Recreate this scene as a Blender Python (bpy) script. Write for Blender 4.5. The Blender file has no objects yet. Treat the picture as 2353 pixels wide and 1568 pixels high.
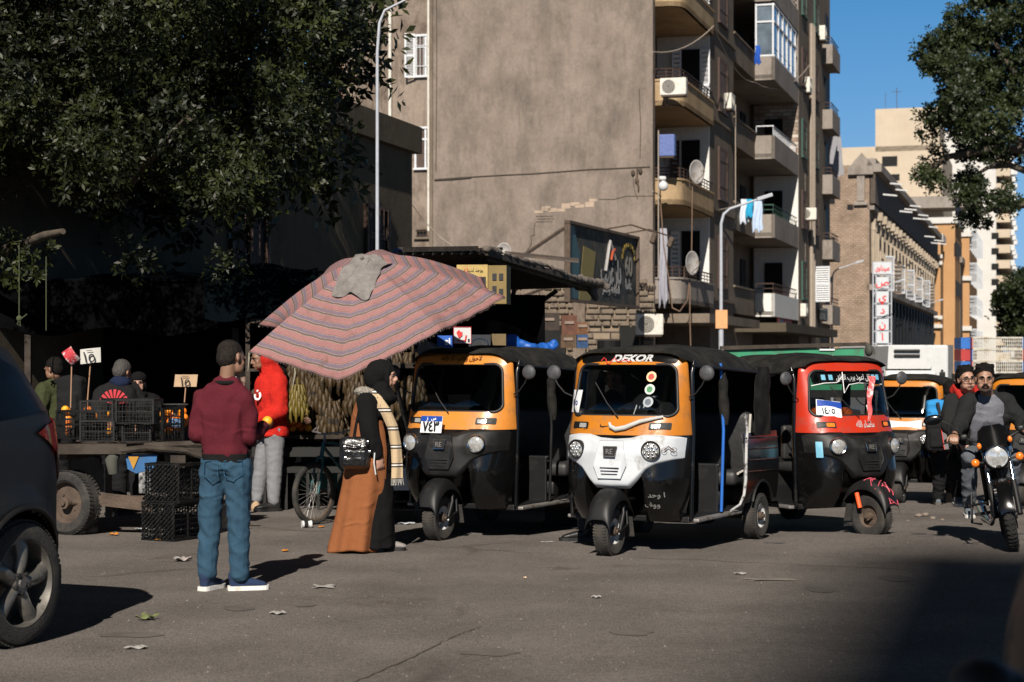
import bpy, bmesh, math, random
import numpy as np
from mathutils import Vector as V, Matrix, Euler, noise
R=math.radians; PI=math.pi
sc=bpy.context.scene; COL=sc.collection
random.seed(7)
# ---------- camera mapping (photo seen at 2353 px wide) ----------
FD=4228.0; CX=1176.5; HY=830.0; EYE=1.6
def at(x,y,Y): return V(((x-CX)/FD*Y, Y, EYE+(HY-y)/FD*Y))
def gz(X,Y):
    if Y<16: return 0.0
    z=-0.036*(Y-16)*min(1,(Y-16)/3+.25) if Y<30 else -.504
    k=max(0,min(1,(X+1)/3)); k=k*k*(3-2*k)
    if Y>34: k=max(k,min(1,(Y-34)/8))
    return z*k
def gp(x,Y):
    X=(x-CX)/FD*Y; return V((X,Y,gz(X,Y)))
# ---------- materials ----------
MATS={}
def mat(name,col,rough=.8,metal=0,var=.12,vs=6,bump=0,bs=60,spec=.5,dirt=None,dirt_s=2.5,dirt_a=(.5,.62),alpha=None,coat=0):
    if name in MATS: return MATS[name]
    m=bpy.data.materials.new(name); m.use_nodes=True; nt=m.node_tree; N=nt.nodes; L=nt.links
    b=N['Principled BSDF']; b.inputs['Roughness'].default_value=rough; b.inputs['Metallic'].default_value=metal
    b.inputs['Specular IOR Level'].default_value=spec
    if coat: b.inputs['Coat Weight'].default_value=coat; b.inputs['Coat Roughness'].default_value=.08
    tc=N.new('ShaderNodeTexCoord')
    n1=N.new('ShaderNodeTexNoise'); n1.inputs['Scale'].default_value=vs; n1.inputs['Detail'].default_value=6; n1.inputs['Roughness'].default_value=.65
    L.new(tc.outputs['Object'],n1.inputs['Vector'])
    r=N.new('ShaderNodeMapRange'); r.inputs[1].default_value=.3; r.inputs[2].default_value=.7
    r.inputs[3].default_value=1-var; r.inputs[4].default_value=1+var
    L.new(n1.outputs['Fac'],r.inputs[0])
    mx=N.new('ShaderNodeMix'); mx.data_type='RGBA'; mx.blend_type='MULTIPLY'; mx.inputs[0].default_value=1
    mx.inputs[6].default_value=(*col,1)
    cb=N.new('ShaderNodeCombineColor')
    for i in range(3): L.new(r.outputs[0],cb.inputs[i])
    L.new(cb.outputs[0],mx.inputs[7]); out=mx.outputs[2]
    if dirt:
        n2=N.new('ShaderNodeTexNoise'); n2.inputs['Scale'].default_value=dirt_s; n2.inputs['Detail'].default_value=9; n2.inputs['Roughness'].default_value=.7
        L.new(tc.outputs['Object'],n2.inputs['Vector'])
        r2=N.new('ShaderNodeMapRange'); r2.inputs[1].default_value=dirt_a[0]; r2.inputs[2].default_value=dirt_a[1]
        L.new(n2.outputs['Fac'],r2.inputs[0])
        m2=N.new('ShaderNodeMix'); m2.data_type='RGBA'; m2.inputs[7].default_value=(*dirt,1)
        L.new(r2.outputs[0],m2.inputs[0]); L.new(out,m2.inputs[6]); out=m2.outputs[2]
        rr=N.new('ShaderNodeMapRange'); rr.inputs[3].default_value=rough; rr.inputs[4].default_value=max(rough,.85)
        L.new(r2.outputs[0],rr.inputs[0]); L.new(rr.outputs[0],b.inputs['Roughness'])
    L.new(out,b.inputs['Base Color'])
    if bump:
        n3=N.new('ShaderNodeTexNoise'); n3.inputs['Scale'].default_value=bs; n3.inputs['Detail'].default_value=4
        L.new(tc.outputs['Object'],n3.inputs['Vector'])
        bp=N.new('ShaderNodeBump'); bp.inputs['Strength'].default_value=bump; bp.inputs['Distance'].default_value=.02
        L.new(n3.outputs['Fac'],bp.inputs['Height']); L.new(bp.outputs[0],b.inputs['Normal'])
    m['nodes_out']=out.node.name
    MATS[name]=m; return m
def glass(name,tint=(.35,.4,.42),rough=.03,ior=1.5):
    if name in MATS: return MATS[name]
    m=bpy.data.materials.new(name); m.use_nodes=True; nt=m.node_tree; N=nt.nodes; L=nt.links
    N.remove(N['Principled BSDF']); o=N['Material Output']
    t=N.new('ShaderNodeBsdfTransparent'); t.inputs[0].default_value=(*tint,1)
    g=N.new('ShaderNodeBsdfGlossy'); g.inputs['Roughness'].default_value=rough
    f=N.new('ShaderNodeFresnel'); f.inputs[0].default_value=ior
    mx=N.new('ShaderNodeMixShader'); L.new(f.outputs[0],mx.inputs[0]); L.new(t.outputs[0],mx.inputs[1]); L.new(g.outputs[0],mx.inputs[2]); L.new(mx.outputs[0],o.inputs[0])
    MATS[name]=m; return m
# ---------- object helpers ----------
def tag(o,label=None,cat=None,group=None,kind=None):
    if label: o['label']=label
    if cat: o['category']=cat
    if group: o['group']=group
    if kind: o['kind']=kind
    return o
def thing(name,loc=(0,0,0),rz=0,label=None,cat=None,group=None):
    o=bpy.data.objects.new(name,None); COL.objects.link(o); o.location=loc; o.rotation_euler=(0,0,rz)
    o.empty_display_size=.1
    return tag(o,label,cat,group)
def link(name,me,m,parent=None):
    o=bpy.data.objects.new(name,me); COL.objects.link(o)
    if m is not None:
        me.materials.clear()
        for k in (m if isinstance(m,(list,tuple)) else [m]): me.materials.append(k)
    if parent is not None: o.parent=parent
    return o
class MB:
    def __init__(s): s.v=[]; s.f=[]; s.mi=[]; s.cur=0
    def add(s,vs,fs):
        b=len(s.v); s.v.extend([tuple(p) for p in vs])
        for f in fs: s.f.append([i+b for i in f]); s.mi.append(s.cur)
        return s
    def box(s,c,d,rot=None,taper=1):
        x,y,z=d[0]/2,d[1]/2,d[2]/2; c=V(c)
        vs=[V((sx*x*(taper if sz>0 else 1),sy*y*(taper if sz>0 else 1),sz*z)) for sz in(-1,1) for sy in(-1,1) for sx in(-1,1)]
        if rot is not None:
            M=rot if isinstance(rot,Matrix) else Euler(rot).to_matrix(); vs=[M@p for p in vs]
        return s.add([p+c for p in vs],[(0,2,3,1),(4,5,7,6),(0,1,5,4),(2,6,7,3),(0,4,6,2),(1,3,7,5)])
    def rbox(s,c,d,r=.02,rot=None,seg=2):
        bm=bmesh.new(); bmesh.ops.create_cube(bm,size=1)
        for v in bm.verts: v.co=V((v.co.x*d[0],v.co.y*d[1],v.co.z*d[2]))
        bmesh.ops.bevel(bm,geom=bm.edges[:],offset=min(r,min(d)*.45),segments=seg,profile=.5,affect='EDGES')
        M=Matrix.Identity(3) if rot is None else (rot if isinstance(rot,Matrix) else Euler(rot).to_matrix())
        bm.verts.index_update(); s.add([M@v.co+V(c) for v in bm.verts],[[v.index for v in f.verts] for f in bm.faces]); bm.free(); return s
    def bar(s,p,q,w,h=None,up=(0,0,1)):
        p=V(p);q=V(q);h=h or w; d=(q-p); L=d.length
        if L<1e-6: return s
        d/=L; u=V(up)
        if abs(d.dot(u))>.98: u=V((1,0,0)) if abs(d.x)<.9 else V((0,1,0))
        a=d.cross(u).normalized(); b=a.cross(d)
        vs=[]
        for e in(p,q):
            for sa,sb in((-1,-1),(1,-1),(1,1),(-1,1)): vs.append(e+a*sa*w/2+b*sb*h/2)
        return s.add(vs,[(0,1,2,3),(7,6,5,4),(0,4,5,1),(1,5,6,2),(2,6,7,3),(3,7,4,0)])
    def tube(s,path,r,n=8,cap=True,flat=1,up=None):
        path=[V(p) for p in path]; k=len(path); rs=r if isinstance(r,(list,tuple)) else [r]*k
        T=[(path[min(i+1,k-1)]-path[max(i-1,0)]).normalized() for i in range(k)]
        u=V(up) if up else (V((0,0,1)) if abs(T[0].z)<.9 else V((0,1,0)))
        a=(u-T[0]*u.dot(T[0])).normalized(); vs=[]
        for i in range(k):
            a=(a-T[i]*a.dot(T[i]))
            a=a.normalized() if a.length>1e-6 else T[i].orthogonal().normalized()
            b=T[i].cross(a)
            for j in range(n):
                t=2*PI*j/n; vs.append(path[i]+a*math.cos(t)*rs[i]*flat+b*math.sin(t)*rs[i])
        fs=[]
        for i in range(k-1):
            for j in range(n):
                j2=(j+1)%n; fs.append((i*n+j,i*n+j2,(i+1)*n+j2,(i+1)*n+j))
        if cap: fs.append(tuple(range(n-1,-1,-1))); fs.append(tuple((k-1)*n+j for j in range(n)))
        return s.add(vs,fs)
    def cyl(s,p,q,r,r2=None,n=16): return s.tube([p,q],[r,r if r2 is None else r2],n)
    def ell(s,c,rad,rot=None,nu=14,nv=9):
        if not hasattr(rad,'__len__'): rad=(rad,)*3
        M=Matrix.Identity(3) if rot is None else (rot if isinstance(rot,Matrix) else Euler(rot).to_matrix())
        vs=[];fs=[]
        for i in range(nv+1):
            ph=PI*i/nv
            for j in range(nu):
                t=2*PI*j/nu
                vs.append(V(c)+M@V((rad[0]*math.sin(ph)*math.cos(t),rad[1]*math.sin(ph)*math.sin(t),rad[2]*math.cos(ph))))
        for i in range(nv):
            for j in range(nu):
                a=i*nu+j;b=i*nu+(j+1)%nu
                if i==0: fs.append((a,a+nu,b+nu))
                elif i==nv-1: fs.append((a,a+nu,b))
                else: fs.append((a,a+nu,b+nu,b))
        return s.add(vs,fs)
    def grid(s,fn,nu,nv,closeu=False,flip=False):
        vs=[];fs=[]
        for i in range(nv+1):
            for j in range(nu+(0 if closeu else 1)): vs.append(V(fn(j/nu,i/nv)))
        W=nu if closeu else nu+1
        for i in range(nv):
            for j in range(nu):
                a=i*W+j;b=i*W+(j+1)%W if closeu else a+1
                f=(a,b,b+W,a+W); fs.append(f[::-1] if flip else f)
        return s.add(vs,fs)
    def lathe(s,prof,c=(0,0,0),axis='y',n=24,closed=False):
        c=V(c); vs=[];fs=[]; k=len(prof)
        for (r,h) in prof:
            for j in range(n):
                t=2*PI*j/n; a,b=r*math.cos(t),r*math.sin(t)
                vs.append(c+(V((a,h,b)) if axis=='y' else V((h,a,b)) if axis=='x' else V((a,b,h))))
        for i in range(k if closed else k-1):
            i2=(i+1)%k
            for j in range(n):
                j2=(j+1)%n; fs.append((i*n+j,i*n+j2,i2*n+j2,i2*n+j))
        return s.add(vs,fs)
    def prism(s,poly,d):  # poly: list of 3D pts, extruded by vector d
        n=len(poly); p=[V(a) for a in poly]; q=[a+V(d) for a in p]
        return s.add(p+q,[tuple(range(n))[::-1],tuple(range(n,2*n))]+[(i,(i+1)%n,n+(i+1)%n,n+i) for i in range(n)])
    def thick(s,fn,nu,nv,t):  # sheet with thickness; fn(u,v)->point ; t vector offset
        t=V(t); b=len(s.v); s.grid(fn,nu,nv); W=nu+1; n=(nu+1)*(nv+1)
        s.grid(lambda u,v:V(fn(u,v))+t,nu,nv,flip=True)
        def q(a,c): s.f.append([b+a,b+c,b+n+c,b+n+a]); s.mi.append(s.cur)
        for j in range(nu): q(j,j+1); q(nv*W+j+1,nv*W+j)
        for i in range(nv): q((i+1)*W,i*W); q(i*W+nu,(i+1)*W+nu)
        return s
    def build(s,name,m,parent=None,smooth=None,fix=True):
        me=bpy.data.meshes.new(name); me.from_pydata(s.v,[],s.f)
        if isinstance(m,(list,tuple)) and len(m)>1: me.polygons.foreach_set('material_index',s.mi)
        if fix and len(s.f)<60000:
            bm=bmesh.new(); bm.from_mesh(me); bmesh.ops.recalc_face_normals(bm,faces=bm.faces); bm.to_mesh(me); bm.free()
        if smooth is not None: 
            me.polygons.foreach_set('use_smooth',[True]*len(me.polygons))
            if smooth: me.set_sharp_from_angle(angle=R(smooth))
        me.update(); o=link(name,me,None,parent)
        for k in (m if isinstance(m,(list,tuple)) else [m]): me.materials.append(k)
        return o
def place(o,loc=None,rz=None,rot=None):
    if loc is not None:o.location=loc
    if rz is not None:o.rotation_euler=(0,0,rz)
    if rot is not None:o.rotation_euler=rot
    return o
def copy_tree(o,parent=None,label=None):
    c=o.copy(); COL.objects.link(c)
    if parent is not None: c.parent=parent
    if label: c['label']=label
    for ch in [k for k in o.children]: copy_tree(ch,c)
    return c
# ---------- lettering ----------
AR={'ا':(0xFE8D,2),'أ':(0xFE83,2),'ب':(0xFE8F,4),'ة':(0xFE93,2),'ت':(0xFE95,4),'ج':(0xFE9D,4),'ح':(0xFEA1,4),'د':(0xFEA9,2),'ذ':(0xFEAB,2),'ر':(0xFEAD,2),'ز':(0xFEAF,2),
'س':(0xFEB1,4),'ش':(0xFEB5,4),'ص':(0xFEB9,4),'ع':(0xFEC9,4),'غ':(0xFECD,4),'ف':(0xFED1,4),'ق':(0xFED5,4),'ك':(0xFED9,4),'ل':(0xFEDD,4),'م':(0xFEE1,4),'ن':(0xFEE5,4),
'ه':(0xFEE9,4),'و':(0xFEED,2),'ى':(0xFEEF,2),'ي':(0xFEF1,4),'ط':(0xFEC1,4)}
def ar(t):
    out=[]; joined=False; i=0
    while i<len(t):
        c=t[i]
        if c=='ل' and i+1<len(t) and t[i+1]=='ا':
            out.append(chr(0xFEFC if joined else 0xFEFB)); joined=False; i+=2; continue
        if c not in AR: out.append(c); joined=False; i+=1; continue
        b,n=AR[c]; nxt=i+1<len(t) and t[i+1] in AR; fwd=(n==4 and nxt)
        if n==2: out.append(chr(b+(1 if joined else 0)))
        else: out.append(chr(b+(3 if joined and fwd else 1 if joined else 2 if fwd else 0)))
        joined=fwd; i+=1
    return ''.join(out[::-1])
def text_mesh(s,size,ext=.002,bold=0,shear=0):
    cu=bpy.data.curves.new('tmp','FONT'); cu.body=s; cu.size=size; cu.align_x='CENTER'; cu.align_y='CENTER'
    asc=all(ord(q)<128 for q in s); cu.offset=bold if asc else 0; cu.shear=shear; cu.resolution_u=3; cu.extrude=ext
    o=bpy.data.objects.new('tmp',cu); COL.objects.link(o)
    dg=bpy.context.evaluated_depsgraph_get(); me=bpy.data.meshes.new_from_object(o.evaluated_get(dg))
    bpy.data.objects.remove(o); bpy.data.curves.remove(cu)
    if bold and not asc and len(me.vertices):   # heavier pen: the outline laid down again, slightly shifted
        vs=[tuple(v.co) for v in me.vertices]; fs=[tuple(p.vertices) for p in me.polygons]; n=len(vs); V2=list(vs); F2=list(fs)
        for i,(dx,dy) in enumerate(((1,0),(-1,0),(0,1),(0,-1))):
            V2+=[(x+dx*bold,y+dy*bold,z+.0001*(i+1)) for x,y,z in vs]; F2+=[tuple(a+n*(i+1) for a in f) for f in fs]
        m2=bpy.data.meshes.new('tmp'); m2.from_pydata(V2,[],F2); return m2
    return me
def letter(s,size,m,parent,O,ux,uy,name='lettering',bold=0,ext=.002,shear=0,wrap=None,maxw=None):
    """text laid on a plane: O centre, ux right, uy up (parent's local frame); wrap(y,z)->point bends it onto a surface"""
    me=text_mesh(s,size,ext,bold,shear); ux=V(ux).normalized(); uy=V(uy).normalized(); un=ux.cross(uy); O=V(O)
    xs=[v.co.x for v in me.vertices]; k=1
    if maxw and xs and max(xs)-min(xs)>0: k=maxw/(max(xs)-min(xs))
    for v in me.vertices:
        x,y,z=v.co
        v.co=wrap(x*k,y,z) if wrap else O+ux*x*k+uy*y+un*z
    me.name=name; return link(name,me,m,parent)
# ---------- voxel bodies ----------
def voxel(name,mb,m,parent,vox=.012,it=2,disp=None):
    me=bpy.data.meshes.new(name); me.from_pydata(mb.v,[],mb.f); bm=bmesh.new(); bm.from_mesh(me); bmesh.ops.recalc_face_normals(bm,faces=bm.faces); bm.to_mesh(me); bm.free()
    o=bpy.data.objects.new('tmp',me); COL.objects.link(o)
    md=o.modifiers.new('r','REMESH'); md.mode='VOXEL'; md.voxel_size=vox; md.use_smooth_shade=True
    if it: ms=o.modifiers.new('s','SMOOTH'); ms.factor=.5; ms.iterations=it
    dg=bpy.context.evaluated_depsgraph_get(); out=bpy.data.meshes.new_from_object(o.evaluated_get(dg))
    bpy.data.objects.remove(o); bpy.data.meshes.remove(me)
    if disp:
        n=len(out.vertices); co=np.empty(n*3,'f'); out.vertices.foreach_get('co',co); nr=np.empty(n*3,'f'); out.vertex_normals.foreach_get('vector',nr)
        co=co.reshape(-1,3); nr=nr.reshape(-1,3); d=np.array([disp(V(c)) for c in co],'f'); co+=nr*d[:,None]
        out.vertices.foreach_set('co',co.ravel()); out.update()
    out.name=name; out.polygons.foreach_set('use_smooth',[True]*len(out.polygons))
    return link(name,out,m,parent)
def folds(amp,sc_=(9,9,5),seed=0,fine=.35):
    def f(p):
        q=V((p.x*sc_[0]+seed,p.y*sc_[1],p.z*sc_[2])); a=noise.noise(q); b=noise.noise(q*2.3+V((5,1,3)))
        return amp*((1-abs(a)*3)*.6+b*fine)
    return f
# ---------- three-wheeled taxis ----------
BLK=mat('black_paint',(.004,.004,.0042),.2,var=.25,spec=.45,dirt=(.022,.019,.016),dirt_s=3.2,dirt_a=(.58,.85),coat=.2)
BLKM=mat('black_plastic',(.0075,.0075,.008),.5,var=.3,spec=.35,dirt=(.024,.021,.018),dirt_s=4,dirt_a=(.5,.8))
CANV=mat('black_canvas',(.010,.0098,.0092),.85,var=.45,vs=5,bump=.35,bs=25,spec=.2,dirt=(.03,.027,.023),dirt_s=5,dirt_a=(.45,.72))
RUB=mat('tyre_rubber',(.022,.021,.020),.9,var=.3,dirt=(.065,.056,.045),dirt_s=7,dirt_a=(.45,.75),bump=.3,bs=80)
GASK=mat('gasket',(.012,.012,.012),.5)
YEL=mat('taxi_yellow',(.58,.215,.035),.33,var=.07,dirt=(.28,.14,.05),dirt_s=5,dirt_a=(.5,.72),coat=.15)
ORG=mat('taxi_amber',(.47,.16,.012),.33,var=.07,dirt=(.22,.1,.035),dirt_s=5,dirt_a=(.5,.72),coat=.15)
REDP=mat('taxi_red',(.45,.028,.01),.35,var=.07,dirt=(.18,.04,.025),dirt_s=5,dirt_a=(.5,.75),coat=.15)
WHT=mat('white_plastic',(.50,.53,.56),.5,var=.05,dirt=(.22,.2,.17),dirt_s=4.5,dirt_a=(.58,.72))
WHT2=mat('white_paint',(.52,.53,.53),.5,var=.05,dirt=(.3,.28,.25),dirt_s=5,dirt_a=(.55,.8))
CHR=mat('chrome',(.7,.7,.72),.15,metal=1,var=.1)
STL=mat('dusty_steel',(.28,.27,.26),.55,metal=.7,var=.3,dirt=(.12,.1,.08),dirt_s=9)
RUST=mat('rusty_steel',(.075,.052,.037),.85,var=.4,bump=.4,bs=40)
LENS=mat('lamp_lens',(.62,.62,.6),.12,metal=.55,var=.35,vs=40)
AMB=mat('amber_lens',(.75,.18,.02),.2,var=.3,vs=50)
REDL=mat('red_lens',(.35,.012,.01),.12,var=.4,vs=12,coat=.5)
WGL=glass('windscreen_glass',(.5,.52,.52))
DGL=glass('dark_glass',(.12,.13,.14))
SEAT=mat('black_vinyl',(.02,.02,.021),.55,var=.3,bump=.2,bs=20)
BLUE=mat('blue_tube',(.02,.12,.45),.5)
NAVY=mat('plate_blue',(.015,.06,.32),.4); PLW=mat('plate_white',(.72,.74,.76),.45); INK=mat('ink_black',(.012,.012,.012),.5); WINK=mat('ink_white',(.8,.8,.8),.5)
RINK=mat('ink_red',(.6,.03,.03),.5); LGT=mat('light_cloth',(.42,.4,.36),.9); MIRB=mat('mirror_back',(.05,.05,.055),.6,var=.4,vs=25)
ZT=[.27,.45,.62,.85,1.0,1.14,1.57,1.64,1.685]
FT=[-.16,-.10,-.075,-.085,-.15,-.215,-.37,-.405,-.455]
WT=[.47,.52,.55,.555,.55,.535,.505,.475,.30]
def itp(z,T): return float(np.interp(z,ZT,T))
def SF(y,z,off=0,B=-.47):
    W=itp(z,WT)+off*.6; F=itp(z,FT)+off; t=min(1,abs(y)/W)
    return V((B+(F-B)*(1-t**3.0)**.55,y,z))
def rr(u,v,w,h,r,n=10):  # rounded-rect outline, param k
    out=[]
    for (cx,cy,a0) in((w-r,h-r,0),(-w+r,h-r,90),(-w+r,-h+r,180),(w-r,-h+r,270)):
        for i in range(n+1):
            a=R(a0+90*i/n); out.append((u+cx+r*math.cos(a),v+cy+r*math.sin(a)))
    return out
def patch(mb,outl,fn,rings=7):
    cx=sum(p[0] for p in outl)/len(outl); cy=sum(p[1] for p in outl)/len(outl); n=len(outl)
    vs=[fn(cx,cy)]; fs=[]
    for k in range(1,rings+1):
        for (a,b) in outl: vs.append(fn(cx+(a-cx)*k/rings,cy+(b-cy)*k/rings))
    for j in range(n): fs.append((0,1+j,1+(j+1)%n))
    for k in range(rings-1):
        for j in range(n):
            a=1+k*n+j;b=1+k*n+(j+1)%n; fs.append((a,a+n,b+n,b))
    mb.add(vs,fs); return mb
def wheel(parent,c,r=.2,w=.13,axis='y',name='wheel',rimm=None,rz=0,spokes=False,rr_=.105):
    o=thing(name,c,rz); o.parent=parent; h=w/2
    prof=[(rr_,-h*.8),(r*.72,-h*.98),(r*.9,-h),(r*.975,-h*.8),(r,-h*.45),(r,0),(r,h*.45),(r*.975,h*.8),(r*.9,h),(r*.72,h*.98),(rr_,h*.8)]
    m=MB().lathe(prof,axis=axis,n=48)
    for k in range(52):   # tread blocks
        a=2*PI*k/52
        for s in(-1,1):
            p=V((math.cos(a)*(r+.0015),s*h*.6,math.sin(a)*(r+.0015)))
            m.box(p,(.006,h*.55,.014*r/.2),Euler((0,-a,0)).to_matrix()@Euler((.35*s,0,0)).to_matrix())
    m.build('tyre',RUB,o,smooth=35)
    m=MB().lathe([(rr_+.006,-h*.85),(rr_+.01,-h*.7),(rr_-.008,-h*.45),(rr_-.02,-h*.1),(rr_-.02,h*.1),(rr_-.008,h*.45),(rr_+.01,h*.7),(rr_+.006,h*.85)],axis=axis,n=32)
    m.lathe([(.0,.012),(rr_*.45,.012),(rr_*.62,-.012),(rr_-.018,-.006),(rr_-.018,-.016),(rr_*.6,-.024),(.0,.0)],axis=axis,n=32)
    m.build('rim',rimm or WHT2,o,smooth=40)
    m=MB(); m.cyl((0,-h*1.05,0),(0,h*1.05,0),r*.19,n=14); m.cyl((0,-h*1.3,0),(0,h*1.3,0),r*.09,n=10)
    for k in range(4):
        a=PI/4+k*PI/2; m.cyl((math.cos(a)*rr_*.5,-h*.35,math.sin(a)*rr_*.5),(math.cos(a)*rr_*.5,h*.35,math.sin(a)*rr_*.5),.009,n=6)
    m.build('hub',RUST,o,smooth=40)
    return o
def tuktuk(x,Y,ang,label,surround=YEL,header=None,mask=BLKM,steer=0,zoff=0,group='three-wheeled taxis waiting along the street',simple=False,lensm=LENS,led=False,pillar=None,stripe=False,seed=0):
    p=gp(x,Y); p.z+=zoff
    T=thing('auto_rickshaw',p,R(ang),label,'auto rickshaw',group)
    ny=64;nz=30
    # lower front cowl
    def cowl(u,v):
        z=.27+(.99-.27)*v; t=(u*2-1); s=math.sin(t*PI/2); y=itp(z,WT)*math.copysign(abs(s)**.85,s)
        q=SF(y,z); ay=abs(y)
        k=max(0,min(1,(.27-ay)/.11)); k=k*k*(3-2*k); kz=max(0,min(1,(.66-z)/.06)); q.x-=.30*k*kz
        kb=math.exp(-((ay-.38)/.12)**2)*math.exp(-((z-.55)/.2)**2); q.x+=.045*kb
        kk=max(0,min(1,(.42-z)/.15)); q.x-=.06*kk*kk
        return q
    m=MB().grid(cowl,96,36); m.build('front_cowl',BLK,T,smooth=60)
    # windscreen surround with hole
    zc,hh,wt=1.357,.215,.455
    def inside(y,z,g=0):
        w=(wt-.045*(z-zc)/hh*.5)+g; h=hh+g; r=.075
        ay=abs(y);az=abs(z-zc)
        if ay>w or az>h: return False
        dx=max(0,ay-(w-r));dz=max(0,az-(h-r)); return dx*dx+dz*dz<=r*r
    def gw(y,z,off=0): 
        q=SF(y,z,off); return q
    m=MB(); vs=[];fs=[];NU,NV=90,56
    for i in range(NV+1):
        z=.985+(1.668-.985)*i/NV
        for j in range(NU+1):
            t=j/NU*2-1; s=math.sin(t*PI/2); y=(itp(z,WT)+.004)*math.copysign(abs(s)**.9,s); q=SF(y,z,.006)
            if z>1.66: q.x-=(z-1.66)*1.2*(1-min(1,abs(y)/itp(z,WT))**2)
            vs.append(q)
    for i in range(NV):
        for j in range(NU):
            a=i*(NU+1)+j; c=(vs[a]+vs[a+NU+2])/2
            if not inside(c.y,c.z,-.004): fs.append((a,a+1,a+NU+2,a+NU+1))
    m.add(vs,fs); m.build('windscreen_surround',surround,T,smooth=60)
    outl=[(y*(1-.05*(z-zc)/hh),z) for (y,z) in rr(0,zc,wt,hh,.075)]
    patch(MB(),outl,lambda y,z:gw(y,z,.004),9).build('windscreen',WGL,T,smooth=60)
    MB().tube([gw(y,z,.008) for (y,z) in outl]+[gw(*outl[0],.008)],.013,8,cap=False).build('windscreen_gasket',GASK,T,smooth=60)
    if header: patch(MB(),rr(0,1.628,.44,.048,.035),lambda y,z:SF(y,z,.011)-V((max(0,z-1.655)*1.2,0,0)),6).build('header_panel',header,T,smooth=60)
    # nose mask with lamp pods
    def zt(y): a=abs(y); return float(np.interp(a,[0,.14,.24,.36,.5,.56],[.955,.965,.995,.995,.975,.955]))
    def zb(y): a=abs(y); return float(np.interp(a,[0,.15,.2,.28,.36,.5,.56],[.545,.55,.60,.70,.745,.79,.80]))
    def mk(u,v):
        y=(u*2-1)*.535; z=zb(y)+(zt(y)-zb(y))*v; e=min(u,1-u,v,1-v)*2
        q=SF(y,z,.0); b=.035*min(1,e*9)
        b+=.03*math.exp(-(y/.2)**4)*min(1,e*6)           # centre bulge
        pd=math.hypot((abs(y)-.335)/.12,(z-.865)/.105)
        b+=.02*math.exp(-pd**4)*min(1,e*5)
        return q+V((b,0,0))
    m=MB().grid(mk,72,26); m.build('nose_panel',mask,T,smooth=50)
    sx=lambda y,z,o=.0:SF(y,z,0).x+.065+o
    m=MB()
    po=[(-.105,.945),(.105,.945),(.145,.74),(.10,.635),(-.10,.635),(-.145,.74)]
    pts=[V((sx(y,z,.004),y,z)) for y,z in po]; m.prism(pts,(.012,0,0)); m.build('centre_panel',mask,T)
    MB().tube([p+V((.012,0,0)) for p in pts]+[pts[0]+V((.012,0,0))],.004,6).build('panel_edge',mask,T,smooth=60)
    m=MB(); 
    for k in range(3): m.rbox((sx(0,.72-.026*k,.017),0,.72-.026*k),(.006,.17-.012*k,.008),.002)
    m.build('vent_slots',BLKM if mask is WHT else GASK,T)
    e=MB(); e.prism([V((sx(y,z,.017),y,z)) for y,z in((-.062,.895),(.062,.895),(.05,.815),(-.05,.815))],(.008,0,0))
    eo=e.build('emblem_plate',BLKM,T)
    rg=MB().tube([V((sx(y,z,.026),y,z)) for y,z in((-.062,.895),(.062,.895),(.05,.815),(-.05,.815),(-.062,.895),(.062,.895))],.0045,6)
    rg.build('emblem_rim',CHR if mask is not WHT else STL,eo,smooth=40)
    letter('RE',.06,STL,eo,(sx(0,.855,.028),0,.853),(0,1,0),(0,0,1),bold=.001)
    for s in(-1,1):
        c=V((sx(.335,.865,-.005),s*.335,.865)); dirv=V((1,s*.28,0)).normalized(); rot=dirv.to_track_quat('X','Z').to_matrix()
        H=thing('headlight',c); H.parent=T
        def tr(mb): mb.v=[tuple(rot@V(p)) for p in mb.v]; return mb
        tr(MB().lathe([(.078,-.03),(.082,.012),(.078,.02),(.071,.016),(.069,.0),(.072,-.03)],axis='x',n=28)).build('bezel',CHR if not led else GASK,H,smooth=40)
        tr(MB().lathe([(.0,.022),(.035,.018),(.06,.008),(.07,.0),(.07,-.02)],axis='x',n=28)).build('lens',lensm,H,smooth=60)
        if led:
            m=MB(); 
            for (a,b) in [(0,0)]+[(.028*math.cos(k*PI/3),.028*math.sin(k*PI/3)) for k in range(6)]+[(.053*math.cos((k+.5)*PI/4),.053*math.sin((k+.5)*PI/4)) for k in range(8)]: m.ell((.022-.2*(a*a+b*b)*8,a,b),(.008,.011,.011),nu=10,nv=6)
            tr(m).build('led_cells',CHR,H,smooth=60)
        # indicator in band
        n_=MB(); y0=s*.36
        patch(n_,rr(y0,1.062,.085,.028,.012),lambda y,z:SF(y,z,.016),3); I=n_.build('indicator',BLKM,T,smooth=60)
        patch(MB(),rr(y0-s*.03,1.062,.038,.018,.008),lambda y,z:SF(y,z,.021),3).build('lens',AMB if surround is REDP else LENS,I,smooth=60)
        # mirror
        M=MB().tube([(-.43,s*.535,1.30),(-.41,s*.60,1.33),(-.40,s*.66,1.40),(-.40,s*.69,1.46)],.007,6).build('mirror_arm',GASK,T,smooth=60)
        mm=MB().lathe([(0,.022),(.04,.02),(.06,.01),(.066,-.004),(.06,-.014),(0,-.016)],axis='x',n=24,c=(-.40,s*.70,1.50)); mm.build('mirror',MIRB,M,smooth=50)
    # wiper
    MB().tube([SF(.0,1.13,.03),SF(-.12,1.25,.035),SF(-.26,1.42,.03)],.005,5).build('wiper',GASK,T)
    # mudguard + fork + wheel
    f=thing('front_fork',(0,0,0),R(steer)); f.parent=T
    def mg(u,v):
        a=R(14+138*u); rr0=.275; b=(v*2-1); 
        return V((math.cos(a)*rr0-.02,b*.125*(1-.1*abs(b)),.2+math.sin(a)*rr0*1.12+.045-(b**4)*.09))
    MB().thick(mg,26,10,(0,0,-.008)).build('mudguard',BLKM,f,smooth=60)
    m=MB(); 
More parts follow.
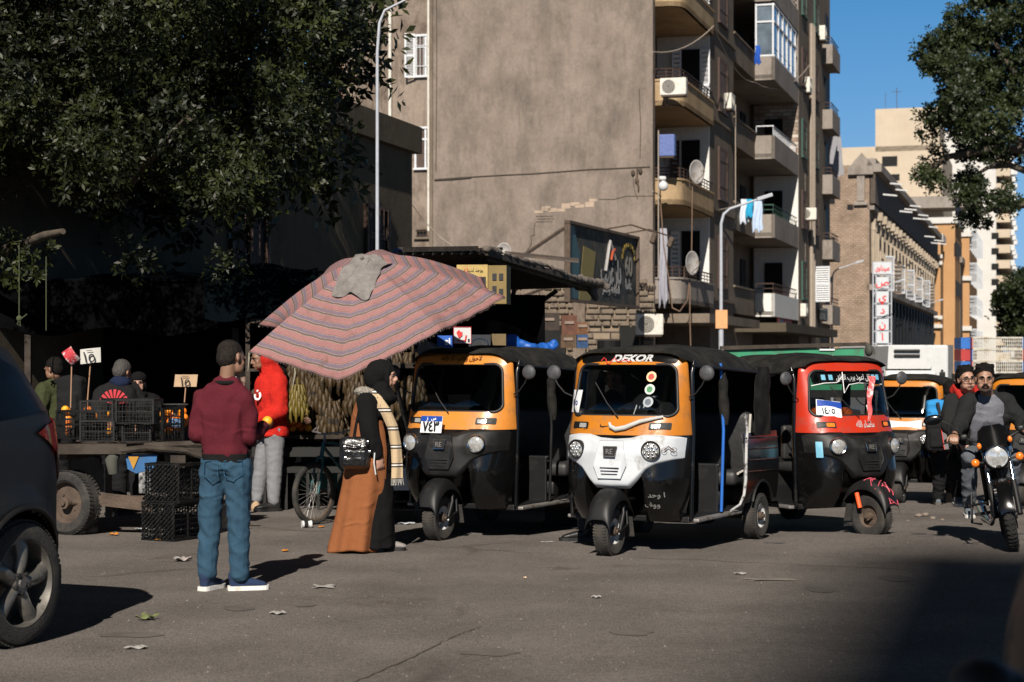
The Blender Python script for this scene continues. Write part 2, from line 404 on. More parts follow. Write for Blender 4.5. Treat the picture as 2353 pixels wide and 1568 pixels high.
    m.tube([(-.02,.085,.2),(-.10,.085,.34),(-.17,.04,.62)],.017,8); m.tube([(0,.085,.2),(-.19,.08,.24),(-.22,.05,.45)],.014,8)
    for k in range(8 if steer else 0): m.tube([(-.05+.032*math.cos(t*PI/4)-.011*k,.09+.032*math.sin(t*PI/4),.25+.032*k) for t in range(9)],.006,5)
    m.build('suspension_arm',BLKM,f,smooth=50)
    wheel(f,(0,0,.2),name='front_wheel',rimm=RUST if steer else None)
    if simple is not True:
        # mud flap
        MB().box((-.27,0,.22),(.008,.2,.17),rot=(0,.25,0)).build('mud_flap',RUB,T)
    # floor + sills
    m=MB(); m.rbox((-1.35,0,.275),(1.8,1.06,.05),.01); m.build('floor',BLKM,T)
    for s in(-1,1): MB().rbox((-1.0,s*.56,.27),(1.05,.09,.03),.01).build('sill',STL,T)
    # partition, seats
    m=MB(); m.rbox((-1.1,0,.5),(.03,1.08,.42),.01); m.rbox((-1.12,0,.70),(.05,1.1,.03),.01); m.build('partition',BLKM,T)
    S=MB().rbox((-.93,0,.62),(.34,.62,.1),.04,seg=3); S.rbox((-1.08,0,.86),(.07,.5,.34),.03,seg=3); S.build('driver_seat',SEAT,T,smooth=50)
    S=MB().rbox((-1.78,0,.56),(.46,1.06,.14),.05,seg=3); S.rbox((-2.02,0,.86),(.12,1.06,.56),.05,rot=(0,.12,0),seg=3); bo=S.build('passenger_bench',SEAT,T,smooth=50)
    if stripe:
        MB().tube([(-1.93,.535,1.12),(-1.90,.535,.95),(-1.955,.535,.75),(-1.93,.535,.64),(-1.60,.535,.60)],.012,6).build('piping',LGT,bo,smooth=60)
    MB().tube([(-.78,-.38,.98),(-.62,-.3,1.04),(-.55,0,1.0),(-.62,.3,1.04),(-.78,.38,.98)],.014,8).build('handlebar',BLKM,T,smooth=50)
    MB().tube([(-.55,0,1.0),(-.30,0,.55)],.03,8).build('steering_column',BLKM,T)
    # side rails and posts
    for s in(-1,1):
        MB().tube([(-.45,s*.545,.28),(-.47,s*.555,1.0),(-.5,s*.53,1.5),(-.55,s*.53,1.6)],.02,8).build('door_pillar',pillar or BLK,T,smooth=50)
        m=MB(); m.tube([(-1.12,s*.56,.3),(-1.12,s*.58,1.0),(-1.1,s*.56,1.58)],.014,8); m.build('side_post',BLUE if stripe and s>0 else BLKM,T,smooth=50)
        m=MB(); m.tube([(-1.13,s*.575,1.5+.0)]+[(-1.13+.02*math.sin(k),s*.58,1.5-.09*k) for k in range(1,6)],[.02,.045,.04,.05,.045,.03],8); m.build('rolled_curtain',CANV,T,smooth=60)
        m=MB(); m.tube([(-.5,s*.545,1.56),(-1.2,s*.6,1.53),(-1.85,s*.625,1.50)],.014,8); m.build('side_rail',BLKM,T,smooth=50)
        def pn(u,v,s=s):
            x=-1.5-.93*u; z=.34+.62*v; return V((x-.06*(1-v)*0,s*(.6+.025*math.sin(PI*v)+.01*u),z))
        m=MB(); vs=[];fs=[];A,Bn=46,30
        for i in range(Bn+1):
            for j in range(A+1): vs.append(pn(j/A,i/Bn))
        for i in range(Bn):
            for j in range(A):
                a=i*(A+1)+j; c=(vs[a]+vs[a+A+2])/2
                if math.hypot(c.x+2.0,c.z-.24)>.275: fs.append((a,a+1,a+A+2,a+A+1))
        m.add(vs,fs); sp=m.build('side_panel',BLK,T,smooth=60)
        MB().tube([V((-2.0+.28*math.cos(R(a)),s*.625,.24+.28*math.sin(R(a)))) for a in range(22,165,8)],.012,6).build('arch_lip',BLKM,sp,smooth=60)
        m=MB(); 
        for k in range(4): m.tube([(-1.55,s*.632,.62+.1*k),(-2.4,s*.636,.60+.1*k)],.006,5)
        m.build('panel_rib',BLK,sp)
        e=[(-1.56,s*.615,1.13),(-1.60,s*.625,1.0),(-1.56,s*.63,.85),(-1.53,s*.635,.55),(-1.50,s*.63,.42),(-1.42,s*.62,.34),(-1.25,s*.60,.30)]
        MB().tube(e,[.012,.013,.014,.015,.014,.012,.01],8).build('panel_edging',mat('worn_white',(.4,.4,.4),.7,var=.2,dirt=(.05,.045,.04),dirt_s=14,dirt_a=(.48,.6)) if stripe else BLKM,T,smooth=60)
        wheel(T,(-2.0,s*.56,.2),name='rear_wheel')
    # canvas hood
    XS=[-.385,-.5,-.7,-1.0,-1.3,-1.6,-1.9,-2.08,-2.2,-2.27,-2.30]; WS=[.485,.525,.56,.585,.60,.615,.625,.625,.61,.59,.57]
    ZS=[1.672,1.70,1.725,1.735,1.73,1.725,1.70,1.64,1.54,1.4,1.2]; ZE=[1.615,1.59,1.55,1.53,1.52,1.51,1.50,1.45,1.36,1.25,1.1]
    def hood(u,v):
        x=XS[0]+(XS[-1]-XS[0])*v; i=lambda A:float(np.interp(-x,[-q for q in XS],A)); w=i(WS); t=u*2-1
        s=math.sin(t*PI/2); y=w*s; z=i(ZE)+(i(ZS)-i(ZE))*(1-abs(s)**(3.4+max(0,(x+.9)*9)))
        n=noise.noise(V((x*5+seed,y*5,z*3)))*.012-.012*abs(math.sin((x+.45)/.62*PI))**.3*0
        sag=.012*(math.cos((x+.5)/.6*2*PI))
        return V((x,y*(1+n*.5),z+n+sag))
    MB().thick(hood,36,44,(0,0,-.008)).build('canvas_hood',CANV,T,smooth=60)
    for s in(-1,1):
        def sd(u,v,s=s):
            x=-1.80-.5*u+(.06*math.sin(v*PI)-.05*v)*(1-u); z=.93+.62*v
            n=noise.noise(V((x*7,z*5,s+seed)))*.03*(1-v*.5)
            w=float(np.interp(-x,[-q for q in XS],WS)); return V((x,s*(w+.012+n),z-.3*max(0,u-.75)*v*2))
        MB().thick(sd,14,18,(0,-s*.006,0)).build('side_curtain',CANV,T,smooth=60)
    def bk(u,v):
        y=(u*2-1)*.59; z=.9+.4*v; n=noise.noise(V((y*4,z*4,seed)))*.02; return V((-2.32+.02*v+n,y,z))
    MB().thick(bk,12,8,(-.006,0,0)).build('rear_curtain',CANV,T,smooth=60)
    MB().rbox((-2.38,0,.62),(.06,1.2,.56),.02).build('tail_panel',BLK,T)
    MB().rbox((-2.0,0,.36),(.7,.7,.2),.04).build('engine_cover',BLKM,T,smooth=40)
    m=MB(); m.cyl((-2.0,-.5,.2),(-2.0,.5,.2),.03); m.build('rear_axle',RUST,T,smooth=40)
    return T
def on_face(T,s,size,m,y0,z0,bold=0,off=.017,name='lettering',maxw=None,shear=0):
    return letter(s,size,m,T,(0,0,0),(0,1,0),(0,0,1),name,bold,.001,shear,wrap=lambda a,b,c:SF(y0+a,z0+b,off)-V((max(0,z0+b-1.66)*1.2,0,0)),maxw=maxw)
def on_patch(T,name,y0,z0,w,h,m,off=.015,r=.004,skew=0,rot=0):
    ca,sa=math.cos(rot),math.sin(rot)
    def f(y,z):
        a,b=y-y0,z-z0; a+=skew*b; return SF(y0+a*ca-b*sa,z0+a*sa+b*ca,off)
    return patch(MB(),rr(y0,z0,w/2,h/2,r,3),f,4).build(name,m,T,smooth=60)

# left taxi: amber face, black nose, number plate
t1=tuktuk(1008,16.45,-117,'orange-faced black auto rickshaw with Arabic script header and number plate, beside the woman',surround=YEL,seed=1)
PC_=V((-.055,-.105,1.03)); PU_=V((0,.985,-.0)).normalized(); PU_=V((.17,.985,0)).normalized(); PZ_=V((-.18,.02,.98)).normalized(); PN_=PU_.cross(PZ_)
Mp=Matrix((PU_,-PN_,PZ_)).transposed()
pl=MB().rbox(PC_,(.245,.006,.155),.003,rot=Mp).build('number_plate',PLW,t1)
MB().box(PC_+PZ_*.052+PN_*.004,(.241,.004,.048),rot=Mp).build('plate_band',NAVY,pl)
letter('٧٤٣',.125,INK,pl,PC_-PZ_*.024+PN_*.006,PU_,PZ_,bold=.004,maxw=.19); letter(ar('ز')+'   '+ar('س'),.045,WINK,pl,PC_+PZ_*.054+PN_*.008,PU_,PZ_,bold=.001)
on_face(t1,ar('لاحول ولاقوة الا بالله'),.062,mat('ink_brown',(.22,.07,.01),.6),.02,1.625,.0022,.012,maxw=.42)
sg=mat('glare_blue',(.05,.1,.16),.3)
# middle taxi: white nose, black header
t2=tuktuk(1400,15.15,-117,'auto rickshaw with white nose panel, black DEKOR header and orange front band',surround=ORG,header=BLK,mask=WHT,led=True,stripe=True,seed=2)
on_face(t2,'DEKOR',.078,WINK,.04,1.622,.0035,.016,shear=.25,maxw=.37)
m=MB(); m.tube([SF(-.24+.02*k,1.60+.03*math.sin(k*1.3)*(1 if k<7 else .3)-.0,.016) for k in range(15)],.004,5); m.build('red_flourish',RINK,t2)
# stickers down the windscreen
for k,(z,c1,c2) in enumerate([(1.47,(.75,.5,.3),(.5,.05,.03)),(1.365,(.5,.55,.5),(.05,.2,.08)),(1.26,(.3,.33,.36),(.08,.1,.12))]):
    st=patch(MB(),[(.235+.043*math.cos(R(a)),z+.043*math.sin(R(a))) for a in range(0,360,20)],lambda y,zz:SF(y,zz,.0065),3).build('round_sticker',mat('sticker%d'%k,c1,.4,var=.2,vs=40),t2)
    patch(MB(),[(.235+.026*math.cos(R(a)),z+.026*math.sin(R(a))) for a in range(0,360,30)],lambda y,zz:SF(y,zz,.009),2).build('sticker_disc',mat('stickerc%d'%k,c2,.4,var=.4,vs=60),st)
MB().tube([SF(-.07,1.085,.03),SF(-.05,1.055,.035),SF(.0,1.035,.035),SF(.08,1.05,.035),SF(.2,1.10,.035),SF(.38,1.14,.03)],[.012,.018,.02,.02,.018,.012],8).build('foam_strip',mat('foam',(.45,.45,.43),.8),t2,smooth=60)
on_face(t2,ar('طلا'),.05,WINK,.34,1.062,.001,.024)
for y in(-.31,.13): MB().tube([SF(y+.022*math.cos(R(a)),1.05+.022*math.sin(R(a)),.012) for a in range(0,361,20)],.003,5).build('ring_mark',YEL,t2)
on_face(t2,ar('وحد')+' '+ar('ا'),.06,mat('scratch_paint',(.35,.35,.33),.7),.37,.50,.0005,.055)
on_face(t2,ar('ووف'),.06,mat('scratch_paint',(.35,.35,.33),.7),.34,.42,.0005,.065)
m=MB()
for (a,r_) in((0,.018),(.075,.018)): m.tube([SF(.435+a*.8+r_*math.cos(R(t)),.87+r_*math.sin(R(t)),.075) for t in range(0,361,30)],.0025,4)
m.tube([SF(.435,.87,.078),SF(.46,.90,.075),SF(.48,.88,.073),SF(.495,.87,.07)],.005,4); m.build('motorcycle_decal',mat('decal_brown',(.1,.06,.04),.6),t2)
m=MB(); m.tube([SF(-.16,1.075,.012),SF(-.155,1.055,.012),SF(-.13,1.052,.012),SF(-.07,1.062,.012)],[.002,.006,.006,.001],5); m.build('tick_mark',INK,t2)
# red taxi
t3=tuktuk(2003,17.4,-62,'red-faced black auto rickshaw with front wheel turned and white Arabic script',surround=REDP,steer=13,zoff=-.03,group='three-wheeled taxis waiting along the street',seed=3)
on_face(t3,ar('ماشاء الله'),.085,WINK,.06,1.062,.002,.012,maxw=.22)
on_face(t3,ar('قل اعوذ برب الفلق'),.07,WINK,.05,1.508,.002,.013,maxw=.42)
on_patch(t3,'sun_strip',0,1.50,.84,.115,BLK,.0065,.03)
MB().tube([SF(-.43,1.43,.01),SF(-.3,1.455,.01),SF(-.16,1.46,.01),SF(-.08,1.52,.01),SF(-.07,1.56,.01),SF(-.1,1.36,.01),SF(-.02,1.44,.01),SF(.1,1.455,.01),SF(.42,1.44,.01)],.004,5).build('white_flourish',WINK,t3)
LB=mat('light_blue',(.15,.4,.55),.5)
for y in(-.30,-.22,.30,.36): on_patch(t3,'small_sticker',y,1.51,.045,.05,LB,.0115)
w=on_patch(t3,'windscreen_permit',-.30,1.215,.24,.15,PLW,.013,rot=-.12)
on_patch(t3,'permit_band',-.29,1.255,.24,.062,NAVY,.0165,rot=-.12).parent=w
on_face(w,'١٤٠٥',.085,INK,-.315,1.195,.001,.018)
def rb(u,v): z=1.09+.43*v; y=.10+.17*v+(u-.5)*(.035+.055*v)+.01*math.sin(v*9); return SF(y,z,.03+.006*math.sin(v*17+u*4))
MB().thick(rb,6,20,(-.003,0,0)).build('red_ribbon',[mat('ribbon_red',(.7,.1,.1),.7,dirt=(.8,.75,.75),dirt_s=8,dirt_a=(.5,.6))],t3,smooth=60)
on_patch(t3,'small_sticker',-.47,.83,.045,.15,LB,.05)
on_patch(t3,'white_card',.15,1.2,.04,.09,PLW,.012)
fk=[c for c in t3.children if c.name.startswith('front_fork')][0]
MB().tube([(-.06,-.1,.28),(-.1,-.1,.42)],.022,8).build('orange_damper',mat('damper',(.8,.1,.02),.5),fk,smooth=60)
m=MB()
rnd=random.Random(5)
for k in range(16):
    a=R(rnd.uniform(16,90)); a2=max(R(18),a+rnd.uniform(-.4,.4)); b=rnd.uniform(-.9,.9); b2=rnd.uniform(-.9,.9)
    g=lambda a,b:V((math.cos(a)*.282-.02,b*.123*(1-.1*abs(b)),.2+math.sin(a)*.282*1.12+.045-(b**4)*.09))
    m.tube([g(a,b),g((a+a2)/2,(b+b2)/2),g(a2,b2)],.004,4)
m.build('pink_stripes',mat('pink_paint',(.65,.1,.14),.5),fk)
# two more further back
t4=tuktuk(2066,24.9,-112,'amber and white auto rickshaw behind the red one',surround=ORG,mask=BLKM,simple=True,lensm=LENS,led=True,seed=4)
on_patch(t4,'white_band_panel',.02,1.06,.5,.12,WHT,.01)
t5=tuktuk(2352,24,-117,'yellow-banded auto rickshaw cut off by the photo edge behind the motorcyclists',surround=ORG,simple=True,seed=5)
# number card in the middle taxi's window
cd=on_patch(t2,'window_card',-.455,1.26,.12,.19,PLW,.02,skew=.1)
on_face(cd,'٤٥',.07,NAVY,-.46,1.25,.001,.026)
# ---------- people ----------
SKIN=mat('skin_brown',(.20,.105,.065),.55,var=.12,vs=14); SKIND=mat('skin_dark',(.11,.058,.038),.55,var=.12,vs=14); SKINL=mat('skin_light',(.36,.2,.14),.55,var=.1,vs=14)
HAIR=mat('hair_black',(.007,.006,.0055),.75,var=.5,vs=60,bump=.6,bs=160,spec=.15); HAIRG=mat('hair_greying',(.05,.045,.042),.7,var=.4,vs=60,bump=.5,bs=160)
EYEW=mat('eye_white',(.22,.19,.17),.3,var=.02)
def basis(f,u=(0,0,1)):
    f=V(f).normalized(); u=V(u); r=f.cross(u).normalized(); u=r.cross(f).normalized(); return f,r,u
def cap(mb,pts,rs,n=12):
    mb.tube(pts,rs,n)
    for p,r in zip(pts,rs): mb.ell(p,r,nu=n,nv=8)
def loft(mb,st,n=20):
    """st: (centre, half width, half depth, lateral dir, p)"""
    vs=[];k=len(st)
    for i,(c,a,b,lat) in enumerate(st):
        c=V(c); lat=V(lat).normalized(); up=(V(st[min(i+1,k-1)][0])-V(st[max(i-1,0)][0])).normalized(); fw=up.cross(lat).normalized()
        for j in range(n):
            t=2*PI*j/n; ct,stt=math.cos(t),math.sin(t)
            vs.append(c+lat*a*math.copysign(abs(ct)**.85,ct)+fw*b*math.copysign(abs(stt)**.85,stt))
    fs=[(i*n+j,i*n+(j+1)%n,(i+1)*n+(j+1)%n,(i+1)*n+j) for i in range(k-1) for j in range(n)]
    fs.append(tuple(range(n-1,-1,-1))); fs.append(tuple((k-1)*n+j for j in range(n))); mb.add(vs,fs)
def rotm(f,r,u): return Matrix((r,f,u)).transposed()
def headv(mb,c,f,u=(0,0,1),s=1):
    f,r,u=basis(f,u); M=rotm(f,r,u); c=V(c); P=lambda x,y,z:c+(r*x+f*y+u*z)*s
    E=lambda x,y,z,a,b,d,rot=None:mb.ell(P(x,y,z),(a*s,b*s,d*s),M if rot is None else M@Euler(rot).to_matrix(),16,12)
    E(0,-.012,.035,.074,.093,.083); E(0,.03,.02,.064,.062,.075); E(0,.035,-.04,.054,.05,.062); E(0,.062,-.082,.030,.026,.026); 
    for sd in(-1,1):
        E(sd*.036,.042,-.055,.028,.042,.038); E(sd*.038,.060,-.02,.026,.020,.028); E(sd*.03,.084,.028,.026,.012,.009); E(sd*.076,-.005,-.005,.009,.018,.032,(0,0,sd*.35)); E(sd*.014,.098,-.032,.010,.009,.008)
    mb.tube([P(0,.088,.025),P(0,.101,0),P(0,.116,-.026)],[.009*s,.011*s,.013*s],8); mb.ell(P(0,.112,-.028),(.012*s,.012*s,.010*s),M)
    E(0,.092,-.056,.023,.010,.006); E(0,.089,-.066,.021,.010,.007)
def faceparts(T,c,f,u=(0,0,1),s=1,brow=True,lip=True,beard=None,stache=None,glasses=False):
    f,r,u=basis(f,u); c=V(c); P=lambda x,y,z:c+(r*x+f*y+u*z)*s
    for sd in(-1,1):
        e=MB().ell(P(sd*.031,.080,.010),(.0125*s,.007*s,.0055*s),rotm(f,r,u)).build('eye',EYEW,T,smooth=180)
        MB().ell(P(sd*.031,.086,.010),(.006*s,.003*s,.005*s),rotm(f,r,u),8,6).build('iris',HAIR,e,smooth=180)
        if brow: MB().tube([P(sd*.013,.099,.028),P(sd*.03,.100,.034),P(sd*.05,.088,.027)],[.004*s,.0055*s,.003*s],6).build('eyebrow',HAIR,T)
    if lip: MB().tube([P(-.02,.096,-.061),P(0,.103,-.059),P(.02,.096,-.061)],[.003*s,.0055*s,.003*s],6).build('mouth',mat('lips',(.2,.07,.055),.5),T,smooth=60)
    if stache: MB().tube([P(-.031,.09,-.060),P(-.016,.105,-.049),P(0,.107,-.046),P(.016,.105,-.049),P(.031,.09,-.060)],[.004*s,.008*s,.007*s,.008*s,.004*s],6).build('moustache',HAIR,T,smooth=60)
    if beard:
        m=MB(); 
        m.tube([P(-.066,.02,-.02),P(-.06,.045,-.062),P(-.038,.078,-.088),P(0,.092,-.096),P(.038,.078,-.088),P(.06,.045,-.062),P(.066,.02,-.02)],[.004*s,.010*s,.013*s,.016*s,.013*s,.010*s,.004*s],8); m.build('beard',mat('stubble',(.035,.02,.014),.9,var=.4,vs=90),T,smooth=60)
    if glasses:
        m=MB()
        for sd in(-1,1):
            m.tube([P(sd*.033+.027*math.cos(R(a)),.108,.008+.021*math.sin(R(a))) for a in range(0,361,30)],.003*s,5)
            m.tube([P(sd*.06,.106,.012),P(sd*.078,.0,.01)],.0025*s,5)
        m.tube([P(-.007,.11,.012),P(.007,.11,.012)],.003*s,5); m.build('glasses',INK,T)
def hairv(T,c,f,m,u=(0,0,1),s=1,short=True,vol=0,name='hair'):
    f,r,u=basis(f,u); M=rotm(f,r,u); c=V(c); mb=MB(); P=lambda x,y,z:c+(r*x+f*y+u*z)*s
    k=.006+vol
    mb.ell(P(0,-.020,.042),((.074+k)*s,(.093+k)*s,(.081+k)*s),M,18,12); mb.ell(P(0,-.045,.0),((.070+k)*s,(.062+k)*s,(.075+k)*s),M,18,12)
    if vol>.008:
        for i in range(14):
            a=random.uniform(-2.6,2.6); mb.ell(P(.06*math.sin(a),.035*math.cos(a)+.01,.105+random.uniform(-.012,.014)),.026*s,nu=8,nv=6)
    # trim the part in front of the hairline
    vs=[]; o=voxel(name,mb,m,T,.008,1,disp=lambda p:noise.noise(p*70)*.003*(1+max(0,vol)*130))
    me=o.data; bm=bmesh.new(); bm.from_mesh(me)
    def keep(p):
        q=(p-c)/s; x,y,z=q.dot(r),q.dot(f),q.dot(u)
        return z>-.045-.04*(y<-.03)+max(0,(y+.03))*1.15+ (0.03 if abs(x)>.06 and y>-.02 and y<.02 else 0)
    bmesh.ops.delete(bm,geom=[v for v in bm.verts if not keep(v.co)],context='VERTS'); bm.to_mesh(me); bm.free(); return o
def hand(mb,w,d,n,side=1,curl=.6,s=1):
    """w wrist, d finger direction, n palm normal (where fingers curl to)"""
    w=V(w); d=V(d).normalized(); n=V(n); n=(n-d*n.dot(d)).normalized(); r=d.cross(n)*side
    M=Matrix((r,d,n)).transposed()
    mb.ell(w+d*.045*s,(.040*s,.052*s,.017*s),M,12,8); mb.ell(w+d*.0*s,(.026*s,.03*s,.02*s),M,10,8)
    for k,(x,L) in enumerate(((-.031,.062),(-.010,.075),(.011,.080),(.031,.072))):
        p=w+(d*.085+r*(-x))*s; pts=[w+(d*.06+r*(-x)*.9)*s,p]; a=0; dd=V(d)
        for q in(.42,.32,.26):
            a+=curl*.9; dd=d*math.cos(a)+n*math.sin(a); p=p+dd*L*q*s; pts.append(p)
        cap(mb,pts,[.010*s,.0095*s,.009*s,.0082*s,.007*s],8)
    q=w+(r*.03+d*.025)*s; t1=(r*.62+d*.6+n*.5).normalized(); p1=q+t1*.038*s; t2=(r*.1+d*.85+n*(.3+curl*.5)).normalized()
    cap(mb,[w+d*.02*s,q,p1,p1+t2*.03*s],[.014*s,.013*s,.011*s,.0085*s],8)
def shoe(T,ank,d,m_up,m_sole,L=.27,w=.05,solez=None,name='shoe',high=.0):
    """ank: ankle point over the heel; d: toe direction (flat)"""
    d=V(d); dz=d.z; d=d.normalized(); u=V((0,0,1)); r=d.cross(u).normalized(); u=r.cross(d).normalized(); z0=solez if solez is not None else 0; a=V((ank[0],ank[1],z0))
    O=thing(name,(0,0,0)); O.parent=T
    H=[(-.075,.034),(-.055,.045),(0,.047),(.08,.048),(.13,.052),(.17,.047),(.195,.03),(.203,.012)]
    m=MB()
    def so(u_,v_):
        t=v_; k=np.interp(t,[i/7 for i in range(8)],[h[0] for h in H]); ww=np.interp(t,[i/7 for i in range(8)],[h[1] for h in H]); return k*L/.27,ww*w/.05
    ring=[]; n=24
    for i in range(n): pass
    pr=[so(0,i/12) for i in range(13)]
    outl=[(x,y) for x,y in pr]+[(x,-y) for x,y in pr[::-1]]
    m.prism([a+d*x+r*y+u*.001 for x,y in outl],u*.03); m.build('sole',m_sole,O)
    mb=MB(); 
    st=[(a+d*(-.06)+u*.05,.030,.045,r),(a+d*(-.0)+u*.055,.038,.05,r),(a+d*.07+u*.052,.042,.036,r),(a+d*.13+u*.045,.046,.026,r),(a+d*.175+u*.038,.038,.018,r),(a+d*.195+u*.034,.018,.008,r)]
    for i in range(len(st)-1):
        cap_=st[i]
    loft(mb,[(c,aa*w/.05,bb,rr_) for c,aa,bb,rr_ in st]); mb.ell(a+d*(-.035)+u*.06,(.034,.036,.045)); cap(mb,[a+u*.08+d*(-.03),a+u*(.10+high)+d*(-.035)],[.042,.043])
    voxel('upper',mb,m_up,O,.007,2); return O
def clothes_mat(name,col,sc_=200,rough=.95,var=.14,bump=.3):
    if name in MATS: return MATS[name]
    m=mat(name,col,rough,var=var,vs=sc_,bump=bump,bs=sc_*1.3,spec=.15); nt=m.node_tree; N=nt.nodes; L=nt.links; b=N['Principled BSDF']
    old=b.inputs['Normal'].links[0].from_node if b.inputs['Normal'].links else None; tc=N.new('ShaderNodeTexCoord'); mp=N.new('ShaderNodeMapping'); mp.inputs['Scale'].default_value=(1,1,1.7); mp.inputs['Rotation'].default_value=(.4,.3,0); L.new(tc.outputs['Object'],mp.inputs[0])
    n=N.new('ShaderNodeTexNoise'); n.noise_type='RIDGED_MULTIFRACTAL'; n.inputs['Scale'].default_value=4.5; n.inputs['Detail'].default_value=3; n.inputs['Distortion'].default_value=.9; L.new(mp.outputs[0],n.inputs['Vector'])
    bp=N.new('ShaderNodeBump'); bp.inputs['Strength'].default_value=.55; bp.inputs['Distance'].default_value=.035; L.new(n.outputs['Fac'],bp.inputs['Height'])
    if old: L.new(old.outputs[0],bp.inputs['Normal'])
    L.new(bp.outputs[0],b.inputs['Normal']); return m
def person(base,label,J,skin=SKIN,s=1,**k):
    """J: joints in local metres; keys head,hf(head facing),neck,chest,waist,hip,lat,sh/el/wr/kn/an (left,right)"""
    T=thing('person',base,0,label,'person',k.get('group')); lat=V(J['lat']).normalized(); lh=V(J.get('lath',J['lat'])).normalized()
    hd=V(J['head']); hf=V(J['hf']); hu=V(J.get('hu',(0,0,1))); f,r,u=basis(hf,hu)
    mb=MB(); headv(mb,hd,hf,hu,J.get('hs',1))
    nk=V(J['neck']); cap(mb,[hd-u*.06-f*.02,nk],[.052,.056]); 
    sh=[V(p) for p in J['sh']]; el=[V(p) for p in J['el']]; wr=[V(p) for p in J['wr']]
    hip=V(J['hip']); ch=V(J['chest']); wa=V(J['waist'])
    loft(mb,[(hip,.13,.095,lh),(wa,.125,.085,lat),(ch,.15,.1,lat),(nk-(nk-ch)*.35,.13,.07,lat),(nk,.06,.055,lat)])
    for i in(0,1):
        cap(mb,[sh[i],(sh[i]+el[i])/2,el[i],(el[i]*.6+wr[i]*.4),wr[i]],[.052,.045,.038,.038,.026])
        mb.tube([ch,sh[i]],[.08,.05],12)
        hdn=J['hand'][i] if 'hand' in J else None
        dd=V(hdn[0]) if hdn else (wr[i]-el[i]); nn=V(hdn[1]) if hdn else V((0,1,.2))
        hand(mb,wr[i],dd,nn,1 if i else -1,hdn[2] if hdn else .5)
    if 'kn' in J:
        for i in(0,1):
            kn=V(J['kn'][i]); an=V(J['an'][i]); hj=hip+lh*math.copysign(.085,(kn-hip).dot(lh))-V((0,0,.04))
            cap(mb,[hj,(hj+kn)/2,kn,kn*.6+an*.4,an],[.085,.07,.052,.05,.035]); mb.tube([hip,hj],[.1,.085],12)
    voxel('body',mb,skin,T,J.get('vox',.008),2)
    return T
def torso(T,J,m,name='sweater',grow=.02,hem=None,arms=True,bulk=1,seed=0,amp=.012,vox=.013,neckr=.075,cuff=.045,openf=None,st=None,sleeve=1.0,ff=None):
    mb=MB(); lat=V(J['lat']).normalized(); lh=V(J.get('lath',J['lat'])).normalized(); hip=V(J['hip']); ch=V(J['chest']); wa=V(J['waist']); nk=V(J['neck'])
    sh=[V(p) for p in J['sh']]; el=[V(p) for p in J['el']]; wr=[V(p) for p in J['wr']]
    hm=V(hem) if hem else hip-V((0,0,.03))
    g=grow; loft(mb,[(hm,(.15+g)*bulk,(.11+g)*bulk,lh),(hip+V((0,0,.07)),(.155+g)*bulk,(.115+g)*bulk,lh),(wa,(.15+g)*bulk,(.105+g)*bulk,lat),(ch,(.18+g)*bulk,(.115+g)*bulk,lat),(nk-(nk-ch)*.34,(.14+g)*bulk,(.085+g)*bulk,lat),(nk-(nk-ch)*.12,(.105+g*.7)*bulk,(.07+g*.6)*bulk,lat),(nk+(nk-ch)*.04,neckr,neckr*.9,lat)])
    for i in(0,1):
        s_=sh[i]; mb.tube([ch*.6+nk*.4,s_],[.09+g,.056+g],12); mb.tube([nk-(nk-ch)*.1,s_],[.06+g*.5,.045+g],12)
        w_=el[i]+(wr[i]-el[i])*min(1,sleeve*2-1) if sleeve>.5 else el[i]
        cap(mb,[s_,(s_+el[i])/2,el[i],el[i]*.5+w_*.5,w_],[.058+g,.057+g,.053+g,.05+g*.8,cuff])
    return voxel(name,mb,m,T,vox,3,disp=ff or folds(amp,seed=seed))
def trousers(T,J,m,name='trousers',grow=.022,amp=.012,seed=3,top=None,vox=.013,ank=.058,cut=0,ff=None,flare=1):
    mb=MB(); lh=V(J.get('lath',J['lat'])).normalized(); hip=V(J['hip']); tp=V(top) if top else hip+V((0,0,.09)); g=grow
    bend=V(J['kn'][0])-hip
    loft(mb,[(tp,.135+g,.10+g,lh),(hip,.155+g,.115+g,lh),(hip-V((0,0,.06)),.15+g,.11+g,lh)])
    for i in(0,1):
        kn=V(J['kn'][i]); an=V(J['an'][i]); hj=hip+lh*math.copysign(.085,(kn-hip).dot(lh))-V((0,0,.04))
        mb.tube([hip,hj],[.11+g,.10+g],12); e=an+(kn-an).normalized()*(.03+cut)
        cap(mb,[hj,(hj+kn)/2,kn,(kn+e)/2,e],[.095+g,.078+g,(.062+g)*flare,(.056+g)*flare,ank])
    return voxel(name,mb,m,T,vox,3,disp=ff or folds(amp,(8,8,14),seed))
def backpack(T,c,f,w,h,d,m,name='backpack',extra=None):
    f,r,u=basis(f); M=rotm(f,r,u); c=V(c); mb=MB(); mb.rbox(c,(w,d,h),.05,M,3); mb.ell(c+u*h*.42,(w*.46,d*.45,h*.12),M); mb.rbox(c-f*d*.55-u*h*.12,(w*.78,d*.3,h*.5),.03,M,3)
    o=voxel(name,mb,m,T,.012,2,disp=folds(.006,(9,9,9),4)); return o

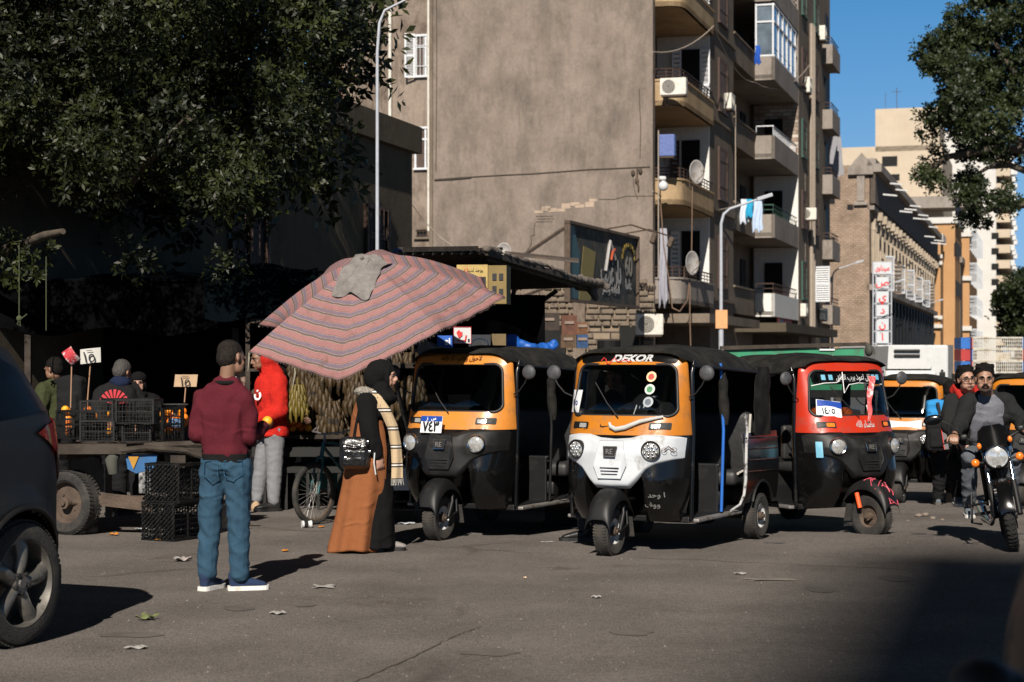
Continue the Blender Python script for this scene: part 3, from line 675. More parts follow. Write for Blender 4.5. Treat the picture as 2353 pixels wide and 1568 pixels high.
# -- man in maroon sweater
def yarn(p): return 0
MAR=clothes_mat('maroon_knit',(.085,.012,.019),160,var=.35); DEN=clothes_mat('blue_denim',(.030,.070,.112),220,var=.35); BRIB=clothes_mat('black_ribbing',(.01,.01,.01),200)
NV=mat('navy_canvas',(.01,.025,.07),.9,bump=.3,bs=200); SOLW=mat('sole_white',(.72,.70,.66),.6,dirt=(.35,.3,.25),dirt_s=14,dirt_a=(.5,.8))
J=dict(head=(.045,.03,1.615),hf=(.62,.75,-.30),hu=(0.05,.3,1),neck=(.02,0,1.47),chest=(-.01,.0,1.24),waist=(-.005,.0,1.02),hip=(.01,0,.90),lat=(1,-.16,0),lath=(1,-.12,0),
 sh=[(-.15,.02,1.345),(.16,-.04,1.33)],el=[(-.185,-.02,1.09),(.180,-.01,1.08)],wr=[(-.07,.24,1.08),(.235,.26,1.13)],hand=[((.8,.5,.1),(0,0,1),.5),((.25,.5,.0),(-.5,.2,.6),.9)],
 kn=[(-.105,.03,.50),(.10,.0,.50)],an=[(-.12,0,.09),(.11,.0,.09)],hs=1.04)
pm=person(gp(515,12.83),'man with his back turned in maroon sweater, blue jeans and navy slip-on shoes',J)
pm.rotation_euler=(0,0,0)
hairv(pm,J['head'],J['hf'],mat('hair_cropped',(.015,.011,.009),.7,var=.6,vs=45,spec=.2,bump=.5,bs=200),J['hu'],1.04,vol=-.003)
torso(pm,J,MAR,'sweater',.010,hem=(.012,0,.935),seed=11,bulk=.94,amp=.016,vox=.011,neckr=.085)
mb=MB(); loft(mb,[((.012,0,.90),.163,.122,(1,-.12,0)),((.012,0,.955),.168,.126,(1,-.12,0))]); mb.build('hem_ribbing',BRIB,pm,smooth=60)
MB().tube([V((.02,0,1.466))+V((.080*math.cos(R(a)),.074*math.sin(R(a)),.018*math.sin(R(a)))) for a in range(0,361,20)],.016,8).build('collar',BRIB,pm,smooth=60)
MB().tube([V((.02,0,1.480))+V((.062*math.cos(R(a)),.056*math.sin(R(a)),.018*math.sin(R(a)))) for a in range(0,361,20)],.008,8).build('vest_edge',WHT2,pm,smooth=60)
tr=trousers(pm,J,DEN,'jeans',.009,.008,5,top=(.01,0,.93),vox=.010,ank=.066,flare=1.12,ff=lambda p:.006*(1-4*abs(noise.noise(V((p.x*5,p.y*5,p.z*9+p.x*8)))))+.004*noise.noise(p*22))
m=MB()
for sx,w_ in((-.085,.05),(.07,.06)):
    pts=[(-w_,.08),(w_,.08),(w_,-.02),(0,-.06),(-w_,-.02),(-w_,.08)]
    m.tube([V((sx+.01+a,-.116-.012*math.cos(a*10)+ (.03*abs(sx+a)/.15)*.9,.83+b)) for a,b in pts],.0035,5)
m.build('back_pocket',clothes_mat('denim_dark',(.03,.085,.15),220),tr)
shoe(pm,(-.12,.02,.09),(.35,.9,0),NV,SOLW,.27); shoe(pm,(.10,.02,.09),(.93,.25,0),NV,SOLW,.28)
o=MB().ell((.0,0,0),.037,nu=14,nv=10).build('orange_fruit',mat('orange_peel',(.85,.35,.02),.5,bump=.2,bs=120),None,smooth=180)
tag(o,'yellow orange held by the man in the maroon sweater','fruit'); o.location=pm.location+V((.262,.30,1.17))

# -- woman in rust dress, profile to the right
RST=clothes_mat('rust_cloth',(.235,.085,.033),150,var=.2); BLKC=clothes_mat('black_cloth',(.006,.006,.0065),120); 
J=dict(head=(.135,0,1.475),hf=(1,-.12,-.08),neck=(.085,.0,1.31),chest=(.04,0,1.16),waist=(.02,0,.95),hip=(0,0,.83),lat=(.2,-1,0),
 sh=[(.02,.15,1.25),(.0,-.15,1.25)],el=[(.08,.2,.98),(.03,-.22,1.0)],wr=[(.2,.1,.85),(.10,-.21,.80)],hand=[((.5,0,-.5),(0,-1,0),.6),((.15,.05,-.7),(-.6,.8,0),.9)],
 kn=[(.02,.07,.45),(.02,-.08,.45)],an=[(.16,.06,.06),(0,-.06,.06)],hs=.97)
pw=person(gp(846,15.5),'woman in long rust-brown dress and black headscarf standing side-on under the umbrella',J,skin=SKINL)
faceparts(pw,J['head'],J['hf'],s=.97)
mb=MB(); H=V(J['head'])
mb.ell(H+V((-.035,0,.03)),(.122,.1,.112)); mb.ell(H+V((-.085,0,-.01)),(.095,.09,.105)); cap(mb,[H+V((-.03,0,-.10)),H+V((-.02,0,-.17))],[.09,.105]); mb.ell(H+V((-.02,0,-.19)),(.13,.15,.07))
mb.tube([H+V((.055*math.cos(R(a))*.2+.045+.0*a,.078*math.cos(R(a)),.10*math.sin(R(a))+.0)) for a in range(0,361,20)],.016,8)
voxel('headscarf',mb,BLKC,pw,.009,2,disp=folds(.007,(12,12,9),2))
# black underdress with sleeves
mb=MB(); loft(mb,[((.03,0,.03),.22,.20,(0,1,0)),((.03,0,.5),.19,.18,(0,1,0)),((.03,0,.9),.16,.155,(0,1,0)),((.05,0,1.15),.19,.135,(.2,-1,0)),((.05,0,1.28),.15,.09,(.2,-1,0)),((.08,0,1.35),.08,.08,(.2,-1,0))])
for i in(0,1):
    s_,e_,w_=V(J['sh'][i]),V(J['el'][i]),V(J['wr'][i]); cap(mb,[s_,(s_+e_)/2,e_,(e_+w_)/2,w_+(e_-w_)*.12],[.085,.082,.078,.068,.05]); mb.tube([V(J['chest']),s_],[.1,.08],12)
voxel('black_dress',mb,BLKC,pw,.013,2,disp=folds(.013,(8,8,3),7))
# rust overdress: open at the front, wide skirt
mb=MB()
def ring(z,x0,x1,w,n=40): 
    cx=(x0+x1)/2; a=(x1-x0)/2; return z,cx,a,w
RG=[(.015,-.345,.12,.28),(.25,-.29,.145,.265),(.55,-.225,.19,.25),(.85,-.175,.20,.235),(1.0,-.155,.18,.215),(1.14,-.14,.14,.19),(1.23,-.115,.115,.17),(1.30,-.07,.09,.12)]
def dr(u,v):
    z=RG[0][0]+(RG[-1][0]-RG[0][0])*v; i=lambda k:float(np.interp(z,[g[0] for g in RG],[g[k] for g in RG])); x0,x1,w=i(1),i(2),i(3); cx=(x0+x1)/2; a=(x1-x0)/2
    t=R(32+296*u); fold=1+(1-v)**1.2*(.055*math.sin(t*9+2*v)+.04*math.sin(t*5+1.3+v)); 
    return V((cx+a*math.cos(t)*fold,w*math.sin(t)*fold,z+.012*math.sin(t*3)*(1-v)))
# armholes left open
vs=[];fs=[];A,Bn=110,70
for i in range(Bn+1):
    for j in range(A+1): vs.append(dr(j/A,i/Bn))
for i in range(Bn):
    for j in range(A):
        a=i*(A+1)+j; c=(vs[a]+vs[a+A+2])/2
        if c.z>.93 and ((c.x+.0)/.075)**2+((c.z-1.14)/.16)**2<1: continue
        fs.append((a,a+1,a+A+2,a+A+1))
mb.add(vs,fs); ov=mb.build('rust_overdress',RST,pw,smooth=180); sm=ov.modifiers.new('solid','SOLIDIFY'); sm.thickness=.008
m=MB(); m.tube([(-.05,-.15,1.27),(-.10,-.19,1.0),(-.11,-.22,.86)],.012,6,flat=.5)
bg=MB(); bg.rbox((-.09,-.27,.84),(.25,.11,.27),.05,seg=3); bg.rbox((-.09,-.325,.80),(.2,.04,.14),.02,seg=3); bg.tube([(-.19,-.33,.90),(-.09,-.345,.885),(.02,-.33,.90)],.01,6)
bag=thing('handbag',pw.location,0,'black shoulder bag with buckles hanging at the woman\'s hip','bag')
voxel('bag_body',bg,mat('bag_leather',(.008,.008,.009),.3,bump=.3,bs=40,coat=.3),bag,.009,1,disp=folds(.005,(14,14,14),3)); m.build('strap',BLKC,bag,smooth=60)
for p_ in((-.165,-.352,.89),(-.02,-.352,.89),(-.16,-.352,.80),(.02,-.31,.93),(.035,-.3,.85)): MB().rbox(p_,(.022,.006,.022),.004).build('buckle',CHR,bag)
m=MB(); m.tube([(.075,-.27,.84),(.07,-.285,.76),(.085,-.285,.66)],.006,6); m.build('white_cord',WHT2,bag)
# scarf
SCF=mat('plaid_scarf',(.42,.33,.22),.95,var=.1,bump=.3,bs=90); 
n_=SCF.node_tree; tc=n_.nodes.new('ShaderNodeTexCoord'); sp=n_.nodes.new('ShaderNodeSeparateXYZ'); n_.links.new(tc.outputs['Object'],sp.inputs[0])
wv=n_.nodes.new('ShaderNodeMath'); wv.operation='FRACT'; ml=n_.nodes.new('ShaderNodeMath'); ml.operation='MULTIPLY'; ml.inputs[1].default_value=6.5; n_.links.new(sp.outputs['Z'],ml.inputs[0]); n_.links.new(ml.outputs[0],wv.inputs[0])
cr=n_.nodes.new('ShaderNodeValToRGB'); cr.color_ramp.interpolation='CONSTANT'; e=cr.color_ramp.elements; e[0].position=0; e[0].color=(.48,.36,.22,1); e[1].position=.62; e[1].color=(.03,.025,.025,1)
for q,cc in((.70,(.7,.66,.6,1)),(.78,(.03,.025,.025,1)),(.85,(.48,.36,.22,1))): z=e.new(q); z.color=cc
n_.links.new(wv.outputs[0],cr.inputs[0]); n_.links.new(cr.outputs[0],n_.nodes['Principled BSDF'].inputs['Base Color'])
SPt=[(-.03,-.06,1.345),(.02,-.13,1.34),(.09,-.15,1.28),(.16,-.15,1.18),(.215,-.12,1.05),(.24,-.10,.9),(.25,-.1,.75),(.25,-.1,.62)]
def scf(u,v):
    k=v*(len(SPt)-1); i=min(int(k),len(SPt)-2); t=k-i; p=V(SPt[i]).lerp(V(SPt[i+1]),t); w=.035+.02*v
    return p+V(((u-.5)*w*1.7,-.01*math.sin(u*7+v*5)+ (u-.5)*.05,(u-.5)*.06*(1-v)))
sf=MB().thick(scf,14,60,(0,-.01,0)).build('scarf',SCF,pw,smooth=60)
m=MB()
for k in range(14): 
    p=scf(k/13,1); m.tube([p,p+V((.004*math.sin(k),0,-.03)),p+V((.01*math.sin(k*2),0,-.06))],.0022,4)
m.build('scarf_fringe',LGT,sf)
m=MB(); m.ell((-.035,-.05,1.345),(.075,.11,.04)); m.ell((.0,-.1,1.34),(.05,.06,.035)); voxel('fur_collar',m,mat('fur_grey',(.3,.27,.23),.95,var=.6,vs=60,bump=1,bs=90),pw,.009,0,disp=lambda p:noise.noise(p*60)*.012)
shoe(pw,(.13,.05,.05),(1,-.1,0),mat('grey_shoe',(.2,.18,.17),.8),GASK,.25)
shoe(pw,(-.05,-.06,.05),(1,-.1,0),mat('grey_shoe',(.2,.18,.17),.8),GASK,.25)

# -- boy in red hoodie
RH=clothes_mat('red_fleece',(.52,.022,.015),90,var=.3,bump=.8); GRYP=clothes_mat('pale_grey_jersey',(.20,.205,.22),160)
J=dict(head=(-.09,-.05,1.50),hf=(-.85,-.5,-.18),neck=(-.03,0,1.36),chest=(.0,0,1.17),waist=(.02,0,.97),hip=(.02,0,.85),lat=(-.35,1,0),
 sh=[(.09,-.15,1.28),(-.07,.17,1.28)][::1],el=[(.11,-.22,1.0),(-.12,.2,1.02)],wr=[(-.10,-.27,.90),(-.2,.0,.92)],hand=[((-.7,-.1,.0),(0,.3,.9),.7),((-.8,-.3,0),(0,0,1),.5)],
 kn=[(.05,-.09,.46),(-.10,.08,.46)],an=[(.04,-.09,.08),(-.15,.1,.08)],hs=.95)
pb=person(gp(622,19.7),'boy in red hooded fleece and pale trousers under the umbrella rim',J); pb.scale=(1.08,)*3
faceparts(pb,J['head'],J['hf'],s=.95); hairv(pb,J['head'],J['hf'],HAIR,s=.96,vol=.01)
torso(pb,J,RH,'hoodie',.035,hem=(.02,0,.74),bulk=1.05,amp=.012,seed=21)
mb=MB(); H=V(J['head']); mb.ell(H+V((.055,.02,.03)),(.105,.115,.135)); cap(mb,[H+V((.06,.03,-.06)),V((.02,.0,1.33))],[.10,.12]); ho=voxel('hood',mb,RH,pb,.01,2,disp=folds(.008,(10,10,6),9))
fj=V(J['hf']).normalized(); bm=bmesh.new(); bm.from_mesh(ho.data); bmesh.ops.delete(bm,geom=[v for v in bm.verts if (v.co-H).dot(fj)>.035],context='VERTS'); bm.to_mesh(ho.data); bm.free(); ho.modifiers.new('s','SOLIDIFY').thickness=.02
trousers(pb,J,GRYP,'track_trousers',.02,.005,8,cut=.0,ank=.06)
mb=MB(); loft(mb,[((.02,0,.72),.2,.16,(-.35,1,0)),((.02,0,.8),.2,.16,(-.35,1,0))]); 
letter(ar('ر')+'  '+ar('ن'),.13,WINK,pb,(-.155,-.15,1.17),(.85,-.5,0),(0,0,1),ext=.006,bold=.004)
for i in(0,1):
    an=J['an'][i]; shoe(pb,(an[0],an[1],0),(-.9,-.4,0),BLKM,BLKM,.27,.055,name='sandal')
# ---------- ground ----------
def asphalt():
    m=bpy.data.materials.new('asphalt'); m.use_nodes=True; nt=m.node_tree; N=nt.nodes; L=nt.links; b=N['Principled BSDF']; tc=N.new('ShaderNodeTexCoord')
    def nz(s,d=6,r=.6):
        n=N.new('ShaderNodeTexNoise'); n.inputs['Scale'].default_value=s; n.inputs['Detail'].default_value=d; n.inputs['Roughness'].default_value=r; L.new(tc.outputs['Object'],n.inputs['Vector']); return n.outputs['Fac']
    def ramp(src,a,b_,c0,c1):
        r=N.new('ShaderNodeValToRGB'); r.color_ramp.elements[0].position=a; r.color_ramp.elements[1].position=b_; r.color_ramp.elements[0].color=(*c0,1); r.color_ramp.elements[1].color=(*c1,1); L.new(src,r.inputs[0]); return r.outputs[0]
    def mix(f,a,b_,t='MIX'):
        x=N.new('ShaderNodeMix'); x.data_type='RGBA'; x.blend_type=t
        if isinstance(f,float): x.inputs[0].default_value=f
        else: L.new(f,x.inputs[0])
        for i,q in((6,a),(7,b_)):
            if isinstance(q,tuple): x.inputs[i].default_value=(*q,1)
            else: L.new(q,x.inputs[i])
        return x.outputs[2]
    base=ramp(nz(.9,8,.6),.35,.65,(.113,.102,.095),(.164,.149,.139))
    gr=ramp(nz(75,3,.8),.36,.64,(.35,.35,.36),(1.6,1.57,1.52)); c=mix(.85,base,gr,'MULTIPLY')
    g2=ramp(nz(18,4,.75),.35,.65,(.8,.8,.8),(1.15,1.14,1.12)); c=mix(1.0,c,g2,'MULTIPLY')
    st=ramp(nz(.55,9,.72),.60,.70,(0,0,0),(1,1,1)); c=mix(st,c,(.075,.062,.052))
    s2=ramp(nz(2.6,9,.75),.66,.72,(0,0,0),(1,1,1)); c=mix(s2,c,(.2,.185,.165))
    v=N.new('ShaderNodeTexVoronoi'); v.feature='DISTANCE_TO_EDGE'; v.inputs['Scale'].default_value=.28; 
    w_=N.new('ShaderNodeTexNoise'); w_.inputs['Scale'].default_value=1.5; w_.inputs['Detail'].default_value=6; L.new(tc.outputs['Object'],w_.inputs['Vector'])
    am=N.new('ShaderNodeMix'); am.data_type='VECTOR'; am.inputs[0].default_value=.32; L.new(tc.outputs['Object'],am.inputs[4]); L.new(w_.outputs['Color'],am.inputs[5]); L.new(am.outputs[1],v.inputs['Vector'])
    ck=ramp(v.outputs['Distance'],.0,.012,(1,1,1),(0,0,0)); k=N.new('ShaderNodeMath'); k.operation='MULTIPLY'; L.new(ck,k.inputs[0]); L.new(ramp(nz(.4,2),.5,.62,(0,0,0),(.6,.6,.6)),k.inputs[1]); c=mix(k.outputs[0],c,(.05,.04,.034))
    L.new(c,b.inputs['Base Color']); b.inputs['Roughness'].default_value=.95; b.inputs['Specular IOR Level'].default_value=.15
    bp=N.new('ShaderNodeBump'); bp.inputs['Strength'].default_value=.6; bp.inputs['Distance'].default_value=.01; L.new(nz(85,3,.7),bp.inputs['Height']); L.new(bp.outputs[0],b.inputs['Normal'])
    return m
xs=sorted(set([-900,-200,-80,-40,-20]+[q*.5 for q in range(-24,31)]+[16,20,40,80,200,900])); ys=sorted(set([-900,-200,-60,-10,0,4,8,12]+[14+q*.5 for q in range(0,60)]+[46,60,100,200,500,2500]))
m=MB(); vs=[(x,y,gz(x,y)) for y in ys for x in xs]; W=len(xs)
m.add(vs,[(i*W+j,i*W+j+1,(i+1)*W+j+1,(i+1)*W+j) for i in range(len(ys)-1) for j in range(W-1)])
g=m.build('road',asphalt(),smooth=180); tag(g,'worn grey-brown asphalt road with cracks and litter stains','road',kind='structure')

# ---------- building materials ----------
def plaster(name,c1,c2,s=.35,stain=(.09,.08,.068),cracks=True,sa=(.5,.72),base2=None):
    m=bpy.data.materials.new(name); m.use_nodes=True; nt=m.node_tree; N=nt.nodes; L=nt.links; b=N['Principled BSDF']; tc=N.new('ShaderNodeTexCoord')
    def nz(s,d=8,r=.65,sc_=None):
        n=N.new('ShaderNodeTexNoise'); n.inputs['Scale'].default_value=s; n.inputs['Detail'].default_value=d; n.inputs['Roughness'].default_value=r
        if sc_:
            mp=N.new('ShaderNodeMapping'); mp.inputs['Scale'].default_value=sc_; L.new(tc.outputs['Object'],mp.inputs[0]); L.new(mp.outputs[0],n.inputs['Vector'])
        else: L.new(tc.outputs['Object'],n.inputs['Vector'])
        return n.outputs['Fac']
    def ramp(src,a,b_,c0,c1):
        r=N.new('ShaderNodeValToRGB'); r.color_ramp.elements[0].position=a; r.color_ramp.elements[1].position=b_; r.color_ramp.elements[0].color=(*c0,1); r.color_ramp.elements[1].color=(*c1,1); L.new(src,r.inputs[0]); return r.outputs[0]
    def mix(f,a,b_,t='MIX'):
        x=N.new('ShaderNodeMix'); x.data_type='RGBA'; x.blend_type=t
        if isinstance(f,float): x.inputs[0].default_value=f
        else: L.new(f,x.inputs[0])
        for i,q in((6,a),(7,b_)):
            if isinstance(q,tuple): x.inputs[i].default_value=(*q,1)
            else: L.new(q,x.inputs[i])
        return x.outputs[2]
    c=ramp(nz(s,9,.6),.3,.7,c1,c2)
    k=ramp(nz(1.0,10,.78,(1,1,.45)),sa[0],sa[1],(0,0,0),(.75,.75,.75)); c=mix(k,c,stain)
    k=ramp(nz(1.3,7,.7,(3.5,3.5,.3)),.55,.75,(0,0,0),(.4,.4,.4)); c=mix(k,c,stain)
    c=mix(.55,c,ramp(nz(9,5,.8),.3,.7,(.72,.72,.72),(1.22,1.22,1.22)),'MULTIPLY')
    L.new(c,b.inputs['Base Color']); b.inputs['Roughness'].default_value=.95; b.inputs['Specular IOR Level'].default_value=.1
    bp=N.new('ShaderNodeBump'); bp.inputs['Strength'].default_value=.35; bp.inputs['Distance'].default_value=.03; L.new(nz(6,6,.8),bp.inputs['Height']); L.new(bp.outputs[0],b.inputs['Normal'])
    MATS[name]=m; return m
def brick(name,c1,c2,mort,s=1,stone=False):
    m=bpy.data.materials.new(name); m.use_nodes=True; nt=m.node_tree; N=nt.nodes; L=nt.links; b=N['Principled BSDF']; tc=N.new('ShaderNodeTexCoord')
    sp=N.new('ShaderNodeSeparateXYZ'); L.new(tc.outputs['Object'],sp.inputs[0]); a=N.new('ShaderNodeMath'); L.new(sp.outputs['X'],a.inputs[0]); L.new(sp.outputs['Y'],a.inputs[1])
    cm=N.new('ShaderNodeCombineXYZ'); L.new(a.outputs[0],cm.inputs['X']); L.new(sp.outputs['Z'],cm.inputs['Y'])
    t=N.new('ShaderNodeTexBrick'); L.new(cm.outputs[0],t.inputs['Vector']); t.inputs['Color1'].default_value=(*c1,1); t.inputs['Color2'].default_value=(*c2,1); t.inputs['Mortar'].default_value=(*mort,1)
    t.inputs['Scale'].default_value=s; t.inputs['Mortar Size'].default_value=.022; t.inputs['Brick Width'].default_value=.5; t.inputs['Row Height'].default_value=.2
    n=N.new('ShaderNodeTexNoise'); n.inputs['Scale'].default_value=.8; n.inputs['Detail'].default_value=9; n.inputs['Roughness'].default_value=.75; L.new(tc.outputs['Object'],n.inputs['Vector'])
    r=N.new('ShaderNodeMapRange'); r.inputs[1].default_value=.3; r.inputs[2].default_value=.7; r.inputs[3].default_value=.55; r.inputs[4].default_value=1.3; L.new(n.outputs[0],r.inputs[0])
    x=N.new('ShaderNodeMix'); x.data_type='RGBA'; x.blend_type='MULTIPLY'; x.inputs[0].default_value=1; L.new(t.outputs[0],x.inputs[6]); cb=N.new('ShaderNodeCombineColor')
    for i in range(3): L.new(r.outputs[0],cb.inputs[i])
    L.new(cb.outputs[0],x.inputs[7]); L.new(x.outputs[2],b.inputs['Base Color']); b.inputs['Roughness'].default_value=.95
    bp=N.new('ShaderNodeBump'); bp.inputs['Strength'].default_value=.7; bp.inputs['Distance'].default_value=.05; L.new(t.outputs['Fac'],bp.inputs['Height']); bp.invert=True; L.new(bp.outputs[0],b.inputs['Normal'])
    MATS[name]=m; return m
PLA=plaster('gable_plaster',(.175,.142,.118),(.268,.217,.182),stain=(.08,.073,.064),sa=(.45,.68),s=.9)
PLB=plaster('facade_plaster',(.14,.112,.086),(.2,.162,.126),stain=(.06,.05,.04))
PLC=plaster('wing_plaster',(.20,.16,.125),(.28,.23,.19),stain=(.07,.05,.04),sa=(.45,.6))
PLD=plaster('cream_render',(.44,.37,.28),(.52,.44,.34),stain=(.45,.35,.25))
PLWH=plaster('white_render',(.5,.49,.46),(.58,.56,.53),stain=(.45,.42,.38),sa=(.6,.8))
WALLW=plaster('loggia_white',(.6,.59,.56),(.68,.67,.64),stain=(.4,.38,.34),sa=(.62,.85))
BALC=plaster('balcony_cream',(.36,.25,.14),(.42,.31,.19),stain=(.15,.11,.075),sa=(.48,.7))
CONC=plaster('concrete',(.22,.19,.165),(.29,.26,.23),stain=(.09,.075,.06))
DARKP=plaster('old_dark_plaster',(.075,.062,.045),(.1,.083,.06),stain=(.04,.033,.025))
ORGP=plaster('orange_plaster',(.38,.215,.10),(.45,.26,.13),stain=(.3,.16,.07),sa=(.55,.8))
BRK=brick('tan_brick',(.34,.25,.185),(.27,.195,.14),(.15,.11,.08),1.7)
BRKR=brick('red_brick',(.21,.1,.065),(.15,.07,.045),(.08,.05,.04),1.6)
BRKW=brick('pale_brick',(.5,.45,.38),(.25,.15,.1),(.2,.17,.14),1.2)
STN=brick('rough_stone',(.26,.2,.145),(.19,.145,.1),(.045,.035,.028),.9)
WIND=mat('window_dark',(.008,.008,.008),.6,var=.3,spec=.2); SHUT=mat('white_shutter',(.6,.62,.64),.6,var=.08,dirt=(.3,.28,.25),dirt_s=6,dirt_a=(.6,.8)); SHG=mat('green_shutter',(.02,.07,.05),.7); SHB=mat('brown_shutter',(.05,.025,.015),.7)
RAIL=mat('rail_brown',(.045,.022,.014),.7); WFR=mat('window_white',(.55,.57,.6),.6); ACW=mat('ac_white',(.6,.58,.52),.6,dirt=(.35,.3,.22),dirt_s=7,dirt_a=(.5,.8)); PIPE=mat('pipe_grey',(.3,.25,.2),.8)
def shutter(mb,c,w,h,ang=0,n=16,d=.04):
    M=Euler((0,0,ang)).to_matrix(); c=V(c)
    for s in(-1,1): mb.box(c+M@V((s*(w/2-.03),0,0)),(.06,d,h),M)
    for z in(-1,0,1): mb.box(c+M@V((0,0,z*(h/2-.03))),(w,d*.9,.06),M)
    for k in range(n): mb.box(c+M@V((0,0,-h/2+(k+.5)*h/n)),(w-.1,d*.25,h/n*.75),M@Euler((.6,0,0)).to_matrix())
def win(parent,c,w,h,face,fr=WFR,bars=0,gl=WIND,shutm=None,sw=0,ang=.5,name='window',mull=True):
    """face: 'y' wall facing -y, 'x' wall facing +x ; c= centre on wall plane"""
    o=thing(name,c,0 if face=='y' else PI/2); o.parent=parent   # local: x along wall, -y outwards
    MB().box((0,.02,0),(w,.06,h)).build('pane',gl,o)
    m=MB(); t=.07
    m.box((0,-.035,h/2),(w+t,.09,t)); m.box((0,-.045,-h/2),(w+t*2,.13,t)); m.box((-w/2,-.03,0),(t,.08,h-t)); m.box((w/2,-.03,0),(t,.08,h-t))
    if mull: m.box((0,-.025,0),(t*.9,.06,h-t)); m.box((0,-.025,h*.22),(w-t,.055,t*.8))
    m.build('frame',fr,o)
    if bars:
        b=MB(); 
        for k in range(bars): b.bar(((k+.5)/bars*w-w/2,-.08,-h/2),((k+.5)/bars*w-w/2,-.08,h/2),.014)
        for z in(-.25,.25): b.bar((-w/2,-.08,h*z),(w/2,-.08,h*z),.02)
        b.build('security_bars',RAIL if fr is not WFR else SHUT,o)
    if shutm:
        for s in((-1,1) if sw==0 else (sw,)):
            m=MB(); a=ang*(-s); M=Euler((0,0,a)).to_matrix(); shutter(m,V((s*w/2,-.06,0))+M@V((s*w/4,0,0)),w/2,h,a); m.build('shutter',shutm,o)
    return o
def rails(mb,pts,z,h,n=3,post=.5):
    for k in range(n): mb.tube([(p[0],p[1],z+h*(k+1)/n) for p in pts],.018 if k<n-1 else .026,5)
    for a,b in zip(pts[:-1],pts[1:]):
        L=(V(b[:2])-V(a[:2])).length; q=max(1,int(L/post))
        for i in range(q): p=V((a[0],a[1])).lerp(V((b[0],b[1])),i/q); mb.bar((p.x,p.y,z),(p.x,p.y,z+h),.022)
# ---------- main apartment building (local x = w, y = d) ----------
KR=-math.atan2(.28,.96); K=V((4.59,60,0))
A=thing('apartment_building',K,KR,'tall weathered brown apartment block with blank side wall and stacked balconies','apartment building')
ZK=[3.49+3.25*k for k in range(0,6)]   # slab undersides
m=MB(); m.box((-3.82,.175,8.6),(7.64,.35,18.4)); m.build('gable_wall',PLA,A)
m=MB(); m.box((-7.62,-.02,8.6),(.12,.06,18)); m.build('wall_trim',PLB,A)
m=MB(); m.box((-4.42,12,8.6),(6.44,23.3,18.4)); m.box((-.2,8.85,10.0),(1.92,5.1,21.2)); m.build('core_wall',PLB,A)
m=MB(); m.box((-.2,13.9,1.2),(1.85,5,3.6)); m.box((-.9,20,10),(.5,14,21)); m.box((-.9,29,10.2),(4.92,9,21.6)); m.box((-.9,35.2,10.2),(4.88,3.6,21.6)); m.build('street_wall',PLB,A)
# cracks and pale plaster patch on the gable
m=MB()
for k in range(9): m.box((-3.85+.24*k+.06*math.sin(k*3),-.004,6.55+.07*math.sin(k*1.7)+.035*k),(.3,.012,.09+.08*math.sin(k*2)**2))
m.build('pale_patch',plaster('pale_patch',(.36,.28,.21),(.42,.33,.26)),A)
m=MB(); m.tube([(-3.98,-.01,6.2),(-4.02,-.01,5.95),(-4.0,-.01,5.8),(-4.12,-.01,5.75),(-4.1,-.01,5.5),(-4.3,-.01,5.2)],.012,4); m.tube([(0,-.01,6.98),(-.9,-.01,7.0),(-1.3,-.01,6.9),(-1.8,-.01,6.92)],.009,4); m.tube([(-7.5,-.01,7.72),(-6.6,-.01,7.76),(-5.2,-.01,7.8),(-4.0,-.01,7.82),(-2.2,-.01,7.9),(-.1,-.01,7.93)],.022,4); m.tube([(-7.5,-.01,7.70),(-6.9,-.01,7.71),(-6.2,-.01,7.75)],.035,4); m.tube([(-7.45,-.01,16),(-7.42,-.01,12),(-7.45,-.01,8)],.012,4); m.tube([(-.45,-.01,10.5),(-.4,-.01,9.2),(-.42,-.01,8.2)],.012,4)
for a in range(4): 
    for b in range(3): m.tube([(-3.95+.15*a+.05*(b%2),-.01,6.22+.09*b),(-3.82+.15*a+.05*(b%2),-.01,6.22+.09*b)],.008,4)
m.build('crack',mat('crack_dark',(.05,.04,.03),.9),A)
m=MB()
for (x,z) in((-.65,7.75),(-.4,7.8),(-.52,7.5)): m.ell((x,-.04,z),(.07,.06,.10),nu=8,nv=6)
m.tube([(-.5,-.05,7.9),(-.52,-.06,7.5),(-.46,-.05,7.3),(-.47,-.04,7.15)],.03,6); m.tube([(-.65,-.03,7.6),(-.6,-.03,7.2),(-.5,-.03,6.9)],.01,4); m.build('wall_brackets',RUST,A)
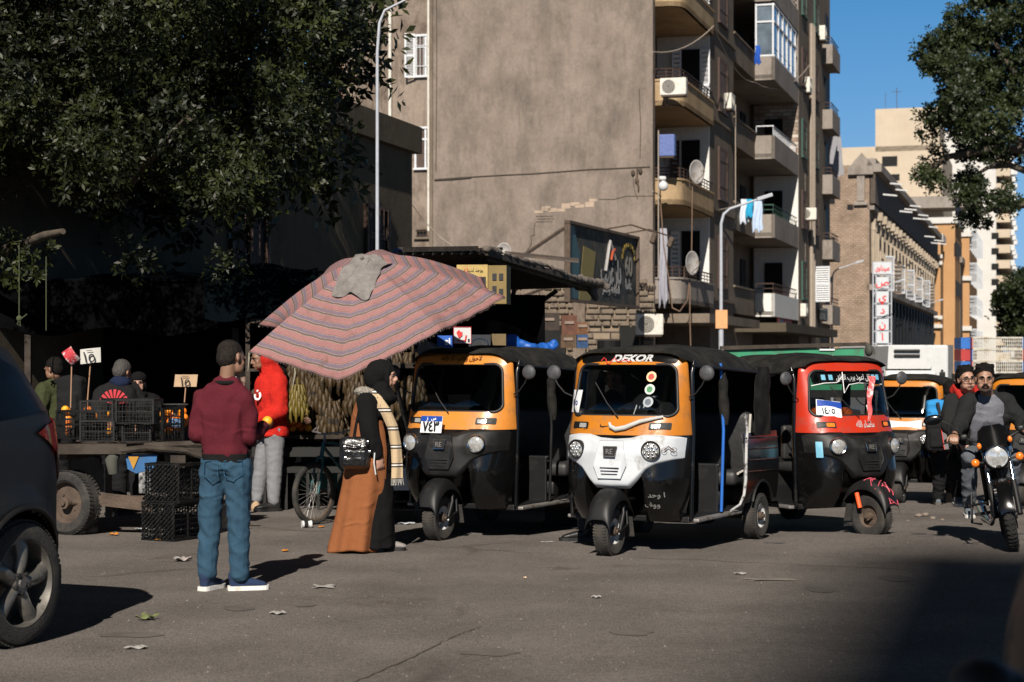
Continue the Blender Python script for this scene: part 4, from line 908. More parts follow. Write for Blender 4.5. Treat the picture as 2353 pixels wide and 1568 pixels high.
# corner balconies
for k in range(0,5):
    z=ZK[k]
    out=[(-.02,.42),(.35,.42),(.6,.48),(.8,.66),(.88,.95),(.9,1.4),(.9,6.25)]
    m=MB(); poly=[V((x,y,z)) for x,y in [(-1.2,.36),(-.02,.36)]+out+[(-1.2,6.25)]]; 
    m.prism(poly,(0,0,.16)); sl=m.build('balcony_floor',CONC if k==0 else BALC,A)
    m=MB(); n=len(out); 
    inn=[(x-.10*(1 if i>1 else 0),y+.10) for i,(x,y) in enumerate(out)]
    for (z0,z1,off) in((.0,.80,0),(.80,.86,.04)):
        b=len(m.v)
        o2=[(x+off*(i>1),y-off*(i<5)) for i,(x,y) in enumerate(out)]
        vs=[(x,y,z+z0-.0) for x,y in o2]+[(x,y,z+z1) for x,y in o2]+[(x,y,z+z0) for x,y in inn]+[(x,y,z+z1) for x,y in inn]
        fs=[]
        for i in range(n-1): fs+= [(i,i+1,n+i+1,n+i),(2*n+i,3*n+i,3*n+i+1,2*n+i+1),(n+i,n+i+1,3*n+i+1,3*n+i),(i,2*n+i,2*n+i+1,i+1)]
        fs+=[(0,n,3*n,2*n),(n-1,3*n-1,4*n-1,2*n-1)]; m.add(vs,fs)
    m.build('balcony_parapet',[CONC,BALC,BALC,BALC,BALC][k],A,smooth=40)
    m=MB(); rails(m,[(x-.05*(i>1),y+.05) for i,(x,y) in enumerate(out)],z+.86,.34); m.build('balcony_railing',RAIL,A)
    # end wall with door
    MB().box((-.22,6.2,z+1.7),(1.96,.15,3.08)).build('end_wall',WALLW,A)
    zf=z+.16; d=thing('door',(.1,6.11,zf+1.3),0); d.parent=A
    MB().box((0,0,0),(.66,.05,2.6)).build('door_opening',WIND,d)
    if k in(2,3): 
        m=MB(); shutter(m,(.52,-.06,0),.36,2.6); shutter(m,(-.5,-.10,0),.34,2.6,.5); m.build('shutter',SHUT,d)
    else:
        m=MB(); shutter(m,(-.56,-.10,0),.36,2.6,.7); m.build('shutter',SHB if k==1 else WALLW,d)
    MB().box((-1.16,3.3,z+1.7),(.06,5.7,3.08)).build('loggia_wall',PLB,A)
    if k<5: win(A,(.765,8.8,z+1.75),1.7,1.9,'x',RAIL,6,mull=False)
    # ledges between floors
    MB().box((.80,9,z+.35),(.1,5.2,.10)).build('ledge',PLB,A)
    # loggia B1 parapet, B2 balcony
    m=MB(); m.box((.70,14.1,z+.45),(.12,5.4,1.0)); m.box((.72,14.1,z+1.0),(.22,5.4,.08)); m.box((.0,14.1,z+.06),(1.3,5.4,.16)); m.build('loggia_parapet',PLB,A)
    m=MB(); m.box((.45,20.6,z+.08),(2.2,7.6,.16)); m.build('balcony_floor',CONC,A)
    m=MB(); m.box((1.16,16.86,z+.42),(.82,.12,.96)); m.box((1.50,20.6,z+.42),(.12,7.6,.96)); m.build('balcony_parapet',[WALLW,CONC,CONC,CONC,CONC][k],A)
    rl=MB(); rails(rl,[(.8,16.9),(1.5,16.9),(1.5,24.2)],z+.9,.4,2 if k!=2 else 1,.35 if k==2 else .6); rl.build('balcony_railing',[RAIL,SHG,WFR,RAIL,RAIL][k],A)
    MB().box((.55,24.42,z+1.7),(2.0,.14,3.05)).build('end_wall',[WALLW,WALLW,BRKW,CONC,CONC][k],A)
    for t_ in(13.6,19.0,22.3): MB().box((-.62,t_,z+1.4),(.06,1.3,2.4)).build('door',WIND,A)
    dd=MB().box((.45,24.33,z+1.4),(.8,.05,2.3)).build('door',WIND,A)
    for t_,hh in((26.2,1.7),(30.8,1.7)):
        win(A,(1.565,t_,z+1.8),1.5,hh,'x',RAIL if k%2 else SHG,4,gl=WIND if k!=4 else SHG,mull=False,shutm=SHUT if (k,t_) in((0,30.8),) else None,sw=-1,ang=1.3)
    # far balconies
    m=MB(); m.box((1.8,33.6,z+.42),(.46,.12,.96)); m.box((2.0,35.3,z+.42),(.12,3.5,.96)); m.box((1.78,35.3,z+.05),(.46,3.5,.16)); m.build('balcony_parapet',CONC,A)
    rl=MB(); rails(rl,[(1.6,33.65),(1.98,33.65),(1.98,36.9)],z+.9,.35,2,.5); rl.build('balcony_railing',RAIL,A)
    MB().box((1.585,35.2,z+1.5),(.05,1.3,2.3)).build('door',WIND,A)
# glazed veranda on the upper B2 balcony
V_=thing('glazed_veranda',(0,0,0)); V_.parent=A
zv=ZK[3]+.9
for (a,b,face) in((.8,1.5,'y'),):
    m=MB(); m.box((1.14,16.88,zv+1.1),(.74,.03,2.1)); m.box((1.5,20.4,zv+1.1),(.03,7,2.1)); m.build('veranda_glass',mat('veranda_glass',(.1,.13,.16),.1,var=.5,vs=1.2),V_)
m=MB()
for x in(.8,1.5): m.box((x,16.86,zv+1.1),(.07,.07,2.2))
for z in(.05,1.45,2.15): m.box((1.15,16.85,zv+z),(.75,.06,.07)); m.box((1.53,20.4,zv+z),(.06,7.1,.07))
for t_ in(18.2,19.5,20.8,22.1,23.5): m.box((1.53,t_,zv+1.1),(.06,.07,2.2))
m.build('veranda_frame',WFR,V_)
# left wing with open shutters
m=MB(); m.box((-9.3,3.5,8.6),(3.4,6,18.4)); m.build('wing_wall',PLC,A)
win(A,(-7.98,.49,12.0),.72,1.4,'y',WFR,6,shutm=None,gl=mat('window_brown',(.06,.035,.025),.6)); 
sh_=MB(); shutter(sh_,(-8.5,.3,12.0),.36,1.5,.45); sh_.build('shutter',SHUT,A)
win(A,(-7.98,.49,8.85),.72,1.4,'y',WFR,0,gl=mat('window_brown',(.06,.035,.025),.6)); win(A,(-8.1,.49,5.95),.45,.32,'y',PLB,4,mull=False)
m=MB(); m.tube([(-9.25,.4,17),(-9.25,.4,6.5)],.06,8); m.tube([(-7.75,.1,17),(-7.75,.1,6)],.05,8); m.build('drain_pipe',ACW,A)
m=MB()
for (t_,dx) in((28.3,0),(28.7,.0),(29.15,0)): m.tube([(1.66,t_,17.5),(1.66,t_,2.4)],.09,7)
m.build('drain_pipe',PIPE,A)
m=MB(); m.box((.85,5.8,3.0),(1.9,10.8,.3)); m.build('shop_beam',PLB,A)
m=MB(); m.box((1.7,21,2.9),(2.0,18,.35)); m.build('shop_canopy',DARKP,A)
# hanging cables on the corner
def cable(label,pts,r=.018,m_=None,sag=0):
    P=[]
    for a,b in zip(pts[:-1],pts[1:]):
        for i in range(8):
            t=i/8; p=V(a).lerp(V(b),t); p.z-=sag*4*t*(1-t); P.append(p)
    P.append(V(pts[-1])); o=MB().tube(P,r,5).build('cable',m_ or PIPE,None,smooth=60); tag(o,label,'cable',group='cables hanging on the apartment block'); return o
CB=mat('cable_brown',(.16,.1,.065),.8)
cable('brown cable hanging in a loop below the second corner balcony',[at(1518,470,59.4),at(1525,560,59.4),at(1538,650,59.4),at(1545,708,59.4),at(1562,716,59.3),at(1580,690,59.2),at(1585,640,59.2)],.02,CB)
cable('straight cable dropping from the lower corner dish bracket',[at(1586,655,59.1),at(1585,720,59.1),at(1587,795,59.1)],.02,CB)
cable('cable running up from the upper corner dish',[at(1591,420,59),at(1590,520,59),at(1589,590,59)],.018,CB)
cable('dark cable sagging across the blank side wall',[at(947,470,58.5),at(975,508,59),at(1010,545,59.2),at(1040,566,59.2)],.02)
for k,(a,b_,sg) in enumerate((((1500,120,59.5),(1640,60,64),.3),((1640,60,64),(1735,190,74),.5),((1500,440,59.5),(1700,470,70),.4),((1735,190,74),(1860,150,85),.6),((1513,300,59.5),(1513,640,59.4),0),((1690,240,70),(1690,470,70),0),((1868,200,85.3),(1866,480,85.3),0),((1850,400,85.3),(1850,700,85.3),0))):
    cable(['wire looping from the corner across the upper balconies','wire sagging towards the glazed veranda','wire running low along the second storey','wire from the veranda to the far drain pipe','thin wire straight down the corner edge','thin wire down beside the narrow windows','thin wire beside the far drain pipe, upper length','thin wire beside the far drain pipe, lower length'][k],[at(*a),at(*b_)],.022,None,sg)
# AC units and dishes: things of their own
def ac(p,rz,label,w=.8,h=.58,cover=None):
    T=thing('air_conditioner',p,rz,label,'air conditioner','air conditioners on the building fronts')
    MB().rbox((0,0,0),(w,.3,h),.02).build('casing',cover or ACW,T)
    if not cover:
        m=MB(); m.cyl((-.14,-.16,0),(-.14,-.152,0),h*.4,n=20); m.build('fan_opening',mat('fan_dark',(.12,.11,.095),.7),T)
        m=MB()
        for r_ in(.08,.14,.2): m.tube([(-.14+r_*math.cos(R(a)),-.17,r_*math.sin(R(a))) for a in range(0,361,30)],.006,4)
        for k in range(8): m.box((w/2+.005,0,-h*.38+k*h*.1),(.012,.24,.02))
        m.build('grille',ACW,T)
    m=MB(); m.box((0,.05,-h/2-.03),(w*.9,.36,.04)); m.bar((-w*.3,.2,-h/2-.05),(-w*.3,.2,-h/2-.3),.03); m.build('bracket',RUST,T); return T
ac(at(1548,200,59.4)+V((0,0,0)),KR,'white air conditioner on the upper corner balcony front',.85,.55)
ac(at(1534,335,59.4),KR,'air conditioner wrapped in a blue plastic cover on the corner balcony',.5,.7,mat('blue_cover',(.09,.13,.32),.5,bump=.5,bs=12))
ac(at(1676,235,69),KR+PI/2,'air conditioner on the street wall beside the tall narrow window')
ac(at(1856,197,85.3),KR+PI/2,'air conditioner on the far street wall beside the drain pipes, topmost of three',.8,.7)
ac(at(1859,492,85.3),KR,'box-shaped air conditioner with brown cover beside the drain pipes',.7,.55)
ac(at(1847,713,84),KR+PI/2,'low air conditioner left of the drain pipe foot')
ac(at(1893,723,90.3),KR+PI/2,'low air conditioner right of the drain pipe foot')
ac(at(1492,746,53),KR+.5,'white air conditioner on the stone wall under the shed roof corner',.75,.6)
ac(at(1891,78,90.3),KR+PI/2,'air conditioner high against the sky beside the last balcony',.8,.7)
def dish(p,label,r=.42,rz=.0):
    T=thing('satellite_dish',p,rz,label,'satellite dish','satellite dishes')
    m=MB(); m.grid(lambda u,v:(r*v*math.cos(2*PI*u),-.1*v*v*1.0+.0,r*v*math.sin(2*PI*u)*1.08),28,8,closeu=True); o=m.build('dish',mat('dish_grey',(.4,.38,.36),.5,metal=.1,dirt=(.2,.16,.12)),T,smooth=180); o.modifiers.new('s','SOLIDIFY').thickness=.012
    m=MB(); m.tube([(0,-.05,-r*.9),(0,-.38,-.1),(0,-.4,0)],.014,6); m.ell((0,-.4,0),.035); m.tube([(0,0,0),(0,.2,-.1),(0,.2,-.5)],.022,6); m.build('arm',RUST,T,smooth=60); return T
dish(at(1596,396,59),'satellite dish on the second corner balcony railing',.36,.75); dish(at(1585,605,59),'satellite dish on the lowest corner balcony railing',.36,.85); dish(at(1160,578,58),'small pale satellite dish behind the shed roof',.25,-.3)
# camera on the corner
m=MB(); m.rbox((0,0,0),(.22,.22,.12),.03); m.ell((.03,0,-.25),(.16,.14,.16)); m.cyl((.03,0,0),(.03,0,-.2),.07); o=m.build('street_camera',WHT2,None,smooth=40); o.location=at(1522,410,59.2); tag(o,'white dome camera bracketed to the block corner','camera')
# laundry
def cloth(label,p,w,h,m_,cat='laundry'):
    o=MB().thick(lambda u,v:(w*(u-.5)*(1-.25*(1-v))+.02*math.sin(v*7),.05*math.sin(u*14+v*3)*v,-h*v*(1-.12*math.sin(u*5)**2)),18,14,(0,.01,0)).build('hanging_garment',m_,None,smooth=60); o.location=p; tag(o,label,cat,group='laundry hanging outside the balconies'); return o
cloth('pale shirt hanging left on the balcony clothes line',at(1710,458,72),.35,1.0,mat('cloth_pale',(.55,.6,.68),.9)); cloth('turquoise garment hanging among the balcony laundry',at(1722,458,71.8),.3,.75,mat('cloth_turq',(.02,.33,.55),.9)); cloth('long light-blue shirt hanging right on the clothes line',at(1741,462,71.6),.42,1.25,mat('cloth_lb',(.42,.52,.68),.9))
cloth('grey curtain hanging from the far balcony',at(1905,310,97),1.6,2.4,mat('cloth_grey',(.24,.24,.26),.9),'curtain'); cloth('faded curtain on the lowest loggia edge',at(1524,525,59.5),.3,2.6,mat('cloth_grey2',(.3,.3,.34),.9),'curtain')
cloth('blue garment and cords on the glazed veranda corner',at(1741,105,74),.25,.8,mat('cloth_blue',(.01,.08,.4),.9))
# red sign on the balcony
bp_=thing('shop_banner',at(1803,715,80.5),KR+PI/2,'red and grey shop banner fixed along a lower balcony','banner')
MB().box((0,0,0),(4.6,.05,1.1)).build('banner_sheet',mat('banner_red',(.38,.02,.025),.6),bp_)
m=MB(); m.box((-2.15,-.03,0),(.9,.02,1.25)); m.build('banner_stripe',mat('banner_orange',(.85,.12,.05),.6),bp_); m=MB(); m.box((-1.2,-.03,0),(1.0,.02,1.1)); m.build('banner_grey',mat('banner_grey',(.2,.2,.25),.6),bp_)
letter(ar('تموينات'),.6,WINK,bp_,(.5,-.04,.1),(1,0,0),(0,0,1),bold=.01)

# ---------- brick sliver behind, old dark house ----------
b=thing('brick_house',at(878,830,72),KR,'narrow strip of red-brick house with a boarded window behind the lamp post','house')
MB().box((-.6,3,6.5),(3.2,6,15)).build('wall',BRKR,b); MB().box((-.6,-.06,12.4),(3.3,.12,.2)).build('ledge',CONC,b); win(b,(.25,-.02,10.2),.9,2.6,'y',BALC)
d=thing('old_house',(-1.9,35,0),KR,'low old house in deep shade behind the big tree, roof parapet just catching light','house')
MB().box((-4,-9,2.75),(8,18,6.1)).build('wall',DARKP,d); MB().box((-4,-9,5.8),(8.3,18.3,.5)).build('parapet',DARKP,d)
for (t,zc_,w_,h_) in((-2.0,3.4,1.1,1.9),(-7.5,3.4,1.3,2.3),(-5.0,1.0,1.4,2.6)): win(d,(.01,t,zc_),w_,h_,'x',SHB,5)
# ---------- right-hand street front ----------
K2=V((21.8,112,0)); O2=thing('brick_palace',K2,KR,'long old brick building with carved cornice and arched upper windows','old building')
MB().box((-5,33,6.5),(9.9,66,14.1)).build('wall',BRK,O2)
m=MB(); m.box((.25,33,13.35),(.9,66.3,.5)); m.box((.1,33,13.75),(.5,66.3,.35)); m.box((.05,33,6.1),(.5,66,.35)); m.box((.05,33,10.95),(.4,66,.25)); m.build('cornice',CONC,O2)
m=MB(); m.box((.16,33,12.2),(.3,66,2.0)); m.build('netting',mat('net_dark',(.07,.055,.042),.9,var=.4),O2)
m=MB(); m.box((-.55,-.1,13.2),(1.5,.4,.5)); m.box((-.55,-.1,11.2),(.8,.3,.2)); m.box((-.55,-.08,12.2),(.45,.2,1.7)); m.prism([(-1.2,-.15,13.45),(.2,-.15,13.45),(-.05,-.15,13.8),(-.3,-.15,14.05),(-.5,-.15,14.3),(-.7,-.15,14.05),(-.95,-.15,13.8)],(0,.4,0)); m.build('corner_capital',CONC,O2)
m=MB()
for k in range(20):
    t=1.5+k*3.2
    for s in(-.7,.7): m.tube([(.1,t+s,7),(.1,t+s,9.6)],.12,6); 
    m.tube([(.12,t+.7*math.cos(R(a)),9.6+.7*math.sin(R(a))) for a in range(0,181,30)],.13,5); m.box((.25,t+1.6,10.6),(.5,.4,.5))
m.build('arcade_trim',plaster('trim_pale',(.34,.28,.21),(.42,.35,.27)),O2)
for k in range(20):
    t=1.5+k*3.2; MB().box((.06,t,8.4),(.1,1.1,2.8)).build('window',WIND,O2)
    if k in(3,5,6,9,12,15,17): 
        m=MB(); shutter(m,(.3,t-.75,7.4),.7,2.0+.3*(k%2),.5,8); m.build('shutter',[WFR,SHUT,PLC][k%3],O2)
    MB().box((.07,t,5.2),(.1,.9,1.2)).build('window',WIND,O2)
    MB().box((.06,t,3),(.1,1.6,3.4)).build('shop_opening',WIND,O2)
m=MB()
for (x,z) in((-2.3,11.4),(-2.3,9.0),(-2.4,6.6),(-2.1,4.7),(-1.2,11.0)): m.box((x,.0,z),(.35,.1,.3))
m.build('putlog_hole',WIND,O2)
m=MB()
rnd=random.Random(3)
for k in range(14): 
    t=2+k*4.4; z=rnd.choice([11.9,12.4,13]); MB().bar((.6,t,z),(1.45,t,z-.1),.09).build('spout',WHT2,O2)
def block(name,label,x0,x1,y0,y1,Y,dep,mt,rz=KR,wins=None,wm=WIND,cat='building',sidew=None,cor=None):
    p=at(x0,HY,Y); s=Y/FD; w=(x1-x0)*s/.96; zt=EYE+(HY-y0)*s; zb=EYE+(HY-y1)*s if y1 else -1
    T=thing(name,(p.x,p.y,0),rz,label,cat); MB().box((w/2,dep/2,(zt+zb)/2),(w,dep,zt-zb)).build('wall',mt,T)
    if cor: MB().box((w/2,dep/2,zt+.1),(w+.5,dep+.5,.6)).build('cornice',cor,T)
    if wins:
        for (u,yy,ww,hh) in wins: MB().box((w*u,-.03,EYE+(HY-yy)*s),(ww*s,.12,hh*s)).build('window',wm,T)
    if sidew:
        n,z0,dz,kk=sidew
        for i in range(n):
            for j in range(kk): MB().box((w+.03,dep*(j+.5)/kk,z0+dz*i),(.12,dep/kk*.5,1.5)).build('window',wm,T)
    return T,w,zt
block('cream_tower','cream high-rise block with blank wall and one window strip','1','1','','',1,1,1) if False else None
T,w,zt=block('cream_tower','broad cream high-rise with a blank wall and one small window strip',1900,2148,341,0,230,25,PLD,wins=[(.55,375,34,22),(.6,412,18,14)])
MB().box((w*.70,6,zt+2),(w*.55,12,5.3)).build('rooftop_block',PLD,T); m=MB(); m.bar((w*.6,2,zt+4),(w*.6,2,zt+7.5),.07); m.bar((w*.6-.6,2,zt+7),(w*.6+.6,2,zt+7),.05); m.bar((w*.5,2,zt+4),(w*.5,2,zt+7),.05); m.build('aerial',RAIL,T)
MB().box((w*1.02,-2,EYE+(HY-478)*230/FD),(9,6,1.4)).build('concrete_ledge',CONC,T)
T,w,zt=block('white_tower','pale high-rise with rows of balconies seen between the tree and the orange house',2135,2278,300,0,260,34,PLWH,wins=[(.985,y,16,14) for y in(545,580,615,650,685,720)])
for i in range(14):
    z=zt-4-i*2.15*1.0; MB().box((w+.9,17,z),(2.0,34,1.15)).build('balcony',PLD,T)
    for j in range(3): MB().rbox((w+2.1,5+11*j,z+.4),(.7,1.2,.8),.05).build('wall_unit',WHT2,T)
MB().box((w+.05,17,zt/2),(.3,33,zt*.97)).build('recess',WIND,T)
T,w,zt=block('orange_house','orange plastered house with white cornice, upper part above the brick roofline',2128,2190,510,0,185,14,ORGP,cor=PLWH,wins=[(1.02,575,6,30)],sidew=(3,9,4,3))
T,w,zt=block('orange_house','orange corner house with tall pier and white bands beyond the brick building',2203,2226,540,0,200,22,ORGP,cor=PLWH,sidew=(4,4,3.6,6))
for yy in(640,755): MB().box((w/2,-.1,EYE+(HY-yy)*200/FD),(w+.5,.5,.5)).build('band',PLWH,T)
m=MB()
for i in range(4):
    for j in range(6): shutter(m,(w+.3,22*(j+.25)/6,4+3.6*i),1.1,2.2,.4,6)
m.build('shutters',SHUT,T)
T,w,zt=block('orange_house','narrow orange pilaster front with white capital joined to the brick building',2143,2160,548,0,178,5,ORGP,cor=PLWH,wins=[])
m=MB(); 
for yy in(590,605,730,750): m.box((w/2,-.15,EYE+(HY-yy)*178/FD),(w+.4,.5,.35))
m.build('band',PLWH,T)
T,w,zt=block('street_house','brown house with green shutters at the end of the street',2250,2275,650,0,300,60,PLB,sidew=(3,4,4,9),wm=SHG)
T,w,zt=block('street_house','brown carved-front house between the orange houses',2166,2204,600,0,195,10,PLB,cor=CONC,wins=[(.3,640,8,22),(.7,640,8,22),(.3,690,8,26),(.7,690,8,26)])
# street at far right closes behind trees
# ---------- lamps ----------
LAM=mat('lamp_pole',(.36,.38,.42),.5,metal=0,var=.12,vs=12)
def lamp(x,Y,ytop,arm,label,r=.07):
    b=gp(x,Y); T=thing('street_lamp',b,0,label,'street lamp','street lamps'); h=EYE+(HY-ytop)*Y/FD-b.z; s=Y/FD
    m=MB(); m.tube([(0,0,0),(0,0,h*.5),(0,0,h*.5),(0,0,h-.4)],[r,r,r*.72,r*.6],12); m.build('pole',LAM,T,smooth=50)
    m=MB(); m.tube([(0,0,h-.4),(.06*arm[0]*s,0,h-.1),(.2*arm[0]*s,0,h+.15*arm[1]*s),(arm[0]*s,0,h+arm[1]*s)],[r*.6,r*.6,r*.5,r*.35],8); m.build('arm',LAM,T,smooth=60); 
    MB().rbox((arm[0]*s,0,h+arm[1]*s),(6.5*r,2.2*r,1.4*r),.01,rot=(0,-math.atan2(arm[1],arm[0]),0)).build('lamp_head',LAM,T); return T,h
lamp(867,18.6,30,(85,40),'tall grey street lamp rising behind the pink umbrella',.027)
L1,h=lamp(1657,56,485,(100,32),'street lamp in front of the corner balconies with a blank orange board',.075)
MB().box((0,-.1,EYE+96*56/FD-L1.location.z),(.36,.02,.56)).build('board',mat('board_orange',(.6,.3,.13),.7),L1)
lamp(1912,95,622,(62,20),'street lamp left of the vertical red-lettered sign',.07); lamp(2095,150,708,(66,18),'street lamp right of the vertical red-lettered sign',.07); lamp(2188,210,735,(34,16),'smallest street lamp, far down the street',.07); lamp(2006,88,668,(60,22),'street lamp standing directly before the vertical sign',.05)
# vertical sign
S=thing('vertical_sign',gp(2027,90),0,'tall vertical ladder sign with red Arabic letters on white panels','sign')
sc_=90/FD; zz=lambda y:EYE+(HY-y)*sc_-S.location.z
m=MB()
for dx in(-21,-14,14,21): m.bar((dx*sc_,0,zz(830)),(dx*sc_,0,zz(603)),.06)
for y in(603,632,665,698,730,762,790): m.bar((-21*sc_,0,zz(y)),(21*sc_,0,zz(y)),.05)
m.build('frame',LAM,S)
for i,(t,y) in enumerate(((ar('صيدناوى'),617),('\uFEB9',650),('\uFEF1',683),('\uFEA9',714),('\uFEE5',746),('\uFE8D',776),('\uFEED',806))):
    w_=40 if i==0 else 27; P=MB().box((0,-.05,zz(y)),(w_*sc_,.06,26*sc_)).build('sign_panel',WHT,S)
    letter(t,.5 if i else .36,RINK,P,(0,-.09,zz(y)),(1,0,0),(0,0,1),bold=.012,maxw=.7 if i==0 else None)
# billboard
bb=thing('billboard',V(((1304.5-CX)/FD*45,45,0)),math.atan2(6,2.1),'large dark advertising billboard over the market shed, lettered in Arabic with 60','billboard')
zc_=EYE+(HY-600)*45/FD; L_=6.35; BBH=1.92
MB().box((L_/2,.05,zc_),(L_,.08,BBH)).build('board',mat('board_slate',(.05,.053,.053),.85,var=.3,vs=2,spec=.1,dirt=(.1,.09,.075)),bb)
m=MB(); m.box((L_/2,.0,zc_+BBH/2),(L_+.1,.14,.07)); m.box((L_/2,.0,zc_-BBH/2),(L_+.1,.14,.07)); m.box((0,.0,zc_),(.07,.14,BBH)); m.box((L_,.0,zc_),(.07,.14,BBH)); m.build('frame',RUST,bb)
m=MB(); m.prism([(.9,.0,zc_-.95),(1.9,.0,zc_-.95),(2.4,.0,zc_+.35),(1.3,.0,zc_+.45)],(0,-.006,0)); m.build('gold_block',mat('gold_print',(.2,.15,.03),.6),bb)
m=MB(); m.prism([(.1,.0,zc_-.9),(.9,.0,zc_-.9),(1.0,.0,zc_+.2),(.5,.0,zc_+.9),(.1,.0,zc_+.9)],(0,-.005,0)); m.build('blue_wave',mat('wave_print',(.03,.08,.09),.6),bb)
G=mat('print_grey',(.32,.31,.3),.6)
m=MB(); m.tube([(3.2,-.02,zc_-.1),(3.6,-.02,zc_+.7),(4.1,-.02,zc_+.25)],.05,5); m.build('print_mark',G,bb); m=MB(); m.tube([(3.65,-.03,zc_+.2),(3.8,-.03,zc_+.42),(4.0,-.03,zc_+.5)],.05,5); m.build('print_mark',mat('print_red',(.35,.06,.02),.6),bb)
letter(ar('دار غريب'),.85,G,bb,(3.75,-.02,zc_-.12),(1,0,0),(0,0,1),bold=.02,maxw=1.9); letter(ar('للطباعة والنشر'),.34,G,bb,(3.75,-.02,zc_-.55),(1,0,0),(0,0,1),maxw=1.6)
letter('60',.75,mat('print_60',(.28,.25,.2),.6),bb,(5.45,-.02,zc_+.1),(1,0,0),(0,0,1),bold=.01); letter(ar('عاما'),.4,G,bb,(5.45,-.02,zc_-.38),(1,0,0),(0,0,1))
m=MB()
for k in range(9): a=R(20*k+10); m.box((5.45+.62*math.cos(a),-.02,zc_+.3+.42*math.sin(a)),(.12,.01,.12),rot=(0,a,0))
m.build('stars',mat('gold_star',(.3,.2,.02),.6),bb)
m=MB(); m.bar((0,.1,zc_+.8),(-5.2,1.2,zc_-1.3),.07); m.build('brace',RUST,bb); m=MB().bar((0,.1,zc_-.5),(-1.9,.6,zc_-.95),.06); m.build('brace',RUST,bb)
for x_ in(4.6,6.4): m=MB(); m.tube([(x_-1.6,.1,zc_+.95),(x_-.6,-.5,zc_+1.15),(x_,-.9,zc_+1.0)],.022,5); m.rbox((x_,-.95,zc_+.82),(.2,.14,.3),.04,rot=(.3,.2,0)); m.build('floodlight',RUST,bb)
# ---------- foliage ----------
def leafmat(name,c1,c2):
    m=bpy.data.materials.new(name); m.use_nodes=True; nt=m.node_tree; N=nt.nodes; L=nt.links; b=N['Principled BSDF']
    at_=N.new('ShaderNodeAttribute'); at_.attribute_name='tone'; x=N.new('ShaderNodeMix'); x.data_type='RGBA'; x.inputs[6].default_value=(*c1,1); x.inputs[7].default_value=(*c2,1); L.new(at_.outputs['Fac'],x.inputs[0]); L.new(x.outputs[2],b.inputs['Base Color'])
    b.inputs['Roughness'].default_value=.5; b.inputs['Specular IOR Level'].default_value=.25; return m
def foliage(name,parent,clusters,n,L_,m,seed=1,shell=.55,face=(0,-1,.4),w=.42,k=6):
    """clusters: (centre xyz, radius); rosettes of k leaves near each clump's surface"""
    rg=np.random.default_rng(seed); C=np.array([c[:3] for c in clusters]); Rr=np.array([c[3] for c in clusters]); wt=Rr**2; wt/=wt.sum()
    ci=rg.choice(len(C),n,p=wt); d=rg.normal(size=(n,3)); d[:,2]*=.8; d/=np.linalg.norm(d,axis=1)[:,None]
    rad=Rr[ci]*(shell+(1-shell)*rg.random(n)**.6)*(1+.15*rg.normal(size=n)); P=C[ci]+d*rad[:,None]
    axis=d*.8+np.array(face)*.5+rg.normal(size=(n,3))*.35; axis/=np.linalg.norm(axis,axis=1)[:,None]
    t=np.cross(axis,rg.normal(size=(n,3))); t/=np.linalg.norm(t,axis=1)[:,None]; bt=np.cross(axis,t)
    ang=(np.arange(k)/k*2*np.pi)[None,:]+rg.random((n,1))*6+rg.normal(size=(n,k))*.25
    dirs=t[:,None]*np.cos(ang)[...,None]+bt[:,None]*np.sin(ang)[...,None]; dirs=dirs*.85+axis[:,None]*(.25+.35*rg.random((n,k,1)))
    dirs/=np.linalg.norm(dirs,axis=2)[...,None]; side=np.cross(dirs,np.broadcast_to(axis[:,None],dirs.shape)); side/=np.maximum(1e-6,np.linalg.norm(side,axis=2))[...,None]
    ll=L_*(.7+.6*rg.random((n,k,1))); base=P[:,None]+dirs*ll*.12+axis[:,None]*(rg.random((n,k,1))-.5)*L_*1.2
    nn=np.cross(side,dirs)
    v=np.stack([base,base+dirs*ll*.5+side*ll*w*.5+nn*ll*.07,base+dirs*ll,base+dirs*ll*.5-side*ll*w*.5+nn*ll*.07],axis=2).reshape(-1,3)
    nf=n*k; me=bpy.data.meshes.new(name); me.vertices.add(nf*4); me.vertices.foreach_set('co',v.astype('f').ravel()); me.loops.add(nf*4); me.loops.foreach_set('vertex_index',np.arange(nf*4,dtype='i')); me.polygons.add(nf); me.polygons.foreach_set('loop_start',np.arange(nf,dtype='i')*4); me.polygons.foreach_set('loop_total',np.full(nf,4,'i')); me.update(calc_edges=True)
    a=me.attributes.new('tone','FLOAT','FACE'); tone=np.clip((rg.random(n)[:,None]*.45+rg.random(len(C))[ci][:,None]*.5+rg.random((n,k))*.25-.1),0,1)**1.5; a.data.foreach_set('value',tone.astype('f').ravel())
    return link(name,me,m,parent)
LF1=leafmat('ficus_leaf',(.003,.005,.002),(.034,.042,.009)); LF2=leafmat('tree_leaf',(.008,.014,.004),(.033,.044,.012))
BARK=mat('bark',(.07,.055,.04),.95,var=.5,bump=.8,bs=14)
